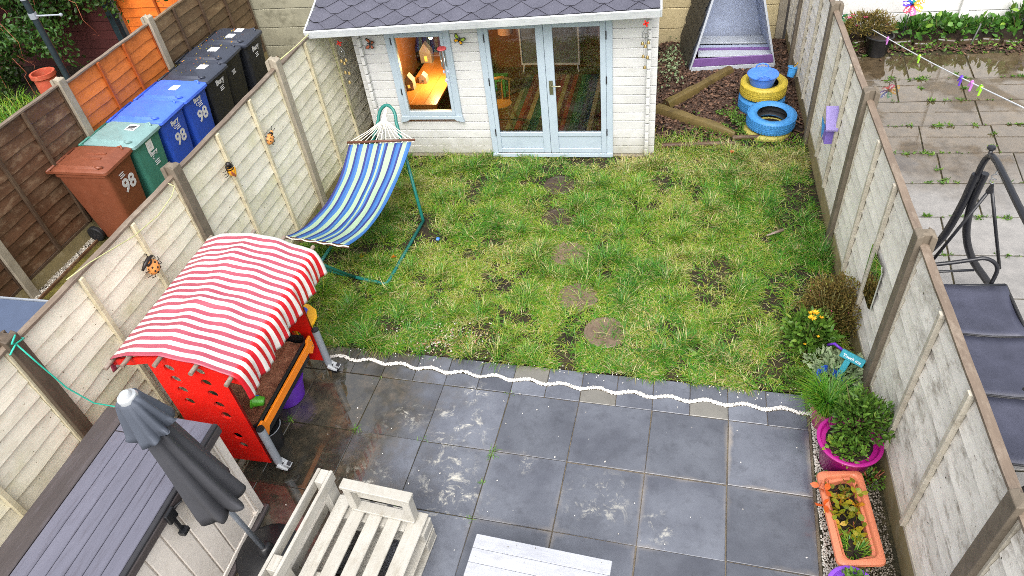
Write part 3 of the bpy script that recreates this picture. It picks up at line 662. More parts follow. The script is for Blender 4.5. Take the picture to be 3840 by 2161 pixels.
AX = -7.45; AY, AS = .87, 1.79; AZ = -.1
BRN = ('brown_fence', 'brown_trim', 'cap_wood'); ORG = ('orange_fence', 'orange_trim', 'cap_wood'); DUL = ('dull_fence', 'brown_trim', 'dull_fence')
af = fence('alley_fence', 'dark brown fence with one bright orange panel behind the wheelie bins', (AX, 0, AZ), 0,
      [AY+k*AS for k in (-1, 0, 1, 2)], [dict(y0=AY+(k)*AS, y1=AY+(k+1)*AS, z0=.16, z1=z1, mats=m, gb=(-.1, .16), battens=bt, pitch=.14) for k, m, z1, bt in
      ((-2, BRN, 1.66, (.6, 1.2)), (-1, BRN, 1.66, (.5, 1.1)), (0, BRN, 1.66, (.55, 1.1)), (1, ORG, 1.63, (.6, 1.12)))]+[dict(y0=AY+2*AS, y1=6.85, z0=.16, z1=1.62, mats=DUL, gb=(-.1, .16), battens=(.5, 1.1, 1.7), pitch=.14)], 1.72, post_mat='concrete_pale')
# ------------------------------------------------------------------ concrete panel walls at the far end
def panel_wall(name, label, x0, x1, yf, mat, z0, z1, ph, xs, group=None):
    root = thing(name, label, 'wall', ((x0+x1)/2, yf((x0+x1)/2), z0), group=group)
    cuts = sorted([x0]+[x for x in xs if x0 < x < x1]+[x1])
    for a, c in zip(cuts[:-1], cuts[1:]):
        z = z0
        while z < z1-.05:
            zz = min(z+ph, z1); b = MB(); e = random.uniform(0, .006)
            ya, yc = yf(a), yf(c); g = .004
            b.add([(a+.03, ya+e, z+g), (c-.03, yc+e, z+g), (c-.03, yc+e, zz-g), (a+.03, ya+e, zz-g), (a+.03, ya+.05, z+g), (c-.03, yc+.05, z+g), (c-.03, yc+.05, zz-g), (a+.03, ya+.05, zz-g)],
                  [(0, 1, 2, 3), (5, 4, 7, 6), (3, 2, 6, 7), (0, 4, 5, 1), (0, 3, 7, 4), (1, 5, 6, 2)])
            part('wall_panel', b, mat, root, bev=.008); z = zz
    for x in cuts:
        b = MB(); b.box((x, yf(x)+.01, (z0+z1+.05)/2), (.11, .13, z1-z0+.05)); part('wall_post', b, M['concrete_pale'] if mat != M['block_white'] else mat, root, bev=.008)
    return root
BY = lambda x: 7.13+.031*x
panel_wall('concrete_wall', 'grey green stained concrete panel wall behind the black bins', -7.52, -4.66, BY, M['block_grey'], -.2, 2.1, .31, (-6.1,))
panel_wall('concrete_wall', 'tan stained concrete panel wall behind cabin and play den', -4.5, .86, BY, M['block_tan'], -.1, 1.95, .31, (-2.7, -1.2))
panel_wall('concrete_wall', 'white painted concrete panel wall behind the flower bed and pinwheel', 1.02, 7.0, BY, M['block_white'], -.1, 2.0, .44, (3.27, 5.2))
# ------------------------------------------------------------------ alley floor
AG = AZ
b = MB(); b.bx(-7.285, -4.64, -4.5, 7.0, -.4, AG); single('alley_path', b, M['mossy'], kind='structure')
b = MB(); b.bx(-7.46, -7.315, -4.5, 7.0, -.4, AG-.012); single('alley_gravel_bed', b, M['moss_joint'], kind='structure')
b = MB(); b.bx(-7.312, -7.287, -2.5, 6.9, -.3, AG+.03); single('timber_kerb', b, M['brown_fence'], 'dark timber edging board between gravel strip and mossy alley path', 'edging')
n = 4200; x = RNG.uniform(-7.44, -7.32, n); y = RNG.uniform(-1.2, 3.2, n)
npobj('alley_gravel', chips(np.stack([x, y, AG-.006+RNG.random(n)*.012], 1), RNG.uniform(.006, .014, (n, 3)), np.clip(RNG.normal(.5, .25, n), 0, 1)), M['pebble_dirty'], kind='stuff')
# ------------------------------------------------------------------ neighbour's paved yard
b = MB(); b.bx(1.12, 9, -5, 7.1, -.4, -.012); single('yard_bed', b, M['moss_joint'], kind='structure')
b = MB(); b.bx(1.15, 8.9, -4.9, 6.6, -.02, -.011); yard = single('neighbour_patio', b, M['moss_joint'], kind='structure')
INV[yard.name] = Matrix.Translation(yard.location).inverted()
rows = [-1.4, -.8, -.2, .42, 1.02, 1.62, 2.22, 2.83, 3.43, 4.03, 4.64, 5.24, 5.83, 6.55]
for k, (ya, yb) in enumerate(zip(rows[:-1], rows[1:])):
    x = 1.16-random.random()*.3; ws = [.9, .6, .75]; off = {9: 2.26, 8: 2.33, 10: 3.02, 7: 2.56}.get(k)
    xs = [1.16]; 
    if off: xs.append(off)
    else: xs.append(1.16+random.uniform(.5, 1.2))
    while xs[-1] < 6.6: xs.append(xs[-1]+random.choice((.78, .9, 1.05)))
    for a, c in zip(xs[:-1], xs[1:]):
        b = MB(); sk = .05*(1)
        sl2 = lambda X: .055*(X-2.0)
        g = .007; z = random.uniform(-.003, .003)
        b.prism([(a+g-.03, ya+sl2(a)+g), (c-g-.03, ya+sl2(c)+g), (c-g+.03-.06*0, yb+sl2(c)-g), (a+g+.03-.06*0, yb+sl2(a)-g)], -.03, z)
        part('flagstone', b, M['flag'], yard, bev=.006)
# weeds in its joints
pts = []
for k, ya in enumerate(rows[6:], 6):
    for q in range(26):
        x = random.uniform(1.9, 4.4); pts.append((x, ya+.055*(x-2)+random.gauss(0, .012), random.choice((.3, .4, .5, .5, 1.)) if random.random() < .85 else 1.6))
for cx, cy in ((2.2, 4.66), (2.45, 4.66), (2.9, 4.68), (2.95, 4.2), (2.3, 4.0), (2.3, 3.7), (2.33, 3.5), (3.05, 4.5), (2.55, 5.3), (2.9, 5.3), (2.2, 5.9), (2.6, 5.9), (3.0, 6.0), (3.0, 5.6), (2.5, 5.6)): pts.append((cx, cy, 1.5))
LV = []
for x, y, s in pts:
    n = int(9*s)+4; a = RNG.random(n)*6.283; d = np.stack([np.cos(a), np.sin(a), RNG.uniform(.15, 1.0, n)], 1)
    p = np.array([x, y, .004])+RNG.normal(size=(n, 3))*[.012*s, .008*s, 0]
    LV.append(leaves(p, d, RNG.uniform(.02, .045, n)*s**.5, RNG.uniform(.008, .016, n)*s**.5, RNG.uniform(.2, .95, n)))
npobj('joint_weeds', stack(LV), M['leaf'], kind='stuff')
# ------------------------------------------------------------------ garden cabin (local frame: x along the front, y inwards)
CA = .0309; CX, CY = -4.257, 3.731
cab = thing('garden_cabin', 'white timber garden cabin with pale blue doors and window under dark felt shingles', 'cabin', (CX, CY, 0), CA, local=True)
W, D = 3.473, 2.42; WT = .044; BH = .1105; Z0 = .05
WIN = (.407, 1.175, .53, 1.66); DOOR = (1.5, 2.985, .03, 1.78)
for r in range(16):
    z = Z0+r*BH; zz = z+BH-.004; segs = [(0, W)]
    for a0, a1, c0, c1 in (WIN, DOOR):
        if zz > c0+.02 and z < c1-.02:
            new = []
            for s0, s1 in segs:
                if a0 < s1 and a1 > s0: new += [(s0, a0+.01), (a1-.01, s1)]
                else: new.append((s0, s1))
            segs = new
    for s0, s1 in segs:
        b = MB(); b.bx(s0, s1, 0, WT, z, zz); part('board', b, M['cabin_white'], cab, bev=.006)
b = MB()
for s0, s1, z0, z1 in ((.02, WIN[0], Z0, 1.82), (WIN[0], WIN[1], Z0, WIN[2]), (WIN[1], DOOR[0], Z0, 1.82), (DOOR[1], W-.02, Z0, 1.82)): b.bx(s0+.002, s1-.002, WT+.002, WT+.012, z0, z1)
part('lining', b, M['cabin_in'], cab)
for s, xx in ((0, .075), (1, W-.115)):
    for r in range(16):
        z = Z0+r*BH+BH*.5*0; b = MB(); e = random.uniform(-.004, .004)
        b.bx(xx, xx+WT, -.062+e, -.001, z+.004, z+BH-.012); part('log_end', b, M['cabin_white'], cab, bev=.005)
        b = MB(); b.bx(xx, xx+WT, WT+.014, D, z, z+BH-.004); part('side_board', b, M['cabin_white'], cab)
b = MB(); b.bx(.13, W-.13, D-.05, D, Z0, 1.9); part('back_wall', b, M['cabin_in'], cab)
b = MB(); b.bx(.12, .13, WT+.02, D-.06, Z0, 1.8); b.bx(W-.135, W-.125, WT+.02, D-.06, Z0, 1.8); part('inner_lining', b, M['cabin_in'], cab)
for k in range(18):
    b = MB(); x0 = .13+k*(W-.26)/18; b.bx(x0, x0+(W-.26)/18-.003, WT+.02, D-.06, .02, .07); part('floor_board', b, M['floor_wood'], cab)
b = MB(); b.bx(.0, W, .012, D, -.08, .046); part('plinth', b, M['concrete_pale'], cab)
# window
x0, x1, z0, z1 = WIN; f = .085
b = MB(); b.bx(x0, x0+f, -.03, WT+.03, z0+.06, z1); b.bx(x1-f, x1, -.03, WT+.03, z0+.06, z1); b.bx(x0+f, x1-f, -.03, WT+.03, z1-f, z1)
wf = part('window', b, M['cabin_blue'], cab, bev=.004)
b = MB(); b.prism([(x0-.02, z0-.025), (x0+.07, z0-.005), (x0+.10, z0+.018), (x1-.10, z0+.018), (x1-.07, z0-.005), (x1+.02, z0-.025), (x1, z0+.062), (x0, z0+.062)], -.045, -.002, M=Matrix(((1, 0, 0, 0), (0, 0, 1, 0), (0, 1, 0, 0), (0, 0, 0, 1))))
part('sill', b, M['cabin_blue'], wf, bev=.003)
gx0, gx1, gz0, gz1 = x0+.115, x1-.115, z0+.125, z1-.06
b = MB(); e = .034
b.bx(x0+f-.008, gx0, -.042, .02, z0+.064, z1-.03); b.bx(gx1, x1-f+.008, -.042, .02, z0+.064, z1-.03); b.bx(gx0, gx1, -.042, .02, z0+.064, gz0); b.bx(gx0, gx1, -.042, .02, gz1, z1-.03)
part('sash', b, M['cabin_blue'], wf, bev=.004)
b = MB(); b.bx(gx0-.005, gx1+.005, -.012, -.008, gz0-.005, gz1+.005); part('pane', b, M['glass'], wf)
for z in (.88, 1.5):
    b = MB(); b.bx(x0+f-.018, x0+f-.006, -.049, -.041, z, z+.08); part('hinge', b, M['dark'], wf)
# double doors
x0, x1, z0, z1 = DOOR
b = MB(); b.bx(x0, x0+.07, -.03, WT+.03, z0, z1); b.bx(x1-.07, x1, -.03, WT+.03, z0, z1); b.bx(x0+.07, x1-.07, -.03, WT+.03, z1-.07, z1)
df = part('door_frame', b, M['cabin_blue'], cab, bev=.004)
b = MB(); b.bx(x0-.0, x1+.0, -.05, -.031, z0-.005, z0+.045); part('threshold', b, M['cabin_blue'], df, bev=.004)
mid = 2.235
for s, (a, c, g0, g1) in enumerate(((x0+.072, mid-.002, 1.622, 2.148), (mid+.002, x1-.072, 2.335, 2.850))):
    b = MB(); zb, zt = z0+.05, z1-.072; gb, gt = .362, z1-.14
    b.bx(a, g0, -.036, .008, zb, zt); b.bx(g1, c, -.036, .008, zb, zt); b.bx(g0, g1, -.036, .008, gt, zt); b.bx(g0, g1, -.036, .008, gb-.055, gb); b.bx(g0, g1, -.036, .008, zb, zb+.06)
    b.bx(g0, g1, -.024, .004, zb+.06, gb-.055)
    d = part('door', b, M['cabin_blue'], cab, bev=.004)
    b = MB(); b.bx(g0-.005, g1+.005, -.014, -.009, gb-.005, gt+.005); part('pane', b, M['glass'], d)
    if s == 1:
        h = MB(); hx = mid+.052; h.bx(hx-.022, hx+.022, -.043, -.037, .86, 1.03); h.tube([(hx, -.043, .985), (hx, -.085, .985), (hx+.03, -.092, .985), (hx+.115, -.088, .982)], .008, 8)
        h.lathe([(.012, -.003), (.012, .003)], (0, 0, 0), 10, 0, Matrix.Translation((hx, -.045, .905)) @ Matrix.Rotation(R(90), 4, 'X'))
        part('handle', h, M['handle_brass'], d, smooth=40)
    for z in (.32, .98, 1.5):
        xx = a-.004 if s == 0 else c+.004
        h = MB(); h.tube([(xx, -.04, z), (xx, -.04, z+.09)], .007, 6); part('hinge', h, M['dark'], d)
# roof: slopes of felt hexagons, white fascia
E0, E1 = Vector((-4.57, 3.315, 1.835)), Vector((-.775, 3.545, 1.905))
ex = (E1-E0).normalized(); RL = (E1-E0).length
ey = Vector((-ex.y, ex.x, 0)).normalized(); sl_ = .3; ed = (ey+Vector((0, 0, sl_))).normalized(); en = ex.cross(ed).normalized()
TR = Matrix((ex, ed, en)).transposed().to_4x4(); TR.translation = E0
INVC = (Matrix.Translation((CX, CY, 0)) @ Matrix.Rotation(CA, 4, 'Z')).inverted()
TRL = INVC @ TR; SLN = 1.62
b = MB(); b.bx(.01, RL-.01, .012, SLN, -.03, -.006, M=TRL)
back = TRL @ Matrix.Translation((0, SLN, 0)) @ Matrix.Rotation(-2*math.atan(sl_), 4, 'X'); b.bx(.01, RL-.01, 0, SLN, -.03, -.004, M=back)
roof = part('roof', b, M['shingle'], cab)
tab = MB(); w2, hf = .173, .125; ph_ = .046
tab.add([(-ph_, 0, .016), (ph_, 0, .016), (w2, hf, .010), (ph_, 2*hf+.03, .001), (-ph_, 2*hf+.03, .001), (-w2, hf, .010), (-ph_, 0, .004), (ph_, 0, .004), (w2, hf, -.001), (-w2, hf, -.001)],
        [(0, 1, 2, 5), (5, 2, 3, 4)])
tab.add([tab.v[i] for i in (0, 1, 2, 5)]+[tab.v[i] for i in (6, 7, 8, 9)], [(0, 4, 5, 1), (1, 5, 6, 2), (3, 7, 4, 0)], 1)
M['felt_shadow_edge'] = plain('felt_shadow_edge', S('1f1f26'), .8)  # dark felt edge; its colour also paints the shadow lines below the tabs
tm = tab.mesh('shingle'); tm.materials.append(M['shingle']); tm.materials.append(M['felt_shadow_edge']); tm.polygons.foreach_set('material_index', tab.mi)
PI_ = 2*w2+.002
for r in range(-1, 12):
    n = int(RL/PI_)+2
    for k in range(n):
        x = k*PI_+(r % 2)*PI_/2-.06; d = r*hf+.0
        if x < .0 or x > RL or d > SLN-.25: continue
        lo = min(x, RL-x) < w2 or r < 0
        if lo:   # trimmed at the verges and along the eave
            pl = [(-ph_, 0), (ph_, 0), (w2, hf), (ph_, 2*hf+.03), (-ph_, 2*hf+.03), (-w2, hf)]
            def clip(poly, ax, lim, sg):
                out = []
                for i in range(len(poly)):
                    p, q = poly[i], poly[(i+1) % len(poly)]; ip, iq = sg*(p[ax]-lim) <= 0, sg*(q[ax]-lim) <= 0
                    if ip: out.append(p)
                    if ip != iq: t = (lim-p[ax])/(q[ax]-p[ax]); out.append((p[0]+(q[0]-p[0])*t, p[1]+(q[1]-p[1])*t))
                return out
            pl = clip(pl, 0, -x+.0, -1); pl = clip(pl, 0, RL-x, 1) if pl else pl; pl = clip(pl, 1, -d+.004, -1) if pl else pl
            if len(pl) < 3: continue
            s = MB(); m = len(pl); zf = lambda y: .016-.014*max(0, y)/(2*hf)
            s.add([(x+p[0], d+p[1], zf(p[1])) for p in pl]+[(x+p[0], d+p[1], zf(p[1])-.012) for p in pl], [tuple(range(m))], 0, TRL)
            o_ = len(s.v); s.f += [(i, i+m, (i+1) % m+m, (i+1) % m) for i in range(m)]; s.mi += [1]*m
            part('shingle', s, [M['shingle'], M['felt_shadow_edge']], roof)
        else:
            o = inst(tm, 'shingle', roof, (0, 0, 0)); o.matrix_local = TRL @ Matrix.Translation((x, d+random.uniform(-.004, .004), 0))
b = MB(); b.bx(-.02, RL+.004, -.022, .0, -.085, .006, M=TRL); part('fascia', b, M['fascia'], cab, bev=.004)
b = MB(); b.bx(-.022, -.002, .002, SLN, -.10, .012, M=TRL); part('barge_board', b, M['fascia'], cab, bev=.004)
b = MB(); b.bx(RL+.004, RL+.024, -.02, SLN, -.085, .014, M=TRL); part('barge_board', b, M['fascia'], cab, bev=.004)
b = MB(); b.bx(.0, RL, .002, .45, -.05, -.032, M=TRL); part('soffit', b, M['fascia'], cab)
b = MB(); b.add([(0.05, .02, 1.78), (W-.02, .02, 1.84), (W-.02, .02, 1.96), (.05, .02, 1.92), (0.05, .05, 1.78), (W-.02, .05, 1.84), (W-.02, .05, 1.98), (.05, .05, 1.94)], [(0, 1, 2, 3), (7, 6, 5, 4), (0, 4, 5, 1), (3, 2, 6, 7)]); part('wall_plate', b, M['cabin_white'], cab)
# ------------------------------------------------------------------ inside the cabin (world coordinates)
FZ = .072
tb = thing('trestle_table', 'orange lit plank table behind the cabin window', 'table', (-3.72, 4.6, FZ))
for k in range(3):
    b = MB(); b.bx(-3.99+k*.172, -3.82+k*.172, 4.0, 5.5, .565, .6); part('plank', b, M['table_wood'], tb, bev=.003)
b = MB(); b.bx(-3.99, -3.48, 3.985, 3.999, .53, .6); part('edge_strip', b, M['table_wood'], tb)
for x in (-3.95, -3.55):
    for y in (4.06, 5.4):
        b = MB(); b.bx(x-.025, x+.025, y-.025, y+.025, FZ, .563); part('leg', b, M['table_wood'], tb)
lamp = thing('desk_lamp', 'small glowing lamp over the far end of the cabin table', 'lamp', (-3.62, 5.15, .6))
b = MB(); b.lathe([(.05, 0), (.05, .015), (.012, .03)], (-3.62, 5.15, .602), 14); part('base', b, M['black_metal'], lamp, smooth=40)
b = MB(); b.tube([(-3.62, 5.15, .62), (-3.60, 5.15, .95), (-3.68, 5.0, 1.16), (-3.70, 4.82, 1.15)], .008, 6); part('arm', b, M['black_metal'], lamp, smooth=40)
b = MB(); b.lathe([(.055, 0), (.03, .05), (.012, .07)], (-3.70, 4.8, 1.13), 14); part('shade', b, M['black_metal'], lamp, smooth=40)
b = MB(); b.sphere((-3.70, 4.8, 1.12), .032, 10, 8); part('bulb', b, glow('lit_bulb', S('ffd9a0'), 30), lamp, smooth=True)
pl = bpy.data.lights.new('bulb_light', 'POINT'); pl.energy = 26; pl.color = (1, .62, .24); pl.shadow_soft_size = .03
po = bpy.data.objects.new('bulb_light', pl); COL.objects.link(po); po.location = (-3.63, 4.52, .90); po.parent = lamp; po.matrix_parent_inverse = INV[lamp.name]
def lantern(x, y, w, h, lit, label):
    t = thing('paper_house_lantern', label, 'lantern', (x, y, .6), group='house shaped lanterns on the cabin table')
    b = MB(); b.prism([(-w/2, 0), (w/2, 0), (w/2, h*.6), (0, h), (-w/2, h*.6)], -.05, .05, M=Matrix.Translation((x, y, .602)) @ Matrix(((1, 0, 0, 0), (0, 0, -1, 0), (0, 1, 0, 0), (0, 0, 0, 1))))
    part('body', b, M['paper'], t)
    b = MB(); b.bx(x-w*.12, x+w*.12, y-.056, y-.051, .63, .6+h*.36); part('opening', b, glow('lantern_glow', S('ffb04a'), .9) if lit else M['dark'], t)
lantern(-3.95, 4.42, .12, .2, True, 'white house lantern with a lit doorway, at the front of the cabin table')
lantern(-3.82, 4.6, .10, .13, False, 'low unlit white house lantern on the cabin table')
lantern(-3.95, 5.2, .16, .28, True, 'tall white house lantern with a lit doorway at the table far end')
rug = thing('striped_rug', 'long multicoloured striped rug on the cabin floor', 'rug', (-2.1, 5.0, FZ))
cols = ['8a8a6a', '5a6a4a', '8c4a3a', '6b2a2a', 'a79a6a', '2f5a4a', '3a7a5a', '96886a', '7a2f2f', '9b4a42', 'b0a06a', '6f3038', 'a3543e', '5c5c40', '3f7a4a', '2f6a5a', '4a4a6a', '30406a', 'b8b09a', '5a3a4a', '7a2a3a', '394a66']
for k, h in enumerate(cols):
    w = 1.3/len(cols); b = MB(); b.bx(-2.72+k*w, -2.72+(k+1)*w-.001, 4.05, 5.86, FZ+.002, FZ+.012)
    M['rug%d' % k] = plain('rug_yarn', K(S(h), 1.05), .9, bump=.5, bscale=150); part('stripe', b, M['rug%d' % k], rug)
ch = thing('wooden_chair', 'small spindle wooden chair inside the cabin door glass', 'chair', (-2.74, 4.42, FZ))
b = MB(); b.lathe([(.13, 0), (.14, .012), (.13, .025)], (-2.76, 4.44, .36), 18); part('seat', b, M['chair_wood'], ch, smooth=40)
for dx, dy in ((-.1, -.1), (.1, -.1), (-.1, .1), (.1, .1)):
    b = MB(); b.tube([(-2.76+dx*.8, 4.44+dy*.8, .36), (-2.76+dx*1.45, 4.44+dy*1.5, FZ)], .014, 7); part('leg', b, M['chair_wood'], ch, smooth=True)
b = MB(); b.tube([(-2.87, 4.32, .2), (-2.66, 4.32, .2)], .009, 6); part('stretcher', b, M['chair_wood'], ch)
for k in range(3):
    b = MB(); b.tube([(-2.86+.07*k*1.3, 4.54, .38), (-2.87+.08*k*1.3, 4.58, .64)], .009, 6); part('spindle', b, M['chair_wood'], ch)
b = MB(); b.tube([(-2.90, 4.575, .65), (-2.77, 4.60, .66), (-2.63, 4.575, .65)], .02, 8); part('top_rail', b, M['chair_wood'], ch, smooth=True)
un = thing('toy_cabinet', 'grey fronted cabinet on white splayed legs at the cabin back', 'cabinet', (-2.38, 6.0, FZ))
b = MB(); b.bx(-2.79, -1.97, 5.99, 6.1, .19, .8); part('body', b, M['grey_board'], un)
b = MB(); b.bx(-2.81, -2.79, 5.97, 6.1, .18, .82); b.bx(-1.97, -1.95, 5.97, 6.1, .18, .82); b.bx(-2.79, -1.97, 5.97, 5.988, .18, .205); b.bx(-2.79, -1.97, 5.97, 5.988, .79, .82); part('frame', b, M['white_print'], un)
for x, s in ((-2.77, -.02), (-1.99, .02)):
    b = MB(); b.tube([(x, 6.0, .18), (x+s, 5.98, FZ)], .014, 6); part('leg', b, M['white_print'], un)
st = thing('green_stool', 'bright green plastic stool in the dark of the cabin', 'stool', (-2.98, 5.3, FZ))
b = MB(); b.bx(-3.1, -2.88, 5.2, 5.4, .3, .33); part('seat', b, M['stool_green'], st)
for dx in (-.08, .08):
    for dy in (-.08, .08):
        b = MB(); b.bx(-2.99+dx-.015, -2.99+dx+.015, 5.3+dy-.015, 5.3+dy+.015, FZ, .299); part('leg', b, M['stool_green'], st)
sh = thing('hanging_lampshade', 'peach drum lampshade hanging inside the cabin', 'lampshade', (-2.93, 5.9, .68))
b = MB(); b.lathe([(.11, 0), (.10, .14)], (-2.93, 5.7, .78), 20); part('shade', b, M['lamp_peach'], sh, smooth=40)
b = MB(); b.tube([(-2.93, 5.7, .9), (-2.93, 5.7, 2.05)], .004, 5); part('flex', b, M['dark'], sh)
# ------------------------------------------------------------------ wheelie bins (local: front is +x)
TXT_M = lambda x, y, z, tilt=.0: Matrix(((0, tilt, 1, x), (1, 0, 0, y), (0, 1, -tilt, z), (0, 0, 0, 1)))
def make_bin(label, loc, body, lid, ridge=False, stickers=(), prints=(), wheel=True):
    t = thing('wheelie_bin', label, 'wheelie bin', loc, random.uniform(-.03, .03), 'wheelie bins lined up in the alley', local=True)
    # tapered body with rounded corners and a recessed front
    b = MB(); rings = []
    def ring(hx0, hx1, hy, z, r=.05):
        p = []
        for cx, cy, a0 in ((hx1-r, hy-r, 0), (hx0+r, hy-r, 90), (hx0+r, -hy+r, 180), (hx1-r, -hy+r, 270)):
            for k in range(5): a = R(a0+90*k/4); p.append((cx+r*math.cos(a), cy+r*math.sin(a), z))
        return p
    L = [ring(-.21, .25, .20, .02), ring(-.24, .27, .215, .3), ring(-.31, .335, .25, .92), ring(-.325, .35, .262, .925), ring(-.325, .35, .262, .965)]
    n = 20; vs = [p for q in L for p in q]; fs = [tuple(range(n-1, -1, -1))]
    for i in range(len(L)-1): fs += [(i*n+k, i*n+(k+1) % n, (i+1)*n+(k+1) % n, (i+1)*n+k) for k in range(n)]
    b.add(vs, fs); part('body', b, M[body], t, smooth=35)
    # lid: skirt, sloping deck, raised centre, corner lugs
    b = MB(); L = [ring(-.335, .375, .272, .955, .04), ring(-.335, .372, .27, .985, .04), ring(-.30, .355, .255, 1.0, .05), ring(-.28, .31, .225, 1.005, .05), ring(-.265, .27, .205, 1.03, .05)]
    def sl(p): return (p[0], p[1], p[2]+.03*(.4-p[0]))
    vs = [sl(p) for q in L for p in q]; fs = [tuple(range(n-1, -1, -1)), tuple(4*n+k for k in range(n))]
    for i in range(4): fs += [(i*n+k, i*n+(k+1) % n, (i+1)*n+(k+1) % n, (i+1)*n+k) for k in range(n)]
    b.add(vs, fs)
    ld = part('lid', b, M[lid], t, smooth=30)
    for s in (-1, 1):
        b = MB(); b.tube([(.20, s*.19, 1.02), (.27, s*.225, 1.03), (.30, s*.19, 1.015)], .016, 6); part('lug', b, M[lid], ld, smooth=True)
    if ridge:
        for y in (-.05, .05): b = MB(); b.bx(-.05, .2, y-.014, y+.014, 1.03, 1.052); part('rib', b, M[lid], ld, bev=.006)
    # handle bar behind, on three brackets
    b = MB(); b.tube([(-.40, -.255, .985), (-.40, .255, .985)], .016, 8); part('handle', b, M[body], t, smooth=True)
    for y in (-.25, -.08, .08, .25): b = MB(); b.bx(-.405, -.31, y-.012, y+.012, .965, .992); part('bracket', b, M[body], t)
    for s in (-1, 1):
        o = M_wheel(t, s)
    for (x0, x1, y0, y1) in stickers:
        b = MB(); z0 = 1.037+.03*(.4-x0); z1 = 1.037+.03*(.4-x1)
        b.add([(x0, y0, z0), (x1, y0, z1), (x1, y1, z1), (x0, y1, z0), (x0, y0, z0-.004), (x1, y0, z1-.004), (x1, y1, z1-.004), (x0, y1, z0-.004)], [(0, 1, 2, 3), (7, 6, 5, 4), (0, 4, 5, 1), (1, 5, 6, 2), (2, 6, 7, 3), (3, 7, 4, 0)]); part('sticker', b, M['sticker'], ld)
        b = MB()
        if lid != 'lid_green': continue
        for q in range(3): b.bx(x0+.02, x1-.02, y0+.015+q*.03, y0+.03+q*.03, z1+.0015, z0+.003)
        part('fine_print', b, M['dark'], ld)
    fx = lambda z: .27+.065*(z-.3)/.62+.004
    for what, y, z, s in prints:
        if what == 'bars':
            b = MB()
            for q in range(3): b.box((fx(z)+.002, y, z-.022*q), (.002, .09-.02*(q % 2), .010))
            part('fine_print', b, M['white_print'], t)
        elif what == 'label':
            b = MB(); b.box((fx(z)+.002, y, z), (.003, .11, .15), Matrix.Rotation(R(6), 3, 'Y')); part('paper_label', b, M['sticker'], t)
            b = MB(); b.box((fx(z)+.005, y+.0, z-.005), (.002, .05, .06), Matrix.Rotation(R(6), 3, 'Y')); part('fine_print', b, M['grey_bird'], t)
        else:
            o = bpy.data.objects.new('lettering' if what != '98' else 'house_number', TX[what].copy()); COL.objects.link(o); o.parent = t
            o.data.materials.append(M['white_print']); o.matrix_local = TXT_M(fx(z)+.003, y, z, .105) @ Matrix.Scale(s, 4)
            if False: 
                o2 = bpy.data.objects.new('number_shadow', TX['98'].copy()); COL.objects.link(o2); o2.parent = t; o2.data.materials.append(M['bin_blue'] if body != 'bin_blue' else M['grey_bird'])
                o2.matrix_local = TXT_M(fx(z)+.0012, y-.006, z-.004, .105) @ Matrix.Scale(s, 4)
    return t
def M_wheel(t, s):
    Mx = Matrix.Translation((-.27, s*.235, .10)) @ Matrix.Rotation(R(90)*s, 4, 'X')
    b = MB(); b.lathe([(.05, -.028), (.088, -.028), (.10, -.018), (.10, .018), (.088, .028), (.062, .028)], (0, 0, 0), 22, 0, Mx)
    w = part('wheel', b, M['tyre_black'], t, smooth=40)
    b = MB(); b.lathe([(.062, .0), (.062, .016), (.05, .018), (.022, .022), (0, .024)], (0, 0, 0), 22, 0, Mx)
    for k in range(6): a = 6.283*k/6; b.box((math.cos(a)*.04, math.sin(a)*.04, -.024), (.04, .011, .012), a, 0, Mx)
    b.lathe([(.016, -.034), (.016, -.02)], (0, 0, 0), 10, 0, Mx)
    part('hub', b, M['dark'], w, smooth=40)
def pr_bin(z0, small=True): return [('council', .0, z0+.13, 1.), ('swirl', -.03, z0+.065, 1.), ('bars', .035, z0+.07, 1)]
BX, BZ = -7.0, AG
make_bin('brown wheelie bin numbered 98 with a sunken wet lid, standing by the bare alley', (BX-.02, 2.12, BZ), 'bin_brown', 'bin_brown', True, (), [('98', .03, .66, 1.15), ('bars', -.03, .83, 1)])
make_bin('green wheelie bin with pale lid and a label on its front', (BX, 2.67, BZ), 'bin_green', 'lid_green', False, [(.06, .2, .02, .15)], [('label', 0, .86, 1), ('council', .02, .75, .9), ('swirl', -.01, .69, 1.), ('bars', .03, .64, 1)])
make_bin('blue wheelie bin numbered 98 beside the green bin, lid without a white sticker', (BX, 3.215, BZ), 'bin_blue', 'lid_blue', False, (), [('98', .02, .63, 1.1)]+pr_bin(.73))
make_bin('blue wheelie bin numbered 98 with a white square sticker on its lid', (BX+.02, 3.755, BZ), 'bin_blue', 'lid_blue', False, [(.02, .13, -.06, .06)], [('98', .02, .66, 1.1)]+pr_bin(.76))
make_bin('black wheelie bin touching the blue bin, one sticker on its lid', (BX+.03, 4.30, BZ), 'bin_black', 'lid_black', False, [(.06, .19, .0, .12)], [('council', .02, .86, 1.2), ('bars', .03, .78, 1)])
make_bin('black wheelie bin between two other black bins, leaf litter on lid', (BX-.05, 4.86, BZ), 'bin_black', 'lid_black', False, [(.0, .14, -.02, .1)], [('bars', -.06, .78, 1)])
make_bin('black wheelie bin next to the concrete wall, two stickers on its lid', (BX+.0, 5.42, BZ), 'bin_black', 'lid_black', False, [(.02, .14, .08, .19), (-.02, .1, -.12, .0)], [('council', .0, .84, 1.2), ('bars', .0, .76, 1)])
n = 90; x = RNG.uniform(-7.3, -6.75, n); y = RNG.uniform(4.1, 5.6, n)
npobj('fallen_leaves', leaves(np.stack([x, y, np.full(n, AG+1.052)], 1), np.stack([RNG.normal(size=n), RNG.normal(size=n), np.full(n, .1)], 1), RNG.uniform(.015, .03, n), RNG.uniform(.01, .015, n), RNG.uniform(.5, 1, n)), M['leaf_straw'], kind='stuff')
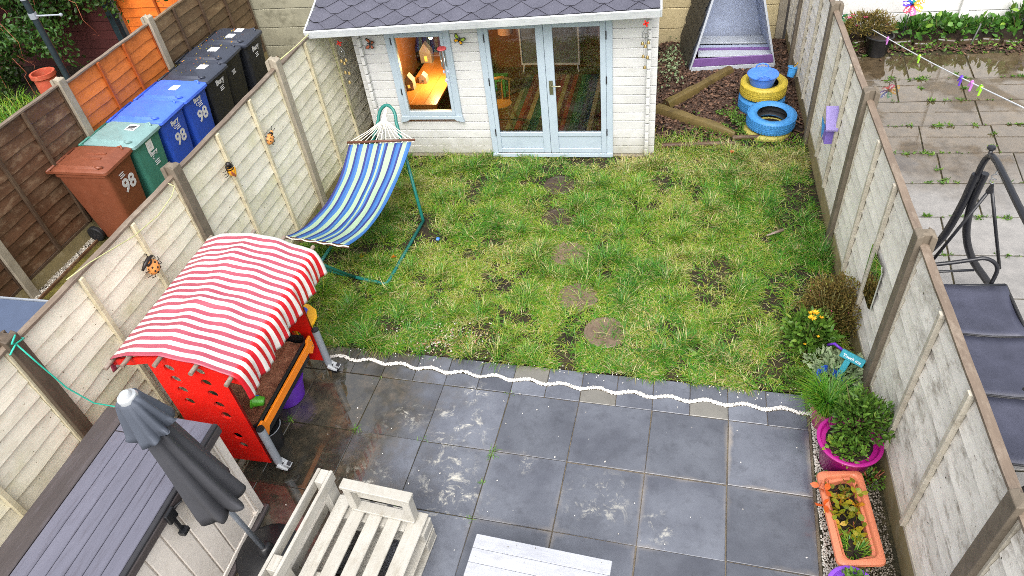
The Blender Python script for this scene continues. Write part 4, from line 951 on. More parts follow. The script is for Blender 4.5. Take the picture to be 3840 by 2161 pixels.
# dark lidded store in the alley, cut by the picture edge
t = thing('lidded_store', 'dark blue grey flat topped store standing in the alley', 'storage box', (-6.1, -.9, AG))
b = MB(); b.bx(-7.0, -5.35, -1.75, -.16, AG, .84); part('body', b, M['box_rim'], t, bev=.01)
b = MB(); b.bx(-7.04, -5.31, -1.78, -.125, .842, .90); M['store_lid'] = plain('blue_grey_lid', S('49556c'), .4, var=.1); lid = part('lid', b, M['store_lid'], t, bev=.012)
b = MB(); b.bx(-7.045, -5.3, -.122, -.108, .86, .906); part('edge_strip', b, M['grey_tube'], lid)
# ------------------------------------------------------------------ hammock
hm = thing('hammock', 'blue and pale green striped hammock slung on a teal steel stand', 'hammock', (-3.75, 1.9, 0))
r = .019
b = MB(); b.tube([(-3.27, 2.36, .03), (-3.335, 1.33, .03), (-3.345, 1.30, .03), (-3.375, 1.29, .03), (-4.12, 1.45, .03)], r, 10); part('base_frame', b, M['teal_metal'], hm, smooth=True)
def hoop(a, c, top, n=18):
    out = []; A, C_, T = Vector(a), Vector(c), Vector(top)
    for i in range(n+1):
        s = i/n; w = (2*s-1); k = 1-abs(w)**4.2
        base = A.lerp(C_, .5+.5*math.copysign(abs(w)**1.0, w)*(1.0 if abs(w) > .8 else abs(w)/.8*1.0))
        out.append(A.lerp(C_, s))
    return out
# far hoop: two inclined legs joined by a round bend at the hook
Lf, Rf, Tp = Vector((-4.16, 2.45, .03)), Vector((-3.27, 2.36, .03)), Vector((-3.70, 3.06, 1.09))
def bend(L, R_, T, wd=.11, dn=.17):
    h = (R_-L).normalized(); up = (T-(L+R_)/2).normalized(); l1 = T-h*wd-up*dn; r1 = T+h*wd-up*dn; pts = [L, L.lerp(l1, .5), l1]
    for k in range(1, 12):
        a = math.pi*(1-k/12); pts.append(T-up*dn+h*wd*math.cos(a)+up*dn*math.sin(a))
    return pts+[r1, R_.lerp(r1, .5), R_]
b = MB(); b.tube(bend(Lf, Rf, Tp), r, 10); part('hoop', b, M['teal_metal'], hm, smooth=True)
b = MB(); b.tube([(-4.16, 2.45, .03), (-4.2, 1.47, .03)], r, 10); part('base_bar', b, M['teal_metal'], hm, smooth=True)
b = MB(); b.tube(bend(Vector((-4.25, 1.46, .03)), Vector((-3.72, 1.36, .03)), Vector((-3.95, .62, 1.02))), r, 10); part('hoop', b, M['teal_metal'], hm, smooth=True)
bf0, bf1 = Vector((-4.075, 2.63, .865)), Vector((-3.30, 2.69, .88)); bn0, bn1 = Vector((-4.30, 1.27, .60)), Vector((-3.55, 1.165, .605))
for a, c, m in ((bf0, bf1, 'bar_brown'), (bn0, bn1, 'bar_brown')):
    b = MB(); b.tube([a, c], .014, 8); part('spreader_bar', b, M[m], hm, smooth=True)
stp = []; pal = {'n': S('28306e'), 'b': S('3c67a0'), 'g': S('93ab8e'), 'c': S('2a5c98'), 'm': S('6d949c')}
seq = 'cnbcgnbnmgnbmgcbngmgnbcbngmgbnbgbc'; seq = 'nbggncbggnbcggncgbngggncbnggbcnn'
for k, s in enumerate(seq): stp.append((k/len(seq), pal[s]))
# a colour ramp takes at most 32 stops
stp = [(k/30, pal[s]) for k, s in enumerate(seq[:30])]
M['hammock_cloth'] = stripes('hammock_cloth', 0, stp, 1)
f0a, f1a = bf0.lerp(bf1, .04)+Vector((0, -.03, -.012)), bf0.lerp(bf1, .96)+Vector((0, -.03, -.012)); n0a, n1a = bn0.lerp(bn1, .03)+Vector((0, .03, -.005)), bn0.lerp(bn1, .97)+Vector((0, .03, -.005))
def ham(u, v):
    p = f0a.lerp(f1a, u).lerp(n0a.lerp(n1a, u), v); s = 4*v*(1-v)
    e = math.sin(u*math.pi); z = p.z-s*(.20+.045*e)+.006*math.sin(u*31+3*math.sin(v*4))*s+.02*(1-e)*s*0
    return (p.x+.012*math.sin(v*7+u*3)*s*.4-.03*s*(u-.5), p.y, z)
b = MB(); b.grid(ham, 64, 44); me = b.mesh('fabric')
a = me.attributes.new('tint', 'FLOAT', 'POINT'); a.data.foreach_set('value', [min(.999, (i//45)/64+.004*math.sin((i % 45)*.5)) for i in range(len(b.v))])
me.polygons.foreach_set('use_smooth', [True]*len(me.polygons)); me.materials.append(M['hammock_cloth'])
fb = part('fabric', me, M['hammock_cloth'], hm); sm = fb.modifiers.new('cloth_thickness', 'SOLIDIFY'); sm.thickness = .004
kn = Vector((-3.715, 2.93, .985)); tp = Vector((-3.70, 3.055, 1.075))
for k in range(13):
    u = k/12; p = bf0.lerp(bf1, .02+.96*u); q = f0a.lerp(f1a, u)
    b = MB(); b.tube([kn+Vector(((u-.5)*.02, 0, 0)), kn.lerp(p, .5)+Vector((0, 0, -.012)), p], .0048, 5); b.tube([p, p+Vector((0, -.01, -.016)), q], .006, 5); part('rope', b, M['rope'], hm, smooth=True)
b = MB(); b.tube([tp, kn+Vector((0, .03, .03)), kn, kn+Vector((0, -.05, -.02))], [.012, .022, .026, .03], 8); b.sphere(kn, (.034, .034, .03)); part('rope_knot', b, M['rope'], hm, smooth=True)
b = MB(); b.tube([(-3.70, 3.06, 1.12), (-3.70, 3.075, 1.08), (-3.70, 3.055, 1.055), (-3.70, 3.04, 1.075)], .006, 6); part('hook', b, M['steel'], hm, smooth=True)
b = MB(); b.tube([bn0.lerp(bn1, u/14)+Vector((0, -.012+.012*math.sin(u*2), .012)) for u in range(15)], .007, 5); part('rope', b, M['rope'], hm, smooth=True)
# ------------------------------------------------------------------ sand and water table with awning
YN, YF = -.965, .115
sd_ = thing('sand_table', 'red and orange wheeled sand table under a red and white striped awning', 'sand table', (-3.8, -.4, 0))
arc = [(-4.36, 1.268), (-4.20, 1.30), (-4.04, 1.335), (-3.90, 1.35), (-3.76, 1.328), (-3.64, 1.298), (-3.50, 1.245), (-3.38, 1.20)]
outer = [(-4.06, .16), (-3.50, .16), (-3.50, 1.16), (-3.38, 1.13)]+arc[::-1]+[(-4.36, 1.22), (-4.2, 1.235), (-4.06, 1.27)]
holes = [circle(x, z, .041) for x, z in [(-3.902, 1.235), (-3.664, 1.228), (-3.904, 1.116), (-3.664, 1.11), (-3.902, 1.0), (-3.662, .99), (-3.905, .868), (-3.665, .862), (-3.66, .742), (-3.665, .487), (-3.665, .365)]]
XZ = lambda y: Matrix(((1, 0, 0, 0), (0, 0, -1, y), (0, 1, 0, 0), (0, 0, 0, 1)))
for y in (YN, YF):
    me = plate_mesh(outer, holes, .02); me.name = 'end_panel'; me.transform(XZ(y)); me.materials.append(M['red_board']); part('end_panel', me, M['red_board'], sd_)
for x in (-3.475, -4.085):
    for y, s in ((YN+.035, -1), (YF-.0, 1)):
        z1 = .545
        b = MB(); b.tube([(x, y, .135), (x, y, z1)], .032, 14); lg = part('leg', b, M['grey_tube'], sd_, smooth=40)
        b = MB(); b.tube([(x, y, z1), (x, y, z1+.012)], [.033, .031], 14); part('cap', b, M['black_plastic'], lg, smooth=40)
        b = MB(); b.tube([(x, y, .135), (x, y, .105), (x+.012, y, .085)], [.031, .03, .02], 12)
        b.tube([(x, y-.026, .11), (x+.05, y-.026, .075), (x+.075, y-.026, .06)], [.022, .018, .012], 8); b.tube([(x, y+.026, .11), (x+.05, y+.026, .075), (x+.075, y+.026, .06)], [.022, .018, .012], 8)
        b.box((x+.075, y, .10), (.06, .045, .014), Matrix.Rotation(R(25), 3, 'Y')); part('caster_fork', b, M['caster_grey'], lg, smooth=40)
        b = MB(); b.lathe([(.0, -.014), (.045, -.014), (.05, -.008), (.05, .008), (.045, .014), (0, .014)], (0, 0, 0), 18, 0, Matrix.Translation((x+.035, y, .052)) @ Matrix.Rotation(R(90), 4, 'X')); part('caster_wheel', b, M['black_plastic'], lg, smooth=40)
        b = MB(); b.box((x+.088, y, .108), (.03, .03, .012), Matrix.Rotation(R(25), 3, 'Y')); part('brake_pedal', b, M['dark'], lg)
for x, m in ((-3.512, 'orange_plastic'), (-4.05, 'orange_plastic')):
    s = 1 if x > -3.8 else -1
    poly = [(YN+.055, .40), (YN+.055, .535), (YN+.12, .535), (YN+.135, .50), (YF-.135, .50), (YF-.12, .535), (YF-.055, .535), (YF-.055, .40), (YF-.09, .385), (YF-.11, .365), (YF-.16, .42), (YN+.16, .42), (YN+.11, .365), (YN+.09, .385)]
    b = MB(); b.prism(poly, 0, .022*1, M=Matrix(((0, 0, s, x-.011*s), (1, 0, 0, 0), (0, 1, 0, 0), (0, 0, 0, 1)))); rl = part('side_rail', b, M[m], sd_, bev=.004)
    for y in (YN+.075, YF-.075):
        for z in (.43, .495): b = MB(); b.sphere((x+.012*s, y, z), (.004, .007, .007), 8, 4); part('bolt', b, M['steel'], rl)
b = MB(); x0, x1, y0, y1 = -4.03, -3.535, YN+.06, YF-.06
loop = [(x0, y0+.04), (x0+.04, y0), (x1-.04, y0), (x1, y0+.04), (x1, y1-.04), (x1-.04, y1), (x0+.04, y1), (x0, y1-.04)]
b.tube([(x, y, .515) for x, y in loop], .013, 8, closed=True)
n8 = 8; vs = [(x, y, .51) for x, y in loop]+[(x*.0+(-3.78+(x+3.78)*.93), -.425+(y+.425)*.97, .30) for x, y in loop]
b.add(vs, [(i, i+n8, (i+1) % n8+n8, (i+1) % n8) for i in range(n8)]+[tuple(range(n8, 16))])
tub = part('tub', b, M['black_plastic'], sd_, smooth=30)
b = MB(); b.grid(lambda u, v: (-4.01+.455*u, -.885+.92*v, .425+.05*float(vnoise([u*3.2], [v*5.5], 1., 4)[0])+.03*float(vnoise([u*9], [v*17], 1., 6)[0])-.02*u), 24, 40); part('sand', b, M['sand'], sd_, smooth=True, label='damp reddish sand')
DW = [(-4.33, 1.285), (-4.17, 1.33), (-3.895, 1.37), (-3.64, 1.318), (-3.405, 1.232)]
for x, z in DW:
    b = MB(); b.tube([(x, YN-.105, z), (x, YF+.30, z)], .017, 10); part('dowel', b, M['cap_wood_end'], sd_, smooth=40)
prof = [(-4.385, 1.16), (-4.365, 1.24), (-4.335, 1.305)]+[(x, z+.034) for x, z in DW[1:4]]+[(-3.405, 1.256), (-3.37, 1.235), (-3.352, 1.18), (-3.345, 1.10), (-3.348, 1.0)]
acc = [0]
for p, q in zip(prof[:-1], prof[1:]): acc.append(acc[-1]+math.hypot(q[0]-p[0], q[1]-p[1]))
CY0, CY1 = YN-.035, YF+.245
def awn(u, v):
    s = u*acc[-1]; x = np.interp(s, acc, [p[0] for p in prof]); z = np.interp(s, acc, [p[1] for p in prof])
    y = CY0+(CY1-CY0)*v; top = max(0, 1-abs((u-.42)/.34)**4)
    sag = sum(math.exp(-((s-(acc[i]+acc[i+1])/2)/.07)**2) for i in (3, 4, 5) if i < len(acc)-1)
    z -= (.004+.008*math.sin(math.pi*v))*sag*.8
    z += .022*(float(vnoise([u*7+1], [v*6], 1., 15)[0])-.5)*top+.008*math.sin(v*21+u*13+2*math.sin(u*9))*top*(.4+.6*math.sin(v*5)**2)+.016*math.exp(-((v-.36-.25*(u-.3))/.035)**2)*top*min(1, max(0, (u-.2)*6))
    if u > .78: x += .016*math.sin(v*33)*(u-.78)/.22+.01*math.sin(v*71)*(u-.78)/.22
    if u < .14: x += .016*math.sin(v*29)*(1-u/.14)
    return (float(x), y+.01*(u-.4)*math.sin(v*3.1), float(z))
b = MB(); NU, NV = 60, 84; b.grid(awn, NU, NV); me = b.mesh('awning')
a = me.attributes.new('tint', 'FLOAT', 'POINT'); NS = 46
a.data.foreach_set('value', [(i % (NV+1))/NV*.999 for i in range(len(b.v))])
def awning_mat():
    t = NT('striped_awning'); v = t.attr('tint'); w = t.math('FRACT', t.math('MULTIPLY', v, 19.))
    sepx = t.sep(t.pos(shift=False))
    n = t.noise(t.pos(shift=False), 5, 6); z = t.noise(t.pos(shift=False), 60, 2)
    red = S('c83248'); red2 = S('b8606e'); c = t.mix(t.step(w, .485, .515), t.mix(t.step(t.sep(t.pos(shift=False))[0], -3.41, -3.385), t.ramp(n, [(.3, S('a8485a')), (.7, S('b25a69'))]), S('cf1c28')), t.ramp(n, [(.25, S('d9d4cf')), (.6, S('efece6'))]))
    t.bump(z, .1, .002); m = t.fin(c, .38, 0, .5)
    tr = t.n('ShaderNodeBsdfTranslucent'); t.l(c, tr.inputs['Color']); mx = t.n('ShaderNodeMixShader'); mx.inputs[0].default_value = .15; t.l(t.b.outputs[0], mx.inputs[1]); t.l(tr.outputs[0], mx.inputs[2]); t.l(mx.outputs[0], t.out.inputs['Surface'])
    return m
M['awning'] = awning_mat(); me.polygons.foreach_set('use_smooth', [True]*len(me.polygons)); me.materials.append(M['awning'])
part('awning', me, M['awning'], sd_).modifiers.new('cloth_thickness', 'SOLIDIFY').thickness = .004
ys = thing('tray_seat', 'yellow half round tray with a blue scoop beyond the sand table', 'toy tray', (-3.66, .28, .3))
pl_ = [(-3.85, .145), (-3.55, .145), (-3.53, .2), (-3.535, .29), (-3.58, .37), (-3.66, .42), (-3.75, .44), (-3.85, .42)]
b = MB(); b.prism(pl_, .515, .545); part('tray', b, M['yellow_plastic'], ys, bev=.008)
b = MB(); b.prism([(-3.85, .19), (-3.70, .21), (-3.63, .27), (-3.64, .345), (-3.73, .38), (-3.85, .37)], .546, .575); part('scoop', b, M['blue_plastic'], ys, bev=.008)
for x in (-3.8, -3.62):
    b = MB(); b.tube([(x, .27, 0.0), (x, .27, .514)], .015, 8); part('leg', b, M['yellow_plastic'], ys)
def bucket(name, label, c, r0, r1, h, mat, cat='bucket', n=28, rim=.008, handle=None, tilt=None, wall=.006):
    t = thing(name, label, cat, c); Mx = Matrix.Translation(c) @ (tilt or Matrix())
    b = MB(); b.lathe([(r0*.6, 0), (r0, .002), (r1, h), (r1+rim, h), (r1+rim, h-.012), (r1, h-.014)], (0, 0, 0), n, 0, Mx); b.lathe([(r1, h), (r1-wall, h-.002), (r0-wall, .01), (0, .01)], (0, 0, 0), n, 0, Mx)
    part('body', b, M[mat], t, smooth=35)
    if handle:
        b = MB(); b.tube([((r1+.004)*math.cos(a), (r1+.004)*math.sin(a)*handle[2], h-.005+handle[1]*math.sin(a)*0+handle[1]*math.sin(a)) for a in [math.pi*k/12 for k in range(13)]], .0045, 6, 0, True, Mx); part('handle', b, M[handle[0]], t, smooth=True)
    return t
bucket('toy_bucket', 'small lime green bucket on its side in the sand', (-3.60, -.64, .50), .035, .055, .10, 'lime', 'toy bucket', handle=('blue_plastic', -.06, .5), tilt=Matrix.Rotation(R(-75), 4, 'Y') @ Matrix.Rotation(R(15), 4, 'X'))
bucket('round_tub', 'purple round tub on the paving under the sand table', (-3.77, -.20, 0), .15, .19, .23, 'purple', 'tub')
t = thing('octagonal_bucket', 'black octagonal bucket behind the sand table leg', 'bucket', (-3.68, -.72, 0))
b = MB(); b.lathe([(.09, 0), (.115, .24), (.125, .24), (.125, .225)], (-3.665, -.70, 0), 8); b.lathe([(.115, .24), (.106, .238), (.085, .012), (0, .012)], (-3.665, -.70, 0), 8); part('body', b, M['black_plastic'], t)
b = MB(); b.tube([(-3.665+.125*math.cos(a), -.7+.125*math.sin(a), .24) for a in [R(-70)+R(110)*k/8 for k in range(9)]], .004, 6); part('handle', b, M['grey_tube'], t)
# ------------------------------------------------------------------ plastic garden store
kx0, kx1, ky0, ky1, kz = -4.27, -3.47, -2.74, -1.27, 1.02
kt = thing('storage_box', 'beige plastic garden store with wet charcoal lid beside the parasol', 'storage box', (-3.87, -2.0, 0))
b = MB(); b.bx(kx0+.02, kx1-.02, ky0+.02, ky1-.02, .02, kz); part('body', b, M['box_body'], kt, bev=.01)
b = MB(); b.bx(kx0-.02, kx1+.035, ky0-.02, ky1+.02, -.0, .035); part('base', b, M['box_rim'], kt, bev=.008)
ncol = 8; wy = (ky1-ky0-.16)/ncol
for k in range(ncol):
    y0 = ky0+.08+k*wy; e = .008 if k != 3 else .008
    b = MB(); b.bx(kx1-.019, kx1-.004, y0+.006, y0+wy-.006, .09, kz-.04); part('front_plank', b, M['box_body'], kt, bev=.006)
for y in (ky0+.04, ky1-.04):
    b = MB(); b.bx(kx1-.02, kx1+.012, y-.035, y+.035, .037, kz-.02); part('corner_post', b, M['box_body'], kt, bev=.01)
for y in (-2.0, -1.30):
    b = MB(); b.bx(kx1-.018, kx1+.003, ky0+.076, ky1-.076, .04, .086); 
part('kick_rail', b, M['box_body'], kt, bev=.006)
b = MB(); b.tube([(kx1+.016, ky1-.10, .12), (kx1+.016, ky1-.10, kz-.06)], .009, 8); b.box((kx1+.012, ky1-.10, .1), (.03, .04, .03)); part('hinge_rod', b, M['box_body'], kt, smooth=40)
# lid: frame, planks, slight fall to the front
fall = lambda x: kz+.09-.06*(x-kx0)/(kx1-kx0)
def lidbox(xa, xb, ya, yb, dz=0., th=.03):
    b = MB(); za, zb = fall(xa)+dz, fall(xb)+dz
    b.add([(xa, ya, za), (xb, ya, zb), (xb, yb, zb), (xa, yb, za), (xa, ya, za-th), (xb, ya, zb-th), (xb, yb, zb-th), (xa, yb, za-th)], [(0, 1, 2, 3), (7, 6, 5, 4), (0, 4, 5, 1), (1, 5, 6, 2), (2, 6, 7, 3), (3, 7, 4, 0)]); return b
lid = part('lid', lidbox(kx0-.015, kx1+.03, ky0-.02, ky1+.02, -.012, .075), M['box_rim'], kt, bev=.012)
part('lid_border', lidbox(kx0-.01, kx0+.16, ky0-.01, ky1+.015, .002, .012), M['box_rim'], lid, bev=.004)
xs = [kx0+.166+k*(kx1-.01-kx0-.166)/6 for k in range(7)]
for a, c in zip(xs[:-1], xs[1:]):
    part('lid_plank', lidbox(a+.002, c-.002, ky0+.01, ky1-.16, .002, .012), M['box_lid'], lid, bev=.004)
part('lid_border', lidbox(kx0+.168, kx1-.01, ky1-.152, ky1+.012, .002, .012), M['box_lid'], lid, bev=.004)
part('lid_lip', lidbox(kx1-.006, kx1+.026, ky0-.01, ky1+.015, .006, .06), M['dark'], lid, bev=.005)
b = MB(); b.bx(kx1+.032, kx1+.055, -1.945, -1.865, .95, 1.04); b.bx(kx1+.034, kx1+.05, -1.92, -1.89, .80, .95); b.bx(kx1+.028, kx1+.075, -1.935, -1.875, .80, .835); b.tube([(kx1+.03, -1.86, 1.0), (kx1+.06, -1.8, 1.0)], .008, 6); part('latch', b, M['black_plastic'], kt, bev=.004)
# ------------------------------------------------------------------ parasol, furled
pa = thing('parasol', 'furled charcoal parasol with slate blue top skirt and white cap', 'parasol', (-3.25, -1.63, 0))
B0, T0 = Vector((-3.25, -1.63, .02)), Vector((-3.325, -1.748, 1.985)); ax = (T0-B0).normalized()
FR = Matrix.Translation(B0) @ ax.to_track_quat('Z', 'Y').to_matrix().to_4x4(); LN = (T0-B0).length
b = MB(); b.lathe([(.0, -.02), (.23, -.02), (.235, .02), (.2, .05), (.06, .07), (.045, .12), (.03, .13)], (0, 0, 0), 30, 0, Matrix.Translation((-3.25, -1.63, .02))); part('base', b, M['black_plastic'], pa, smooth=40)
b = MB(); b.tube([(0, 0, .06), (0, 0, LN-.05)], .019, 12, 0, True, FR); part('pole', b, M['alu'], pa, smooth=True)
def cloth(prof, folds, ph, amp, n=96):
    b = MB(); vs = []; fs = []
    for i, (r, z) in enumerate(prof):
        for k in range(n):
            a = 2*math.pi*k/n; f = 2/math.pi*math.asin(.97*math.sin(folds*a+ph+1.1*math.sin(2*a+i*.10)+.6*math.sin(a+.7))); w = f*(.62+.38*math.sin(3*a+ph*2+.5))+.25*math.sin(2*a+1.9)
            rr = r*(1+amp(i/(len(prof)-1))*w)+.006*math.sin(3*a+i*.8); vs.append((rr*math.cos(a+.04*i), rr*math.sin(a+.04*i), z+(.03*w+.02*math.sin(2*a+1) if i == len(prof)-1 else 0)))
    for i in range(len(prof)-1):
        for k in range(n): fs.append((i*n+k, i*n+(k+1) % n, (i+1)*n+(k+1) % n, (i+1)*n+k))
    b.add(vs, fs, 0, FR); return b
top = LN
o = part('canopy', cloth([(.025, top-.04), (.06, top-.1), (.078, top-.22), (.092, top-.4), (.112, top-.6), (.132, top-.8), (.150, top-.98), (.16, top-1.08), (.165, top-1.14)], 7, .6, lambda s: .05+.42*s**.8), M['umb'], pa, smooth=True); o.modifiers.new('cloth_thickness', 'SOLIDIFY').thickness = .004
o = part('top_skirt', cloth([(.045, top-.02), (.068, top-.05), (.088, top-.13), (.108, top-.22), (.122, top-.28), (.128, top-.30)], 9, .2, lambda s: .03+.40*s), M['umb_top'], pa, smooth=True); o.modifiers.new('cloth_thickness', 'SOLIDIFY').thickness = .003
b = MB(); b.lathe([(.052, top-.045), (.056, top-.03), (.05, top-.012), (.036, top-.006), (.032, top+.004), (.025, top+.012), (0, top+.014)], (0, 0, 0), 24, 0, FR); part('cap', b, M['caster_grey'], pa, smooth=40)
for k in range(6):
    a = 6.283*k/6+.3; b = MB(); b.tube([(.02*math.cos(a), .02*math.sin(a), top-.5), (.075*math.cos(a), .075*math.sin(a), top-1.12), (.09*math.cos(a), .09*math.sin(a), top-1.17)], .007, 5, 0, True, FR); part('rib', b, M['dark'], pa)
# ------------------------------------------------------------------ pallet bench (local frame; x across from the back, y along towards the lawn end)
BA = -.085
be = thing('pallet_bench', 'white washed pallet bench with slatted seat, back and low arm', 'bench', (-2.72, -1.245, 0), BA, local=True)
WB = M['white_bench']
def pb(name, x0, x1, y0, y1, z0, z1, parent=None, bev=.005):
    b = MB(); b.bx(x0, x1, y0, y1, z0, z1)
    return part(name, b, WB, parent or be, bev=bev)
BLN = 1.25; W0, W1 = -.045, .66
for lev in (0, 1):
    z = .002+lev*.145
    if lev == 0:
        for x in (W0+.0, W0+.3, W1-.1): pb('runner', x, x+.1, -BLN, 0, z, z+.022)
    else:
        for x in (W0, W0+.3, W1-.1): pb('runner', x, x+.1, -BLN, 0, z, z+.020)
    for y in (-.145, -BLN/2-.07, -BLN):
        for x in (W0, W0+.3, W1-.1): pb('block', x+.002, x+.098, y+.002, y+.143, z+.0225, z+.099)
        pb('cross_board', W0, W1, y, y+.145, z+.0995, z+.1205)
for k in range(5):
    x = (-.045, .095, .235, .378, .530)[k]; pb('slat', x, x+(.12 if k == 4 else .1), -BLN, -.0, .290, .311)
# back: an upright pallet
bx0, bx1 = -.168, -.048
for k, z in enumerate((.16, .31, .46)):
    if k == 2: pb('back_slat', bx1-.024, bx1, -BLN-.05, .035, z+.0, z+.1)
    if k != 1: pb('back_slat', bx0, bx0+.024, -BLN-.05, .035, z+.0, z+.1)
for y in (-.075, -BLN/2-.1, -BLN-.05):
    pb('back_block', bx0+.026, bx1-.026, y, y+.108, .02, .555); 
    pb('back_upright', bx1+.0015, bx1+.02, y+.01, y+.1, .0, .285)
# arm: a frame standing on the seat end
ya, yb = -.10, -.022
pb('arm_rail', .075, .60, ya, yb, .566, .60)
pb('arm_board', .10, .585, ya-.002, yb, .312, .334)
for x in (.088, .53): pb('arm_post', x, x+.06, ya+.004, yb-.003, .3345, .565)
pb('arm_slat', .149, .529, yb-.024, yb-.003, .41, .48)
# ------------------------------------------------------------------ low white table
ta = thing('low_table', 'low white boarded table with worn paint on the slate paving', 'table', (-1.24, -1.72, 0), -.062, local=True)
for k in range(5):
    b = MB(); y = .245-k*.098; b.bx(-.45, .45, y-.096, y, .385, .41); part('table_board', b, M['white_table'], ta, bev=.003)
b = MB(); b.bx(-.42, .42, .19, .215, .30, .383); b.bx(-.42, .42, -.215, -.19, .30, .383); b.bx(-.42, -.395, -.19, .19, .30, .383); b.bx(.395, .42, -.19, .19, .30, .383); part('apron', b, M['white_table'], ta)
for x in (-.385, .385):
    for y in (-.18, .18): b = MB(); b.bx(x-.025, x+.025, y-.025, y+.025, 0, .384); part('leg', b, M['white_table'], ta)
# ------------------------------------------------------------------ planters and plants along the white fence
def pot(name, label, c, r0, r1, h, mat, cat='plant pot', n=36, soil_=.03):
    t = thing(name, label, cat, c)
    b = MB(); b.lathe([(r0*.5, 0), (r0*.93, .0), (r0, .012), (r1*.97, h*.86), (r1, h-.035), (r1+.016, h-.022), (r1+.018, h-.006), (r1+.008, h), (r1-.006, h-.002), (r1-.012, h-.02), (r1-.018, h-soil_)], c, n); part('body', b, M[mat], t, smooth=50)
    b = MB(); b.lathe([(r1-.017, h-soil_-.004), (r1*.5, h-soil_+.008), (0, h-soil_+.012)], c, 20); part('soil', b, M['soil'], t, smooth=True)
    return t
def bush(name, label, c, rx, ry, h, n, ll, lw, mat, cat='plant', tint=(0, 1), hollow=.35, stems=14, stem='stem', up=.6, seed=0, group=None, z0=.25):
    r = np.random.default_rng(seed+5); t = thing(name, label, cat, c, group=group)
    u = r.normal(size=(n, 3)); u /= np.linalg.norm(u, axis=1)[:, None]; u[:, 2] = np.abs(u[:, 2])*.95+.0
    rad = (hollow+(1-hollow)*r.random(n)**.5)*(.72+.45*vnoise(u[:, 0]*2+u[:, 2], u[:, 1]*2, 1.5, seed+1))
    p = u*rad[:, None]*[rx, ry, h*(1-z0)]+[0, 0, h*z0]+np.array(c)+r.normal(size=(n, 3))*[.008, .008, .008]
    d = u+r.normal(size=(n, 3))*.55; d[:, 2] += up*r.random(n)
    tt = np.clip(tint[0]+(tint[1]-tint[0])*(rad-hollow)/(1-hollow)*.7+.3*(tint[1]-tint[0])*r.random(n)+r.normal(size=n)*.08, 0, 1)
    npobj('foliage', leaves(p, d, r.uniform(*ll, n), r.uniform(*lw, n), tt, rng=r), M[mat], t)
    b = MB(); rr = random.Random(seed)
    for k in range(stems):
        a = rr.uniform(0, 6.283); q = rr.uniform(.3, .9); e = Vector(c)+Vector((math.cos(a)*rx*q, math.sin(a)*ry*q, h*rr.uniform(.5, .95)))
        s = Vector(c)+Vector((math.cos(a)*rx*.15, math.sin(a)*ry*.15, 0)); b.tube([s, s.lerp(e, .5)+Vector((0, 0, h*.08)), e], [.006, .005, .003], 5)
    part('stem', b, M[stem], t, smooth=True); return t
def tuft(name, label, c, n, L, spread, lean, mat='grass', tint=(0, .4), cat='grass plant', W=(.004, .008), seed=1):
    r = np.random.default_rng(seed); a = r.random(n)*6.283; q = r.random(n)**.5*spread
    P_ = np.stack([c[0]+np.cos(a)*q, c[1]+np.sin(a)*q, np.full(n, c[2])], 1)
    o = npobj(name, blades(P_, r.uniform(*L, n), r.uniform(*W, n), np.clip(r.normal(lean, .25, n), .1, 1.4), a+r.normal(size=n)*.5, np.clip(r.uniform(*tint, n), 0, 1), .75), M[mat], None, label, None, cat); return o
pot('plant_pot', 'large magenta plant pot holding a leafy green shrub', (.80, -.30, 0), .155, .205, .30, 'magenta')
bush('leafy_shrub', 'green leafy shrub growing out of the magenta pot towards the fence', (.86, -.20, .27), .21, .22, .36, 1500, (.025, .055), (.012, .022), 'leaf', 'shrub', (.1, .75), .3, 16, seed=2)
bush('pot_groundcover', 'low round leaved plant trailing over the magenta pot rim', (.77, -.36, .25), .15, .12, .07, 260, (.025, .045), (.02, .032), 'leaf', 'plant', (.35, 1), .3, 8, seed=3)
pot('plant_pot', 'faded pink pot mostly hidden under an arching grass tuft', (.735, .06, 0), .11, .135, .22, 'pink_pot')
tuft('grass_tuft', 'arching bright green grass tuft growing in the faded pink pot', (.72, .10, .2), 620, (.14, .30), .09, .75, tint=(0, .45), seed=4)
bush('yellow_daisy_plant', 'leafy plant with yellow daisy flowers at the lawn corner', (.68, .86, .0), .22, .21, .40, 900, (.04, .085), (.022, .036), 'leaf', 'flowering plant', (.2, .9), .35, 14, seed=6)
fl = [t for t in bpy.data.objects if t.name.startswith('yellow_daisy_plant')][0]
for (x, y, z, s, full) in ((.635, .80, .415, 1, 1), (.66, .84, .44, .9, 1), (.62, .84, .425, .7, 0), (.71, .82, .40, .7, 0), (.69, .70, .30, .5, 0), (.60, .68, .22, .5, 0)):
    n = 22; a = np.arange(n)*6.283/n+RNG.normal(size=n)*.1; d = np.stack([np.cos(a), np.sin(a), np.full(n, .35 if full else 1.3)], 1)
    npobj('flower_head', leaves(np.tile([x, y, z], (n, 1)), d, .038*s, .012*s, RNG.random(n), .15), M['petal'], fl)
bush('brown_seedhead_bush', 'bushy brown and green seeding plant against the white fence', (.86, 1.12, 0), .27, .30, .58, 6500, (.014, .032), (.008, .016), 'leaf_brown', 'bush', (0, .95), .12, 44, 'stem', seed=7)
n = 26; a = RNG.random((n, 3)); npobj('tiny_flowers', leaves(np.array([.86, 1.1, .2])+(a-.5)*[.5, .5, .5], RNG.normal(size=(n, 3)), .012, .010, RNG.random(n)), M['pink_petal'], [o for o in bpy.data.objects if o.name.startswith('brown_seedhead_bush')][0])
bush('furry_leaved_plant', 'grey green furry leaved plant below the turquoise sign', (.86, .47, .05), .20, .20, .22, 520, (.05, .09), (.022, .034), 'leaf_grey', 'plant', (.1, 1), .3, 8, seed=8)
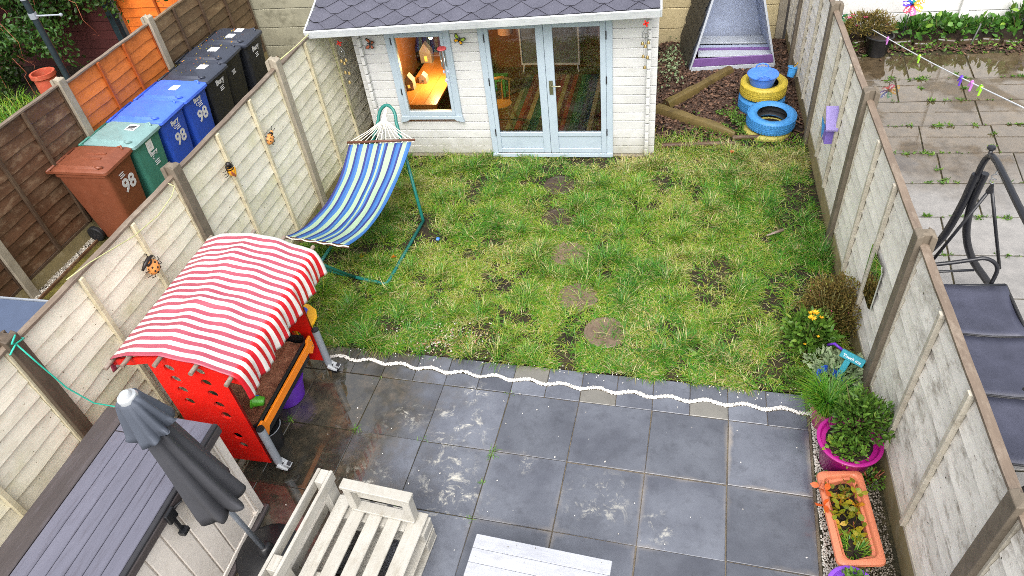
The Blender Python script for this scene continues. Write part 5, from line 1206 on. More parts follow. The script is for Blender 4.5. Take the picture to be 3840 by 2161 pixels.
bush('grey_rosette_plant', 'pale grey leaf rosettes between yellow daisies and turquoise sign', (.74, .63, .02), .12, .12, .2, 160, (.04, .07), (.014, .022), 'leaf_grey', 'plant', (.4, 1), .3, 6, seed=9)
bush('small_green_plant', 'small dark leafed plant at the foot of the magenta pot', (.70, -.47, 0), .09, .06, .08, 150, (.02, .035), (.014, .022), 'leaf_dark', 'plant', (.2, .9), .2, 5, seed=10)
bush('trailing_plant', 'small trailing plant between magenta pot and fence base', (.97, -.44, 0), .09, .10, .13, 120, (.02, .035), (.014, .022), 'leaf', 'plant', (.2, 1), .2, 9, 'red_stem', seed=11)
bush('weed_clump', 'low green weeds where lawn meets the paving corner', (.55, .46, 0), .15, .12, .10, 420, (.02, .04), (.010, .018), 'leaf', 'weeds', (.2, .8), .2, 5, seed=12)
t = thing('blue_pot', 'blue plant pot almost buried in plants by the furry leaves', 'plant pot', (.76, .37, 0)); b = MB(); b.lathe([(.07, 0), (.095, .2), (.105, .2), (.105, .185), (.088, .19), (.07, .14)], (.77, .39, 0), 24); part('body', b, M['bin_blue'], t, smooth=40)
b = MB(); b.lathe([(.06, .14), (0, .15)], (.77, .39, 0), 16); part('soil', b, M['soil'], t)
# purple wand poking out
b = MB(); b.tube([(.78, .70, .22), (.82, .67, .27), (.88, .62, .25)], .012, 8); single('purple_hose_piece', b, M['purple'], 'short purple curved tube among the plants above the turquoise sign', 'tube', smooth=True)
sg = thing('plant_sign', 'turquoise wooden plant sign lettered Touch me', 'sign', (.91, .47, .1))
SG = Matrix.Translation((.905, .44, .36)) @ Matrix.Rotation(R(-26), 4, 'Z') @ Matrix.Rotation(R(62), 4, 'X') @ Matrix.Rotation(R(-8), 4, 'Z')
b = MB(); b.box((0, 0, 0), (.185, .066, .03), M=SG); part('board', b, M['sign_teal'], sg, bev=.004)
b = MB(); b.box((-.02, -.12, -.004), (.045, .20, .022), M=SG); part('stake', b, M['sign_teal'], sg, bev=.003)
o = bpy.data.objects.new('lettering', TX['touch']); COL.objects.link(o); o.data.materials.append(M['white_print']); o.parent = sg; o.matrix_parent_inverse = INV[sg.name]; o.matrix_basis = SG @ Matrix.Translation((0, -.004, .016)) @ Matrix.Scale(.85, 4)
# long trough
tr = thing('trough_planter', 'long salmon plastic trough planted with strawberries on the pebble strip', 'planter', (.78, -.80, 0))
cnr = [(.568, -.525), (.872, -.475), (.925, -1.165), (.628, -1.215)]
def rr_(off, z, r=.05):
    c = Vector((.748, -.845, 0)); P_ = []
    q = [Vector((x, y, 0)) for x, y in cnr]
    for i in range(4):
        p = q[i]; d = (p-c); n_ = Vector((math.copysign(1, d.x), math.copysign(1, d.y), 0)); p = p-n_*off
        a, bb = (q[i-1]-q[i]).normalized(), (q[(i+1) % 4]-q[i]).normalized()
        for k in range(5):
            s = k/4; e1 = p+a*r*(1-s)**2+bb*r*s**2; P_.append((e1.x, e1.y, z))
    return P_
L = [rr_(.06, 0), rr_(.025, .165), rr_(.005, .167), rr_(-.004, .175), rr_(0, .192), rr_(.012, .20), rr_(.035, .20), rr_(.042, .192), rr_(.045, .165), rr_(.062, .16), rr_(.07, .10)]
b = MB(); vs = [p for q in L for p in q]; fs = []
for i in range(len(L)-1): fs += [(i*20+k, (i+1)*20+k, (i+1)*20+(k+1) % 20, i*20+(k+1) % 20) for k in range(20)]
b.add(vs, fs); part('body', b, M['salmon'], tr, smooth=40)
b = MB(); b.prism([(x, y) for x, y, z in rr_(.064, 0)], .09, .12); part('soil', b, M['soil'], tr)
sp = thing('strawberry_plants', 'yellowing strawberry plants with one orange leaf cluster in the trough', 'strawberries', (.7, -.78, .12))
LV = []; r = np.random.default_rng(5)
for k in range(44):
    x, y = r.uniform(.62, .85), r.uniform(-1.0, -.56); h = r.uniform(.10, .23); tt = np.clip(r.normal(.48, .22), .05, .86)
    if k < 26: y = r.uniform(-.98, -.62)
    for q in range(3):
        a = q*2.1+r.random()*.5; LV.append(leaves(np.array([[x, y, h]]), np.array([[math.cos(a), math.sin(a), .25]]), r.uniform(.04, .06), r.uniform(.034, .046), np.array([tt]), .12, r))
for (x, y, h) in ((.57, -.66, .22), (.585, -.80, .2), (.60, -.70, .24)):
    for q in range(3): a = q*2.1+1; LV.append(leaves(np.array([[x, y, h]]), np.array([[math.cos(a), math.sin(a), .2]]), .062, .046, np.array([1.]), .12, r))
npobj('foliage', stack(LV), M['leaf_straw'], sp)
b = MB()
for k in range(16): x, y = random.uniform(.64, .84), random.uniform(-.98, -.6); b.tube([(x, y, .11), (x+random.uniform(-.03, .03), y+random.uniform(-.03, .03), .2)], .0025, 5)
part('stem', b, M['red_stem'], sp)
tuft('grass_weeds', 'thin grass weeds at the near end of the salmon trough', (.76, -1.06, .11), 160, (.05, .12), .09, .7, tint=(0, .6), cat='weeds', seed=14)
pot('plant_pot', 'purple plant pot cut off by the picture edge beside the trough', (.69, -1.37, 0), .10, .135, .22, 'purple_pot')
bush('young_plant', 'small green plant in the purple pot at the picture edge', (.70, -1.34, .2), .09, .09, .09, 130, (.03, .05), (.015, .025), 'leaf', 'plant', (.2, .8), .2, 5, seed=15)
# ------------------------------------------------------------------ things on the fences
rdir = Vector((-math.sin(RA)*-1, 1, 0)); 
def on_rf(y, z, off=0.): return Vector((RX-.0152*(y-RY)-.032-off, y, z))
mr = thing('hexagon_mirror', 'long six sided mirror on the white fence reflecting greenery', 'mirror', on_rf(1.0, .42))
pts = [on_rf(1.215, .915), on_rf(1.03, .945), on_rf(.80, .86), on_rf(.79, .50), on_rf(.86, .44), on_rf(1.20, .52)]
pts = [on_rf(1.112, .971), on_rf(.80, 1.0), on_rf(.755, .975), on_rf(.748, .60), on_rf(.795, .57), on_rf(1.088, .555)]
b = MB(); n = 6; off = Vector((-.006, 0, 0)); b.add([p+off for p in pts]+[p+Vector((.004, 0, 0)) for p in pts], [tuple(range(n)), tuple(range(2*n-1, n-1, -1))]+[(i, i+n, (i+1) % n+n, (i+1) % n) for i in range(n)])
mm = NT('mirror_glass'); mm.b.inputs['Metallic'].default_value = 1; M['mirror'] = mm.fin((.75, .78, .76, 1), .02, 1.)
part('glass', b, M['mirror'], mr)
bb = thing('nest_box', 'lilac painted nest box screwed to the white fence', 'nest box', on_rf(2.86, .82))
b = MB(); b.bx(.905, .995, 2.98, 3.10, .735, .95); part('body', b, M['violet'], bb, bev=.003)
b = MB(); b.add([(.885, 2.93, .925), (1.0, 2.93, .925), (1.0, 3.13, 1.08), (.885, 3.13, 1.08), (.885, 2.93, .905), (1.0, 2.93, .905), (1.0, 3.13, 1.06), (.885, 3.13, 1.06)], [(0, 1, 2, 3), (7, 6, 5, 4), (0, 4, 5, 1), (1, 5, 6, 2), (2, 6, 7, 3), (3, 7, 4, 0)]); part('roof', b, M['lilac'], bb, bev=.003)
b = MB(); b.tube([(.906, 3.04, .88), (.901, 3.04, .88)], .016, 12); part('entrance_hole', b, M['dark'], bb)
# place the box so that it meets the photo's spot
b = MB(); c = on_rf(3.42, .66, .0)
b.add([c+Vector((0, 0, .0)), c+Vector((-.03, .10, .09)), c+Vector((-.05, .03, .12)), c+Vector((-.03, -.03, -.10)), c+Vector((-.012, .02, .0)), c+Vector((-.004, .09, -.05))], [(0, 1, 2), (0, 2, 3), (0, 3, 5), (4, 2, 1), (4, 3, 2), (0, 5, 1)]); single('butterfly_ornament', b, M['tyre_blue'], 'small blue metal butterfly on the white fence beside the nest box', 'ornament')
def on_lf(y, z, off=0.): return Vector((LX+.045+off, y, z))
def ladybird(y, z, ang, s, label):
    c = on_lf(y, z, .012); t = thing('ladybird_ornament', label, 'ornament', c, group='ladybird ornaments on the cream fence')
    Mx = Matrix.Translation(c) @ Matrix.Rotation(R(90), 4, 'Y') @ Matrix.Rotation(ang, 4, 'Z') @ Matrix.Scale(s, 4)
    b = MB(); b.sphere((0, 0, 0), (.074, .07, .05), 18, 8, 0, Mx, True); part('shell', b, M['lady_orange'], t, smooth=True)
    for (x, q) in ((.04, .028), (.04, -.028), (0, .038), (0, -.038), (-.038, .026), (-.038, -.026), (.0, 0)):
        zz = .05*math.sqrt(max(0, 1-(x/.074)**2-(q/.07)**2)); b = MB(); b.sphere((x, q, zz), (.011, .011, .006), 8, 5, 0, Mx); part('spot', b, M['bug_black'], t)
    b = MB(); b.sphere((.075, 0, .014), (.022, .04, .022), 12, 6, 0, Mx); part('collar', b, M['bug_black'], t, smooth=True)
    b = MB(); b.sphere((.098, 0, .018), (.02, .026, .018), 10, 6, 0, Mx); part('head', b, M['lady_orange'], t, smooth=True)
    for k, (x, q) in enumerate(((.05, .05), (0, .06), (-.045, .05), (.05, -.05), (0, -.06), (-.045, -.05), (.11, .012), (.11, -.012))):
        e = (x+(.0 if k < 6 else .05), q*1.75 if k < 6 else q*3.2, -.0 if k < 6 else .03); b = MB(); b.tube([(x, q, .012), ((x+e[0])/2, (q+e[1])/2, .03), e], .004, 5, 0, True, Mx); part('leg' if k < 6 else 'feeler', b, M['bug_black'], t)
    return t
ladybird(1.945, 1.31, R(130), .78, 'orange spotted ladybird ornament on the fence panel nearest the bins and cabin')
lb = ladybird(-.10, 1.375, R(200), .9, 'larger orange spotted ladybird ornament on the fence behind the striped awning')
b = MB(); b.tube([on_lf(-.22, 1.44, .03), on_lf(-.17, 1.47, .04), on_lf(-.13, 1.49, .05), on_lf(-.08, 1.475, .04)], [.010, .016, .016, .012], 8); part('raised_leg', b, M['bug_black'], lb, smooth=True)
c = on_lf(1.18, 1.455, .02); t = thing('bee_ornament', 'yellow and black bee ornament on the cream fence', 'ornament', c)
Mx = Matrix.Translation(c) @ Matrix.Rotation(R(90), 4, 'Y') @ Matrix.Rotation(R(185), 4, 'Z')
b = MB(); b.sphere((-.02, 0, .02), (.06, .035, .034), 16, 8, 0, Mx); part('body', b, M['bee_yellow'], t, smooth=True)
for x in (.0, .022): b = MB(); b.tube([(x, 0, .02), (x+.009, 0, .02)], .0355, 16, 0, True, Mx); part('stripe', b, M['bug_black'], t)
b = MB(); b.sphere((.052, 0, .025), .026, 12, 8, 0, Mx); part('head', b, M['bug_black'], t, smooth=True)
for s in (-1, 1):
    b = MB(); b.sphere((-.03, s*.035, .045), (.05, .018, .006), 12, 6, 0, Mx @ Matrix.Rotation(s*.5, 4, 'Z')); part('wing', b, M['bee_yellow'] if s < 0 else M['wing_orange'], t, smooth=True)
    for k in range(3): b = MB(); b.tube([(.02-.02*k, s*.03, .01), (.02-.025*k, s*.062, .02), (.02-.03*k, s*.08, -.005)], .003, 5, 0, True, Mx); part('leg', b, M['bug_black'], t)
b = MB(); b.tube([on_lf(.44, 1.80, .02), on_lf(.46, 1.76, .05), on_lf(.40, 1.70, .03), on_lf(.20, 1.66, .012), on_lf(-.1, 1.69, .012), on_lf(-.35, 1.755, .012), on_lf(-.55, 1.80, 0), on_lf(-.75, 1.815, -.03)], .0042, 6)
single('garden_twine', b, M['twine_yellow'], 'pale yellow cable sagging from the concrete post along the cream fence top', 'cable', smooth=True)
b = MB(); b.tube([(LX+.03, 2.6, 1.83), (LX+.04, 3.0, 1.81), (LX+.04, 3.4, 1.80), (LX+.05, 3.7, 1.8), (LX+.055, 3.74, 1.3), (LX+.05, 3.76, .8), (LX+.05, 3.8, .5)], .006, 6)
single('garden_cable', b, M['twine_yellow'], 'yellow green cable draped over the fence and hanging beside the cabin', 'cable', smooth=True)
b = MB(); b.tube([(LX+.07, -1.40, 1.77), (LX+.075, -1.33, 1.80), (LX+.06, -1.26, 1.775), (LX-.05, -1.25, 1.76)], .006, 6); b.tube([(LX+.07, -1.33, 1.80), (LX+.09, -1.36, 1.83), (LX+.08, -1.3, 1.85)], .006, 6)
b.tube([(LX+.075, -1.33, 1.795), (LX+.09, -1.31, 1.6), (LX+.10, -1.27, 1.3), (LX+.12, -1.2, 1.05), (LX+.2, -1.13, .93), (-4.2, -1.22, .9)], .0055, 6)
single('teal_cord', b, M['twine_teal'], 'teal cord tied round the concrete post and trailing to the garden store', 'cord', smooth=True)
# ------------------------------------------------------------------ hangings on the cabin front
def wall_pt(x, z, off=.02): return Vector((x, CY+(x-CX)*math.tan(CA)-off, z))
def chime(label, top, kind):
    t = thing('wind_chime', label, 'wind chime', (top[0], top[1], top[2]-.5), group='chimes hanging from the cabin'); T = Vector(top)
    b = MB(); b.tube([T+Vector((0, 0, .04)), T-Vector((0, 0, .06))], .002, 4); part('string', b, M['dark'], t)
    if kind == 'bells':
        b = MB()
        for k in range(4): a = R(90*k+20); b.box(T+Vector((math.cos(a)*.016, 0, -.03+math.sin(a)*.016)), (.03, .012, .014), Matrix.Rotation(-a, 3, 'Y'))
        part('star', b, M['red_star'], t)
        b = MB(); z = -.07; lp = [T+Vector((x, 0, z+q)) for x, q in ((0, 0), (.035, -.06), (.03, -.10), (0, -.12), (-.03, -.10), (-.035, -.06))]; b.tube(lp, .004, 5, closed=True); b.sphere(T+Vector((0, 0, -.13)), .011, 8, 6); part('hanger', b, M['steel'], t)
        for k, (x, dz) in enumerate(((-.03, .22), (.0, .25), (.03, .21), (-.02, .36), (.025, .37), (.0, .48))):
            b = MB(); b.tube([T+Vector((x*.8, 0, -.12)), T+Vector((x, 0, -dz))], .0015, 4); part('string', b, M['dark'], t)
            b = MB(); b.lathe([(.004, .014), (.013, .006), (.017, -.012), (.019, -.018), (.0, -.016)], T+Vector((x, 0, -dz-.012)), 12); part('bell', b, M['bronze'], t, smooth=40)
    else:
        b = MB(); b.lathe([(0, .008), (.05, .008), (.055, 0), (.05, -.01), (0, -.012)], T, 18); part('disc', b, M['chime_red'], t, smooth=40)
        for k in range(5):
            a = 6.283*k/5; p = T+Vector((math.cos(a)*.03, math.sin(a)*.03, -.03)); q = p-Vector((0, 0, .17+.02*(k % 3))); b = MB(); b.tube([p, q], .006, 8); part('tube', b, M['steel'], t, smooth=40)
        for x in (-.02, .03): b = MB(); b.sphere(T+Vector((x, 0, -.27)), (.012, .012, .02), 8, 6); part('drop', b, M['crystal'], t)
        b = MB(); b.tube([T, T-Vector((0, 0, .36))], .0015, 4); part('string', b, M['dark'], t)
        b = MB(); b.tube([T+Vector((math.cos(a)*.022, 0, -.375+math.sin(a)*.022)) for a in [6.283*k/12 for k in range(12)]], .004, 5, closed=True); b.sphere(T-Vector((0, 0, .375)), (.016, .006, .016), 8, 6); part('pendant', b, M['crystal'], t)
chime('red star chime with dangling bells at the cabin corner near the fence', (-4.29, 3.47, 1.66), 'bells')
chime('red star chime with dangling bells at the cabin corner near the bark', (-.907, 3.52, 1.80), 'bells')
chime('red disc wind chime with steel tubes in front of the cabin window', (-3.11, 3.50, 1.54), 'tubes')
def butterfly(label, x, z, ang, mats):
    c = wall_pt(x, z, .03); t = thing('butterfly_ornament', label, 'ornament', c, group='butterfly ornaments on the cabin wall'); Mx = Matrix.Translation(c) @ Matrix.Rotation(R(90), 4, 'X') @ Matrix.Rotation(ang, 4, 'Z')
    for s in (-1, 1):
        up = [(s*.006, .01), (s*.045, .055), (s*.072, .05), (s*.062, .012), (s*.03, -.005)]; dn = [(s*.006, -.005), (s*.045, -.008), (s*.055, -.035), (s*.03, -.05), (s*.008, -.02)]
        for k, pl_ in enumerate((up, dn)):
            b = MB(); pl_ = pl_ if s > 0 else pl_[::-1]; b.prism(pl_, 0, .006, 0, Mx @ Matrix.Rotation(s*-.25, 4, 'Y')); w = part('wing', b, M['bug_black'], t)
            cx, cy = sum(p[0] for p in pl_)/5, sum(p[1] for p in pl_)/5
            b = MB(); b.prism([(cx+(p[0]-cx)*.7, cy+(p[1]-cy)*.7) for p in pl_], .0062, .009, 0, Mx @ Matrix.Rotation(s*-.25, 4, 'Y')); part('wing_patch', b, M[mats[k]], w)
    b = MB(); b.sphere((0, 0, .008), (.007, .04, .008), 8, 6, 0, Mx); part('body', b, M['bug_black'], t, smooth=True)
butterfly('orange winged butterfly ornament between cabin corner and window', -4.03, 1.515, R(75), ('wing_orange', 'wing_orange'))
butterfly('green and black butterfly ornament between window and cabin doors', -2.97, 1.54, R(-28), ('wing_green', 'bee_yellow'))
# ------------------------------------------------------------------ bark bed, logs, tyres
b = MB(); b.grid(lambda u, v: (-.84+1.88*u, 4.02+3.0*v, -.02+.06*(.4+.6*min(1, v*2))*(.6+.8*float(vnoise([u*3], [v*5], 1., 12)[0]))), 24, 36); single('bark_bed', b, M['bark_base'], kind='structure', smooth=True)
def bark_h(x, y): u = (x+.84)/1.88; v = (y-4.02)/3.0; return -.02+.06*(.4+.6*np.minimum(1, v*2))*(.6+.8*vnoise(u*3, v*5, 1., 12))
n = 7500; x = RNG.uniform(-.84, 1.0, n); y = RNG.uniform(4.12, 7.0, n); k = RNG.random(n) < np.clip((y-3.95)*1.2, .15, 1)*np.where((x > .05) & (y < 4.75), .25, 1.); x, y = x[k], y[k]; n = len(x)
npobj('bark_chips', chips(np.stack([x, y, bark_h(x, y)+.006+RNG.random(n)*.012], 1), np.stack([RNG.uniform(.014, .04, n), RNG.uniform(.008, .02, n), RNG.uniform(.003, .006, n)], 1), RNG.random(n)**1.4, CUB, CUBF, .3, .5), M['bark'], kind='stuff', label='dark brown bark chippings in front of the play den')
n = 1600; x = RNG.normal(.12, .22, n); y = RNG.normal(4.6, .2, n); k = (x < .9) & (y > 4.1); x, y = x[k], y[k]; n = len(x); dens = vnoise(x, y, 6, 3) > .5; x, y = x[dens], y[dens]; n = len(x)
npobj('bed_weeds', leaves(np.stack([x, y, bark_h(x, y)+.02+RNG.random(n)*.03], 1), np.stack([RNG.normal(size=n), RNG.normal(size=n), RNG.uniform(.1, .8, n)], 1), RNG.uniform(.02, .045, n), RNG.uniform(.012, .022, n), RNG.uniform(.2, .9, n)), M['leaf'], kind='stuff')
n = 260; x = RNG.normal(-.66, .09, n); y = RNG.normal(6.2, .35, n); npobj('ivy_sprigs', leaves(np.stack([x, y, bark_h(x, y)+.03+RNG.random(n)*.05], 1), np.stack([RNG.normal(size=n), RNG.normal(size=n), RNG.uniform(.1, .8, n)], 1), RNG.uniform(.03, .05, n), RNG.uniform(.02, .03, n), RNG.uniform(.3, 1, n)), M['leaf_grey'], kind='stuff')
for (yc, w, n, s) in ((4.17, .10, 1500, 5), (3.93, .04, 700, 6)):
    r = np.random.default_rng(s); x = r.uniform(-.82, 1.0, n); y = yc+r.normal(size=n)*w; k = (r.random(n) < np.where(np.abs(x+.55) < .25, 1., .55))&(x<1.0-.0152*(y-.37)); x, y = x[k], y[k]; n = len(x)
    npobj('edge_grass', blades(np.stack([x, y, np.full(n, .01)], 1), r.uniform(.06, .16, n), r.uniform(.004, .008, n), np.clip(r.normal(.9, .3, n), .1, 1.4), r.random(n)*6.28, np.clip(r.normal(.45, .25, n), 0, 1)), M['grass'], kind='stuff')
def log(label, a, c, w, h, taper=False, name='half_log'):
    t = thing(name, label, 'log', a, group='thick timbers on the bark'); A, C_ = Vector(a), Vector(c); ln = (C_-A).length; ang = math.atan2(C_.y-A.y, C_.x-A.x)
    Mx = Matrix.Translation(A) @ Matrix.Rotation(ang, 4, 'Z'); sec = [(-w, 0), (-w*1.0, h*.45), (-w*.72, h*.85), (-w*.35, h), (w*.45, h*1.0), (w*.8, h*.8), (w, h*.4), (w*.95, 0)]
    b = MB(); vs = []; fs = []; m = 12; n = len(sec); zz = C_.z-A.z
    for i in range(m+1):
        s = i/m; k = 1+.05*math.sin(s*9)+.04*math.sin(s*21+1); 
        if taper and s > .7: k *= 1-(s-.7)*1.6
        for (p, q) in sec: vs.append((s*ln, p*k, q*(k if not taper else min(k, 1.05))+zz*s+.004*math.sin(s*17+p*30)))
    for i in range(m): fs += [(i*n+j, i*n+(j+1) % n, (i+1)*n+(j+1) % n, (i+1)*n+j) for j in range(n)]
    b.add(vs, fs, 0, Mx); part('timber', b, M['log'], t, smooth=30)
    b = MB(); e = [(-.001, p, q) for p, q in sec]; b.add(e, [tuple(range(n-1, -1, -1))], 0, Mx); part('sawn_end', b, M['log_end'], t); b = MB(); b.add([(x+ln*1.0+.002, y*(1 if not taper else .55), z*(1 if not taper else .6)+zz) for x, y, z in e], [tuple(range(n))], 0, Mx); part('sawn_end', b, M['log_end'], t)
log('mossy log lying on bark from the cabin corner up to the play den', (-.69, 5.00, .02), (.14, 5.98, .03), .066, .11)
log('mossy timber with a chiselled end, lying from cabin corner towards the tyres', (-.80, 4.90, .02), (.17, 4.31, .02), .07, .11, True)
def pole(label, a, c, r):
    t = MB(); t.tube([Vector(a).lerp(Vector(c), k/6)+Vector((0, 0, .004*math.sin(k*2))) for k in range(7)], r, 10); return single('edging_pole', t, M['edging'], label, 'edging', 'low edging poles at the bark bed', smooth=40)
pole('long thin brown edging pole from cabin corner along the lawn', (-.70, 4.03, .045), (.16, 4.115, .045), .032); pole('short thin brown edging pole in the grass before the tyres', (.13, 4.23, .05), (.70, 4.29, .05), .032)
for k, (y, L0) in enumerate(((3.985, (-.60, .12)), (4.185, (.12, .66)))):
    b = MB(); b.bx(L0[0], L0[1], y, y+.02, -.02, .03); single('edging_board', b, M['dark'], ['dark low board under the long edging pole', 'dark low board under the short edging pole'][k], 'edging')
def tyre(label, c, ro, ri, h, mat, tilt=(0, 0)):
    t = thing('car_tyre', label, 'tyre', c, group='painted tyres by the fence'); Mx = Matrix.Translation(c) @ Matrix.Rotation(tilt[0], 4, 'X') @ Matrix.Rotation(tilt[1], 4, 'Y')
    b = MB(); prof = [(ri+.01, .03), (ri+.014, .016), (ri+.04, .004), (ro*.80, .0), (ro*.92, .016), (ro*.985, h*.2)]
    for q in (.36, .5, .64): prof += [(ro, h*q-.006), (ro-.006, h*q-.003), (ro-.006, h*q+.003), (ro, h*q+.006)]
    prof += [(ro*.985, h*.8), (ro*.93, h-.016), (ro*.86, h-.003), (ro*.78, h), (ri+.05, h-.006), (ri+.02, h-.014), (ri+.008, h-.03)]
    b.lathe(prof, (0, 0, 0), 56, 0, Mx); del b.f[-2:]; del b.mi[-2:]; part('carcass', b, M[mat], t, smooth=40)
    b = MB(); b.lathe([(ri+.008, h-.03), (ri+.02, h-.05), (ro*.82, h-.06), (ro*.9, h*.5), (ro*.82, .05), (ri+.02, .04), (ri+.01, .03)], (0, 0, 0), 40, 0, Mx); del b.f[-2:]; del b.mi[-2:]; part('inner_face', b, M['tyre_black'], t, smooth=40)
    n = 52; b = MB()
    for k in range(n):
        a = 6.283*k/n
        for z, w in ((h*.22, .15), (h*.78, .15)): b.box(((ro*.985-.003)*math.cos(a+.02*(z > .09)), (ro*.985-.003)*math.sin(a+.02*(z > .09)), z), (.012, ro*2*math.pi/n*.72, h*w), a, 0, Mx)
    part('tread', b, M[mat], t, kind='stuff'); return t
tyre('blue tyre beneath the yellow tyre, by the fence foot', (.50, 5.06, .02), .285, .165, .175, 'tyre_blue', (.03, 0))
tyre('yellow tyre on top of a blue one, holding the blue tub', (.505, 5.09, .20), .285, .165, .185, 'tyre_yellow', (.05, .0))
tyre('half buried dull yellow tyre under the blue tyre, in the grass', (.55, 4.46, -.085), .28, .165, .165, 'tyre_dull')
tyre('blue tyre lying on top of a dull yellow one, open and empty', (.575, 4.50, .085), .290, .165, .18, 'tyre_blue', (.06, .04))
tg = thing('flexible_tub', 'bright blue flexible tub with two handles sitting on the yellow tyre', 'tub', (.47, 5.0, .36))
tc = (.472, 5.02, .36)
b = MB(); b.lathe([(.1, 0), (.14, .004), (.182, .14), (.189, .14), (.189, .13), (.183, .128)], tc, 32); b.lathe([(.182, .14), (.175, .138), (.135, .012), (0, .012)], tc, 32); part('body', b, M['trug'], tg, smooth=40)
for s in (-1, 1):
    b = MB(); b.tube([(tc[0]+.075*math.cos(a)*1.0, tc[1]+s*(.178-.005*math.sin(a)), tc[2]+.137+.05*math.sin(a)) for a in [math.pi*k/10 for k in range(11)]], .009, 7); part('handle', b, M['trug'], tg, smooth=True)
cp = thing('toy_cup', 'small light blue bucket with a yellow spade handle, hung on the fence', 'toy bucket', (.93, 5.55, .42)); CM = Matrix.Translation((.87, 5.50, .22)) @ Matrix.Rotation(R(12), 4, 'Y') @ Matrix.Rotation(R(-14), 4, 'X')
b = MB(); b.lathe([(.045, 0), (.062, .13), (.072, .13), (.072, .115)], (0, 0, 0), 20, 0, CM); b.lathe([(.062, .13), (.056, .128), (.04, .01), (0, .01)], (0, 0, 0), 20, 0, CM); part('body', b, M['cup_blue'], cp, smooth=40)
b = MB(); b.box((.02, .0, .15), (.014, .008, .16), Matrix.Rotation(R(25), 3, 'Y'), 0, CM); b.box((.05, 0, .225), (.03, .01, .03), Matrix.Rotation(R(25), 3, 'Y'), 0, CM); part('spade', b, M['yellow_plastic'], cp, bev=.003)
b = MB(); b.tube([(.885, 5.52, .35), (.93, 5.54, .38), (.955, 5.55, .36)], .004, 5); part('hook', b, M['black_metal'], cp)
# ------------------------------------------------------------------ A-frame play den
dn = thing('play_den', 'white and purple A frame play den with dark shingled side', 'play den', (.18, 6.5, 0))
dl = (Vector((-.42, 6.02, .02)), Vector((.765, 6.16, .02)), Vector((.12, 6.10, 2.36))); back = Vector((-.13, .92, 0))
dpos = lambda a, c, s: a.lerp(c, s)
def slab4(p, q, r_, s, th):
    n_ = (q-p).cross(s-p).normalized()*th; b = MB(); P_ = [p, q, r_, s]; b.add(P_+[v+n_ for v in P_], [(3, 2, 1, 0), (4, 5, 6, 7), (0, 1, 5, 4), (1, 2, 6, 5), (2, 3, 7, 6), (3, 0, 4, 7)]); return b
A_, B_, T_ = dl
part('side_wall', slab4(A_, A_+back, T_+back, T_, .02), M['den_blue'], dn); part('side_wall', slab4(B_, T_, T_+back, B_+back, .02), M['den_blue'], dn)
b = MB(); bi = Vector((-.06, .80, 0)); b.add([A_+bi+Vector((.02, 0, 0)), B_+bi-Vector((.02, 0, 0)), T_+bi-Vector((0, 0, .05)), A_+bi+Vector((.02, .02, 0)), B_+bi+Vector((-.02, .02, 0)), T_+bi+Vector((0, .02, -.05))], [(0, 1, 2), (5, 4, 3), (0, 3, 4, 1), (1, 4, 5, 2), (2, 5, 3, 0)]); part('back_panel', b, M['den_blue'], dn)
fw_ = Vector((0, -.012, 0))
for P_, s, m in ((A_, 1, 'den_white'), (B_, -1, 'den_white')):
    b = slab4(P_+fw_, P_+fw_+Vector((.026*s, 0, 0)), T_+fw_+Vector((.016*s, 0, -.06)), T_+fw_, .012*-s); part('edge_board', b, M[m], dn)
def plank(z0, z1, m, yo, name='front_plank', th=.022):
    f = lambda z: (A_.lerp(T_, (z-.02)/2.34)+Vector((.02, yo, 0)), B_.lerp(T_, (z-.02)/2.34)+Vector((-.02, yo, 0))); (a0, b0), (a1, b1) = f(z0), f(z1); part(name, slab4(a0, b0, b1, a1, th), M[m], dn, bev=.004)
plank(.02, .125, 'den_white', -.03); plank(.13, .245, 'den_purple', -.03)
b = MB(); b.bx(-.30, .68, 6.15, 6.34, .19, .21); part('bench_board', b, M['den_white'], dn, bev=.004)
b = MB(); b.bx(-.30, .68, 6.36, 6.52, .19, .21); part('bench_board', b, M['den_blue'], dn, bev=.004); b = MB(); b.bx(-.32, .64, 6.56, 6.80, .20, .22); part('bench_board', b, M['den_white'], dn, bev=.004); b = MB(); b.bx(-.31, .68, 6.345, 6.36, .15, .24); part('bench_board', b, M['den_purple'], dn)
for k in range(4):
    q0 = B_.lerp(T_, .03)+Vector((-.03, .1+k*.05, 0)); q1 = B_.lerp(T_, .9)+Vector((-.01, .1+k*.05, 0)); b = MB(); b.tube([q0, q1], .012, 5); part('inner_batten', b, M[('den_white', 'lilac', 'den_blue', 'sign_teal')[k]], dn)
sidev = (T_-A_); hn = back.cross(sidev).normalized(); hn = hn if hn.x < 0 else -hn; sl_len = sidev.length; sv = sidev.normalized(); bv = back.normalized()
for r_ in range(17):
    for k in range(8):
        o_ = (r_ % 2)*.065; s0 = -.02+k*.14-o_+.06; 
        if s0 > .84: continue
        p = A_+sv*(r_*.135)+bv*max(s0, -.02)+hn*.03; w = min(.132, .95-s0); 
        b = MB(); u1 = bv*w; v1 = sv*.19; q = [p+hn*.012, p+u1*.5-sv*.03+hn*.012, p+u1+hn*.012, p+u1+v1, p+v1]; m = len(q)
        b.add(q+[v-hn*.006 for v in q], [tuple(range(m)), tuple(range(2*m-1, m-1, -1))]+[(i, i+m, (i+1) % m+m, (i+1) % m) for i in range(m)]); part('shingle', b, M['den_shingle'], dn)
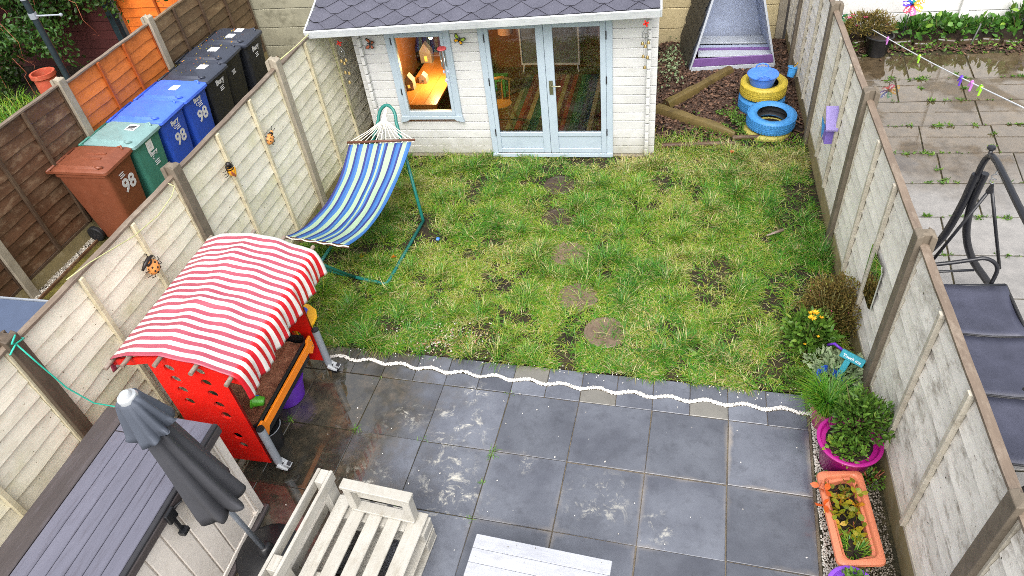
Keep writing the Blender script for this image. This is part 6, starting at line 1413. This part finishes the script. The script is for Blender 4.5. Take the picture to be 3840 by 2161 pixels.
# ------------------------------------------------------------------ neighbour's swing seat
sw = thing('swing_seat', 'black steel garden swing seat with dark grey mesh fabric', 'swing seat', (1.9, .5, 0))
SWX, YA, YB = 1.82, 1.62, -.75; H = 1.44
def bez(p, n=12):
    P_ = [Vector(q) for q in p]; out = []
    for i in range(n+1):
        s = i/n; L_ = P_[:]
        while len(L_) > 1: L_ = [L_[j].lerp(L_[j+1], s) for j in range(len(L_)-1)]
        out.append(L_[0])
    return out
def smooth_path(p, n=5):
    P_ = [Vector(q) for q in p]; P_ = [P_[0]*2-P_[1]]+P_+[P_[-1]*2-P_[-2]]; out = []
    for i in range(1, len(P_)-2):
        for k in range(n):
            t_ = k/n; a_, b_, c_, d_ = P_[i-1:i+3]; out.append(.5*((2*b_)+(c_-a_)*t_+(2*a_-5*b_+4*c_-d_)*t_**2+(3*b_-a_-3*c_+d_)*t_**3))
    return out+[P_[-2]]
for y, sgn in ((1.66, 1), (YB, -1)):
    b = MB(); b.tube(smooth_path([(1.847, y, 1.29), (1.838, y, 1.01), (1.888, y, .704), (2.014, y, .428), (2.2, y, .189), (2.32, y, .03)]), .031, 10); part('front_leg', b, M['black_metal'], sw, smooth=40)
    b = MB(); b.tube(smooth_path([(1.785, y, 1.28), (1.772, y, .97), (1.722, y, .63), (1.61, y, .40), (1.45, y, .18), (1.34, y, .03)]), .031, 10); part('rear_leg', b, M['black_metal'], sw, smooth=40)
    b = MB(); b.box((1.815, y+.0, 1.20), (.10, .03, .10)); part('leg_bracket', b, M['black_metal'], sw, bev=.006)
b = MB(); b.tube(smooth_path([(1.80, 1.66, 1.20), (1.80, 1.66, 1.36), (1.815, 1.64, 1.455), (1.82, 1.54, 1.495), (1.815, 1.25, 1.50), (1.81, .82, 1.493), (1.81, -.5, 1.49)]), .024, 10); part('top_tube', b, M['black_metal'], sw, smooth=True)
b = MB(); b.tube([(1.815, 1.63, 1.46), (1.82, 1.66, 1.51)], .015, 8); b.lathe([(.026, 0), (.032, .01), (.028, .026), (0, .03)], (1.82, 1.665, 1.505), 14); part('knob', b, M['black_metal'], sw, smooth=40)
sy = 1.45
b = MB(); b.tube([(1.822+.018*math.cos(a), sy+.018*math.sin(a), 1.415-.0062*a) for a in [k*.5 for k in range(14*4//2)]], .004, 5); part('spring', b, M['steel'], sw, smooth=True)
b = MB(); b.tube([(1.815, sy, 1.485), (1.83, sy+.01, 1.45), (1.822, sy, 1.42)], .006, 5); part('hook', b, M['steel'], sw)
for (x, z, yy) in ((2.11, .56, 1.38), (1.58, .55, 1.38)):
    b = MB(); b.tube([(1.835, sy, 1.30), (x, yy, z)], .013, 8); part('hanger_arm', b, M['black_metal'], sw, smooth=True)
b = MB(); b.tube([(1.832, sy, 1.26), (1.83, sy, 1.33)], [.028, .012], 8); part('hanger_plate', b, M['black_metal'], sw)
b = MB(); b.tube(smooth_path([(1.45, 1.36, .55), (1.70, 1.36, .605), (1.86, 1.36, .65), (1.96, 1.36, .676), (2.05, 1.36, .63), (2.085, 1.35, .555), (2.07, 1.32, .44)]), .017, 8); part('armrest', b, M['black_metal'], sw, smooth=True)
b = MB(); b.tube([(1.5, 1.38, .47), (1.93, 1.38, .53)], .011, 8); part('side_bar', b, M['black_metal'], sw, smooth=True)
b = MB(); b.tube([(2.165, 1.30, .45), (2.175, -.5, .45)], .016, 8); b.tube([(2.165, 1.30, .45), (1.60, 1.26, .43)], .016, 8); b.tube([(1.60, 1.26, .43), (1.60, -.5, .43)], .016, 8); part('seat_frame', b, M['black_metal'], sw, smooth=True)
for k, (ya, yb) in enumerate(((1.27, .70), (.68, .10), (.08, -.48))):
    b = MB(); b.grid(lambda u, v: (1.60+.565*u, ya+(yb-ya)*v-.0*u, .462-.025*math.sin(math.pi*v)-.02*math.sin(math.pi*u)+.008*u), 8, 8); o = part('seat_panel', b, M['seat_fabric'], sw, smooth=True); o.modifiers.new('cloth_thickness', 'SOLIDIFY').thickness = .006
    b = MB(); b.grid(lambda u, v: (1.59-.16*u, ya+(yb-ya)*v, .47+.45*u-.0), 6, 6); o = part('back_panel', b, M['seat_fabric'], sw, smooth=True); o.modifiers.new('cloth_thickness', 'SOLIDIFY').thickness = .006
    b = MB(); b.tube([(1.60, yb-.01, .466), (1.9, yb-.01, .452), (2.165, yb-.01, .472)], .008, 6); part('piping', b, M['dark'], sw, smooth=True)
b = MB(); b.tube([(2.14, .02, .50), (1.72, -.22, .9)], .014, 8); part('hanger_arm', b, M['black_metal'], sw)
# ------------------------------------------------------------------ neighbour's bed, pinwheels, washing line, dog
b = MB(); b.bx(1.1, 4.9, 6.92, 7.2, -.1, .16); single('flower_bed', b, M['soil'], kind='structure')
for k in range(13):
    x = 1.25+k*.28; b = MB(); e_ = random.uniform(-.03, .02); b.box((x+.13+e_*.5, 6.86+.01*k+e_, .03+random.uniform(-.02, .02)), (.24, .11, .09), Matrix.Rotation(random.uniform(-.12, .12), 3, 'Z') @ Matrix.Rotation(random.uniform(-.12, .12), 3, 'Y')); single('edging_brick', b, M['flag'], ['edging brick by the black plant pot at the fence end of the bed', 'second edging brick from the fence, behind the black pot', 'third edging brick from the fence, below pink flowers', 'edging brick just left of the pinwheel stick', 'edging brick directly below the pinwheel', 'edging brick just past the pinwheel stick', 'seventh edging brick, midway along the flower bed', 'edging brick two before the metal stake', 'edging brick beside the metal stake', 'edging brick just beyond the metal stake', 'edging brick under the tall large leafed plant', 'edging brick beside the grey animal statue', 'last edging brick, beyond the grey animal statue'][k], 'brick', 'edging bricks of the flower bed', bev=.02)
for k, (x, h, n, ll, lab) in enumerate(((1.55, .22, 260, (.05, .09), 'dark leafed plant at the fence end of the flower bed'), (2.62, .24, 230, (.06, .11), 'broad leafed plant just beside the pinwheel stick'), (2.95, .24, 240, (.06, .10), 'broad leafed plant under the pinwheel'), (3.25, .2, 240, (.05, .09), 'low leafy plant between pinwheel and metal stake'), (3.55, .2, 230, (.05, .09), 'low leafy plant beside the metal stake'), (4.0, .32, 260, (.07, .12), 'tall large leafed plant at the bed end near the grey animal'))):
    bush('bed_plant', lab, (x, 6.98-.02*(k % 2)+.02*k, .08), .26, .19, h*1.25, int(n*.62), (ll[0]*1.1, ll[1]*1.25), (.04, .08), 'leaf_dark', 'plant', (.15, .9), .2, 8, seed=20+k)
bush('feathery_plant', 'feathery browning plant with pink flowers spilling from the black pot', (2.0, 6.82, .16), .38, .24, .40, 2600, (.03, .07), (.006, .014), 'leaf_brown', 'plant', (.0, 1), .3, 24, seed=31)
n = 7; a = RNG.random((n, 3)); fp = [o for o in bpy.data.objects if o.name == 'feathery_plant'][0]
for q in range(6):
    c = np.array([2.0, 6.8, .42])+(RNG.random(3)-.5)*[.6, .3, .25]; a = np.arange(8)*.785; npobj('flower_head', leaves(np.tile(c, (8, 1)), np.stack([np.cos(a), np.sin(a), np.full(8, .4)], 1), .035, .02, RNG.random(8)), M['pink_petal'] if q < 5 else M['petal'], fp)
pot('plant_pot', 'large black plant pot in the neighbouring yard by the flower bed', (2.12, 6.62, 0), .13, .17, .28, 'black_plastic')
def pinwheel(label, c, R_, cols, yaw, stick, blades_=7):
    t = thing('pinwheel', label, 'pinwheel', (c[0], c[1], c[2]-stick)); C_ = Vector(c); Mx = Matrix.Translation(C_) @ Matrix.Rotation(R(yaw), 4, 'Z') @ Matrix.Rotation(R(70), 4, 'X')
    b = MB(); b.tube([C_+Vector((0, .02, 0)), C_+Vector((-.01, .03, -stick))], .006, 6); part('stick', b, M['dark'], t)
    for k in range(blades_):
        a = 6.283*k/blades_; m = plain('pinwheel_%s' % cols[k % len(cols)], S(cols[k % len(cols)]), .4, var=.04)
        Bm = Mx @ Matrix.Rotation(a, 4, 'Z')
        b = MB(); b.add([(0, 0, .0), (R_*.55, -R_*.10, .012), (R_*.98, R_*.10, .035), (R_*.82, R_*.46, .05), (R_*.45, R_*.40, .035), (.006, .006, .03)], [(0, 1, 4), (1, 2, 3, 4), (0, 4, 5)], 0, Bm)
        w = part('vane', b, m, t); w.modifiers.new('film_thickness', 'SOLIDIFY').thickness = .002
        if R_ > .1:
            b = MB()
            for (x, y) in ((.5, .08), (.7, .1), (.62, .22), (.82, .2), (.36, .06)):
                z = .012+.03*x; Dm = Bm @ Matrix.Translation((x*R_, y*R_, z*1.0+.004)); b.lathe([(.010, 0), (0, .001)], (0, 0, 0), 8, 0, Dm)
            part('dots', b, M['white_print'], w)
    b = MB(); b.sphere((0, 0, .035), .014, 10, 8, 0, Mx); part('hub', b, M['black_plastic'], t, smooth=True); return t
pinwheel('large rainbow pinwheel with white dots in the flower bed', (2.47, 6.80, .62), .15, ('e8b04a', '3ab89a', '2e6fd0', '5a3fb8', 'd8324a', 'e0408a', 'f0c24a'), 8, .50)
pinwheel('small blue and green pinwheel behind the white fence top', (1.62, 6.9, .42), .085, ('2f8a5a', '2e6fd0', '5a3fb8', '3ab8b0'), 20, .3, 5)
b = MB(); b.tube([(3.38, 6.88, 0), (3.42, 6.88, .30)], .012, 6); single('metal_stake', b, M['steel'], 'short grey metal stake in front of the flower bed', 'stake')
A0, A1 = Vector((1.80, 5.38, .82)), Vector((1.80, 1.3, 2.03))
def lp(s): return A0.lerp(A1, s)
b = MB(); b.tube([lp(k/20)+Vector((0, 0, -.02*math.sin(math.pi*k/20)))for k in range(-2, 21)], .0055, 6); ln_ = single('washing_line', b, M['line_grey'], 'grey twisted washing line crossing the neighbouring yard', 'washing line', smooth=True)
import bpy_extras
def line_at(u):   # fraction along the line whose projection has this picture column
    best = min(range(0, 401), key=lambda k: abs(1024*bpy_extras.object_utils.world_to_camera_view(scn, cam, lp(k/400)).x-u)); return best/400
bpy.context.view_layer.update()
for u, m, lab in ((888, 'peg_pink', 'pink peg farthest out along the line, above the black pot'), (920, 'peg_lime', 'lime green peg alone in the middle of the washing line'), (962, 'peg_violet', 'violet peg on the washing line'), (972.5, 'peg_pink', 'pink peg between the violet and lime pegs'), (981.5, 'peg_lime', 'lime green peg next to a pink peg on the washing line')):
    s = line_at(u); c = lp(s)+Vector((0, 0, -.02*math.sin(math.pi*s))); t = thing('clothes_peg', lab, 'peg', c, group='clothes pegs on the washing line')
    tl = Matrix.Translation(c) @ Matrix.Rotation(R(20), 4, 'X')
    for q in (-1, 1):
        b = MB(); b.add([(-.008, q*.004, .022), (.008, q*.004, .022), (.010, q*.012, .0), (.008, q*.024, -.065), (-.008, q*.024, -.065), (-.010, q*.012, .0), (-.008, q*.0095, .022), (.008, q*.0095, .022), (.010, q*.019, 0), (.008, q*.032, -.065), (-.008, q*.032, -.065), (-.010, q*.019, 0)],
              [(0, 1, 2, 5), (5, 2, 3, 4), (7, 6, 11, 8), (8, 11, 10, 9), (0, 6, 7, 1), (1, 7, 8, 2), (2, 8, 9, 3), (3, 9, 10, 4), (4, 10, 11, 5), (5, 11, 6, 0)], 0, tl); part('jaw', b, M[m], t, bev=.002)
    b = MB(); b.tube([tl @ Vector((-.012, 0, .004)), tl @ Vector((.012, 0, .004))], .010, 8); part('spring', b, M[m], t)
dg = thing('dog_statue', 'grey speckled four legged garden animal by the white wall', 'statue', (4.25, 7.0, 0))
b = MB(); b.sphere((4.25, 7.0, .28), (.22, .11, .11), 16, 10); part('body', b, M['dog_grey'], dg, smooth=True)
for x in (4.12, 4.4):
    for y in (6.93, 7.07): b = MB(); b.tube([(x, y, .28), (x-.01, y, .14), (x, y, .0)], [.05, .036, .04], 8); part('leg', b, M['dog_grey'], dg, smooth=True)
b = MB(); b.sphere((4.06, 6.98, .34), (.075, .07, .07), 12, 8); b.sphere((4.0, 6.97, .31), (.05, .04, .035), 10, 6); part('head', b, M['dog_grey'], dg, smooth=True)
for y in (6.92, 7.04): b = MB(); b.sphere((4.08, y, .39), (.025, .015, .04), 8, 6); part('ear', b, M['dog_grey'], dg, smooth=True)
b = MB(); b.sphere((1.30, 4.50, 1.62), (.03, .018, .02), 10, 6); b.sphere((1.275, 4.50, 1.635), .012, 8, 6); single('bird_ornament', b, M['grey_bird'], 'tiny white bird ornament beyond the white fence post', 'ornament', smooth=True)
# ------------------------------------------------------------------ beyond the alley: next garden
b = MB(); b.bx(-16, -7.56, -4, 10, -.3, -.13); single('next_garden_soil', b, M['soil'], kind='structure')
OB = ('orange_back', 'orange_trim', 'orange_back')
fence('back_fence', 'orange lapped fence closing the next garden behind the ivy', (-9.95, 6.75, -.13), -math.pi/2+.03, [2.28], [dict(y0=.05, y1=2.25, z0=.05, z1=1.95, mats=OB, battens=(.75, 1.45), pitch=.15)], 1.98)
b = MB(); b.box((-10.02, 6.7, .9), (.12, .12, 2.1)); single('black_post', b, M['pole_black'], 'thick black post between orange far fence and maroon wall', 'post', bev=.01)
b = MB(); b.box((-12.6, 6.75, .9), (5.0, .12, 2.2)); mw = thing('maroon_wall', 'dark maroon shed wall overgrown with climbing plants', 'shed wall', (-12.6, 6.75, -.13))
for k in range(14): b = MB(); b.box((-12.6, 6.72+random.uniform(0, .01), -.05+k*.16), (5.0, .06, .152)); part('board', b, M['maroon'], mw)
pp = thing('line_post', 'black steel line post with a small crossarm in the next garden', 'post', (-8.4, 3.72, -.13))
b = MB(); b.tube([(-8.4, 3.70, -.13), (-8.4, 3.70, 2.35)], .04, 10); part('pole', b, M['pole_black'], pp, smooth=40)
b = MB(); b.tube([(-8.40, 3.70, 1.93), (-8.02, 3.72, 1.93)], .011, 8); b.sphere((-8.01, 3.72, 1.93), .022, 8, 6); part('crossarm', b, M['grey_tube'], pp)
b = MB(); b.tube([(-8.4, 3.70, 1.90), (-8.4, 3.70, 1.97)], .05, 10); b.tube([(-8.4, 3.7, 2.13), (-8.4, 3.7, 2.16)], .048, 10); part('collar', b, M['grey_tube'], pp)
cpz = thing('chimney_pot', 'weathered terracotta chimney pot standing in the next garden', 'chimney pot', (-10.05, 4.85, -.13))
b = MB(); b.lathe([(.17, 0), (.165, .4), (.16, .5), (.185, .52), (.185, .58), (.15, .58), (.145, .5), (.14, .2), (0, .2)], (-10.05, 4.85, .06), 24); part('body', b, M['terracotta'], cpz, smooth=40)
tuft('weeds_in_pot', 'few green weeds growing inside the terracotta chimney pot', (-10.05, 4.85, .3), 40, (.05, .14), .08, .5, cat='weeds', seed=40)
def climber(name, label, cat, n, box, seed, tint, ns, ll=(.05, .11), dens=.45, mat='leaf_dark'):
    r = np.random.default_rng(seed); x0, x1, y0, y1, z0, z1 = box; p = np.stack([r.uniform(x0, x1, n*2), r.uniform(y0, y1, n*2), r.uniform(z0, z1, n*2)], 1)
    k = vnoise(p[:, 0]*1.0+p[:, 1]*.4, p[:, 2]*1.0+p[:, 1]*.5, 2.2, seed)*.65+vnoise(p[:, 0], p[:, 2]+p[:, 1], 6., seed+1)*.35 > dens; p = p[k][:n]; n = len(p)
    d = r.normal(size=(n, 3))+[0, -.5, .25]; h = (p[:, 2]-z0)/(z1-z0)
    t = thing(name, label, cat, ((x0+x1)/2, (y0+y1)/2, -.13))
    npobj('foliage', leaves(p, d, r.uniform(*ll, n), r.uniform(ll[0]*.6, ll[1]*.6, n), np.clip(tint[0]+(tint[1]-tint[0])*(.6*h+.5*vnoise(p[:, 0], p[:, 2], 1.5, seed+2)-.15)+r.normal(size=n)*.12, 0, 1), rng=r), M[mat], t)
    b = MB(); rr = random.Random(seed)
    for q in range(ns):
        x, y = rr.uniform(x0, x1), rr.uniform(y0-.15, (y0+y1)/2); z = rr.uniform(z0+.3*(z1-z0), z1); P_ = [Vector((x, y, z))]
        for s in range(5): P_.append(P_[-1]+Vector((rr.uniform(-.12, .2), rr.uniform(-.06, .06), rr.uniform(-.34, .04))))
        b.tube(P_, [.006, .006, .005, .004, .003, .002], 5)
    part('stem', b, M['red_stem'], t, smooth=True); return t
climber('ivy', 'dark ivy with bare reddish runners hanging over the maroon wall', 'ivy', 5200, (-12.6, -9.6, 6.2, 6.7, .75, 2.6), 51, (0, .95), 24, dens=.44)
climber('overgrown_shrub', 'yellow green overgrown shrub behind the line post', 'shrub', 3800, (-12.8, -10.6, 5.0, 6.1, .9, 2.5), 52, (.35, 1.0), 12, dens=.42)
climber('dark_undergrowth_shrub', 'dark green shrub behind the terracotta chimney pot', 'shrub', 3000, (-12.6, -10.3, 5.2, 6.1, -.1, 1.0), 53, (0, .45), 7, dens=.4)
climber('hanging_branch', 'light green branch hanging in front of the orange far fence', 'branch', 260, (-8.7, -8.0, 6.2, 6.5, 1.15, 1.9), 54, (.5, 1), 6, (.05, .09), .35)
r = np.random.default_rng(61); n = 9000; x = r.uniform(-12.5, -7.7, n); y = r.uniform(1.5, 5.4, n)
npobj('rough_grass', blades(np.stack([x, y, np.full(n, -.13)], 1), r.uniform(.15, .42, n), r.uniform(.008, .016, n), np.clip(r.normal(.7, .3, n), .1, 1.3), r.random(n)*6.28, np.clip(r.normal(.35, .22, n), 0, .85)), M['grass'], kind='stuff', label='rough long grass in the next garden')
for k, (x, y) in enumerate(((-9.4, 4.25), (-9.2, 4.05), (-9.7, 4.4), (-8.9, 3.9))):
    tuft('dry_grass_clump', ('dry straw clump nearest the chimney pot', 'dry straw clump by the line post', 'dry straw clump in long grass', 'small dry straw clump above the dark fence rail')[k], (x, y, -.13), 60, (.4, .75), .12, .3, tint=(.7, 1), cat='grass clump', W=(.006, .012), seed=70+k)
# ------------------------------------------------------------------ small litter on the lawn and patio
b = MB(); b.sphere((.12, 3.93, .04), (.03, .02, .02), 8, 6); single('red_toy_piece', b, M['red_star'], 'tiny red plastic piece in the grass below the edging poles', 'toy')
b = MB(); b.tube([(.42, 2.34, .05), (.58, 2.42, .07)], [.010, .016], 7); single('dry_stick', b, M['cap_wood_end'], 'short pale dry stick on the lawn near the white fence', 'stick', smooth=True)
b = MB(); b.box((-3.0, 2.03, .05), (.035, .035, .02)); single('blue_toy_piece', b, M['trug'], 'tiny pale blue plastic piece on the lawn beside the hammock', 'toy', bev=.004)
for k, (x, y) in enumerate(((-3.78, 1.66), (-3.42, 1.68))):
    n = 6; a = RNG.random(n)*6.28; npobj('fallen_leaf', leaves(np.tile([x, y, .05], (2, 1)), np.array([[1, .3, .2], [.2, 1, .2]]), .06, .045, np.array([.6+.35*k, .7])), M['leaf_straw'], None, ('yellow fallen leaf on grass below the hammock spreader', 'orange fallen leaf on grass under the hammock')[k], None, 'leaf')
LV = []
for (x, y) in ((.0, .62), (-.25, .66), (.12, .6), (.5, 2.35), (-2.1, .9), (-1.55, .75)):
    n = 6; a = RNG.random(n)*6.28; LV.append(leaves(np.tile([x, y, .02], (n, 1)), np.stack([np.cos(a), np.sin(a), np.full(n, .25)], 1), RNG.uniform(.05, .11, n), RNG.uniform(.02, .04, n), RNG.uniform(.3, .9, n)))
npobj('lawn_weeds', stack(LV), M['leaf'], kind='stuff')
LV = []
for (i, j, s) in ((-5, -1, 1.2), (-4, -1, .6), (-3, -1, 1), (-3, -.0, .5), (-6, -1, 1.2), (-4, -2, .8), (-3, -1.1, 1), (-3, -1.5, .6), (-2, -2.9, .4), (-5, -.02, .4), (-3, -2, .7), (-1, -3, .5)):
    x, y = sl(i, j); n = int(10*s)+4; a = RNG.random(n)*6.28; LV.append(blades(np.stack([x+RNG.normal(size=n)*.02, y+RNG.normal(size=n)*.012, np.zeros(n)], 1), RNG.uniform(.03, .07, n)*s, RNG.uniform(.003, .005, n), RNG.uniform(.3, 1.2, n), a, RNG.uniform(.05, .45, n)))
npobj('patio_joint_grass', stack(LV), M['grass'], kind='stuff')
# soil and litter spilling over the bed's edge, and wet leaves on the flags
n = 900; x = RNG.uniform(1.3, 4.6, n); y = 6.78+.02*(x-1.3)+RNG.normal(size=n)*.10
npobj('bed_litter', chips(np.stack([x, y, np.full(n, .012)], 1), np.stack([RNG.uniform(.01, .03, n), RNG.uniform(.006, .016, n), np.full(n, .004)], 1), RNG.random(n), CUB, CUBF, .3, .4), M['bark'], kind='stuff')
n = 320; x = RNG.uniform(1.3, 4.3, n); y = 6.72+.03*(x-1.3)+RNG.normal(size=n)*.10
npobj('bed_edge_weeds', leaves(np.stack([x, y, .02+RNG.random(n)*.08], 1), np.stack([RNG.normal(size=n), RNG.normal(size=n), RNG.uniform(.1, .9, n)], 1), RNG.uniform(.03, .07, n), RNG.uniform(.015, .035, n), RNG.uniform(.1, .9, n)), M['leaf'], kind='stuff')
b = MB(); b.lathe([(.16, 0), (0, .004)], (.575, 4.50, .08), 20); single('tyre_dark_disk', b, M['bark_base'], kind='structure')  # dark disk added to blacken the tyre's hollow and hide the lower tyre
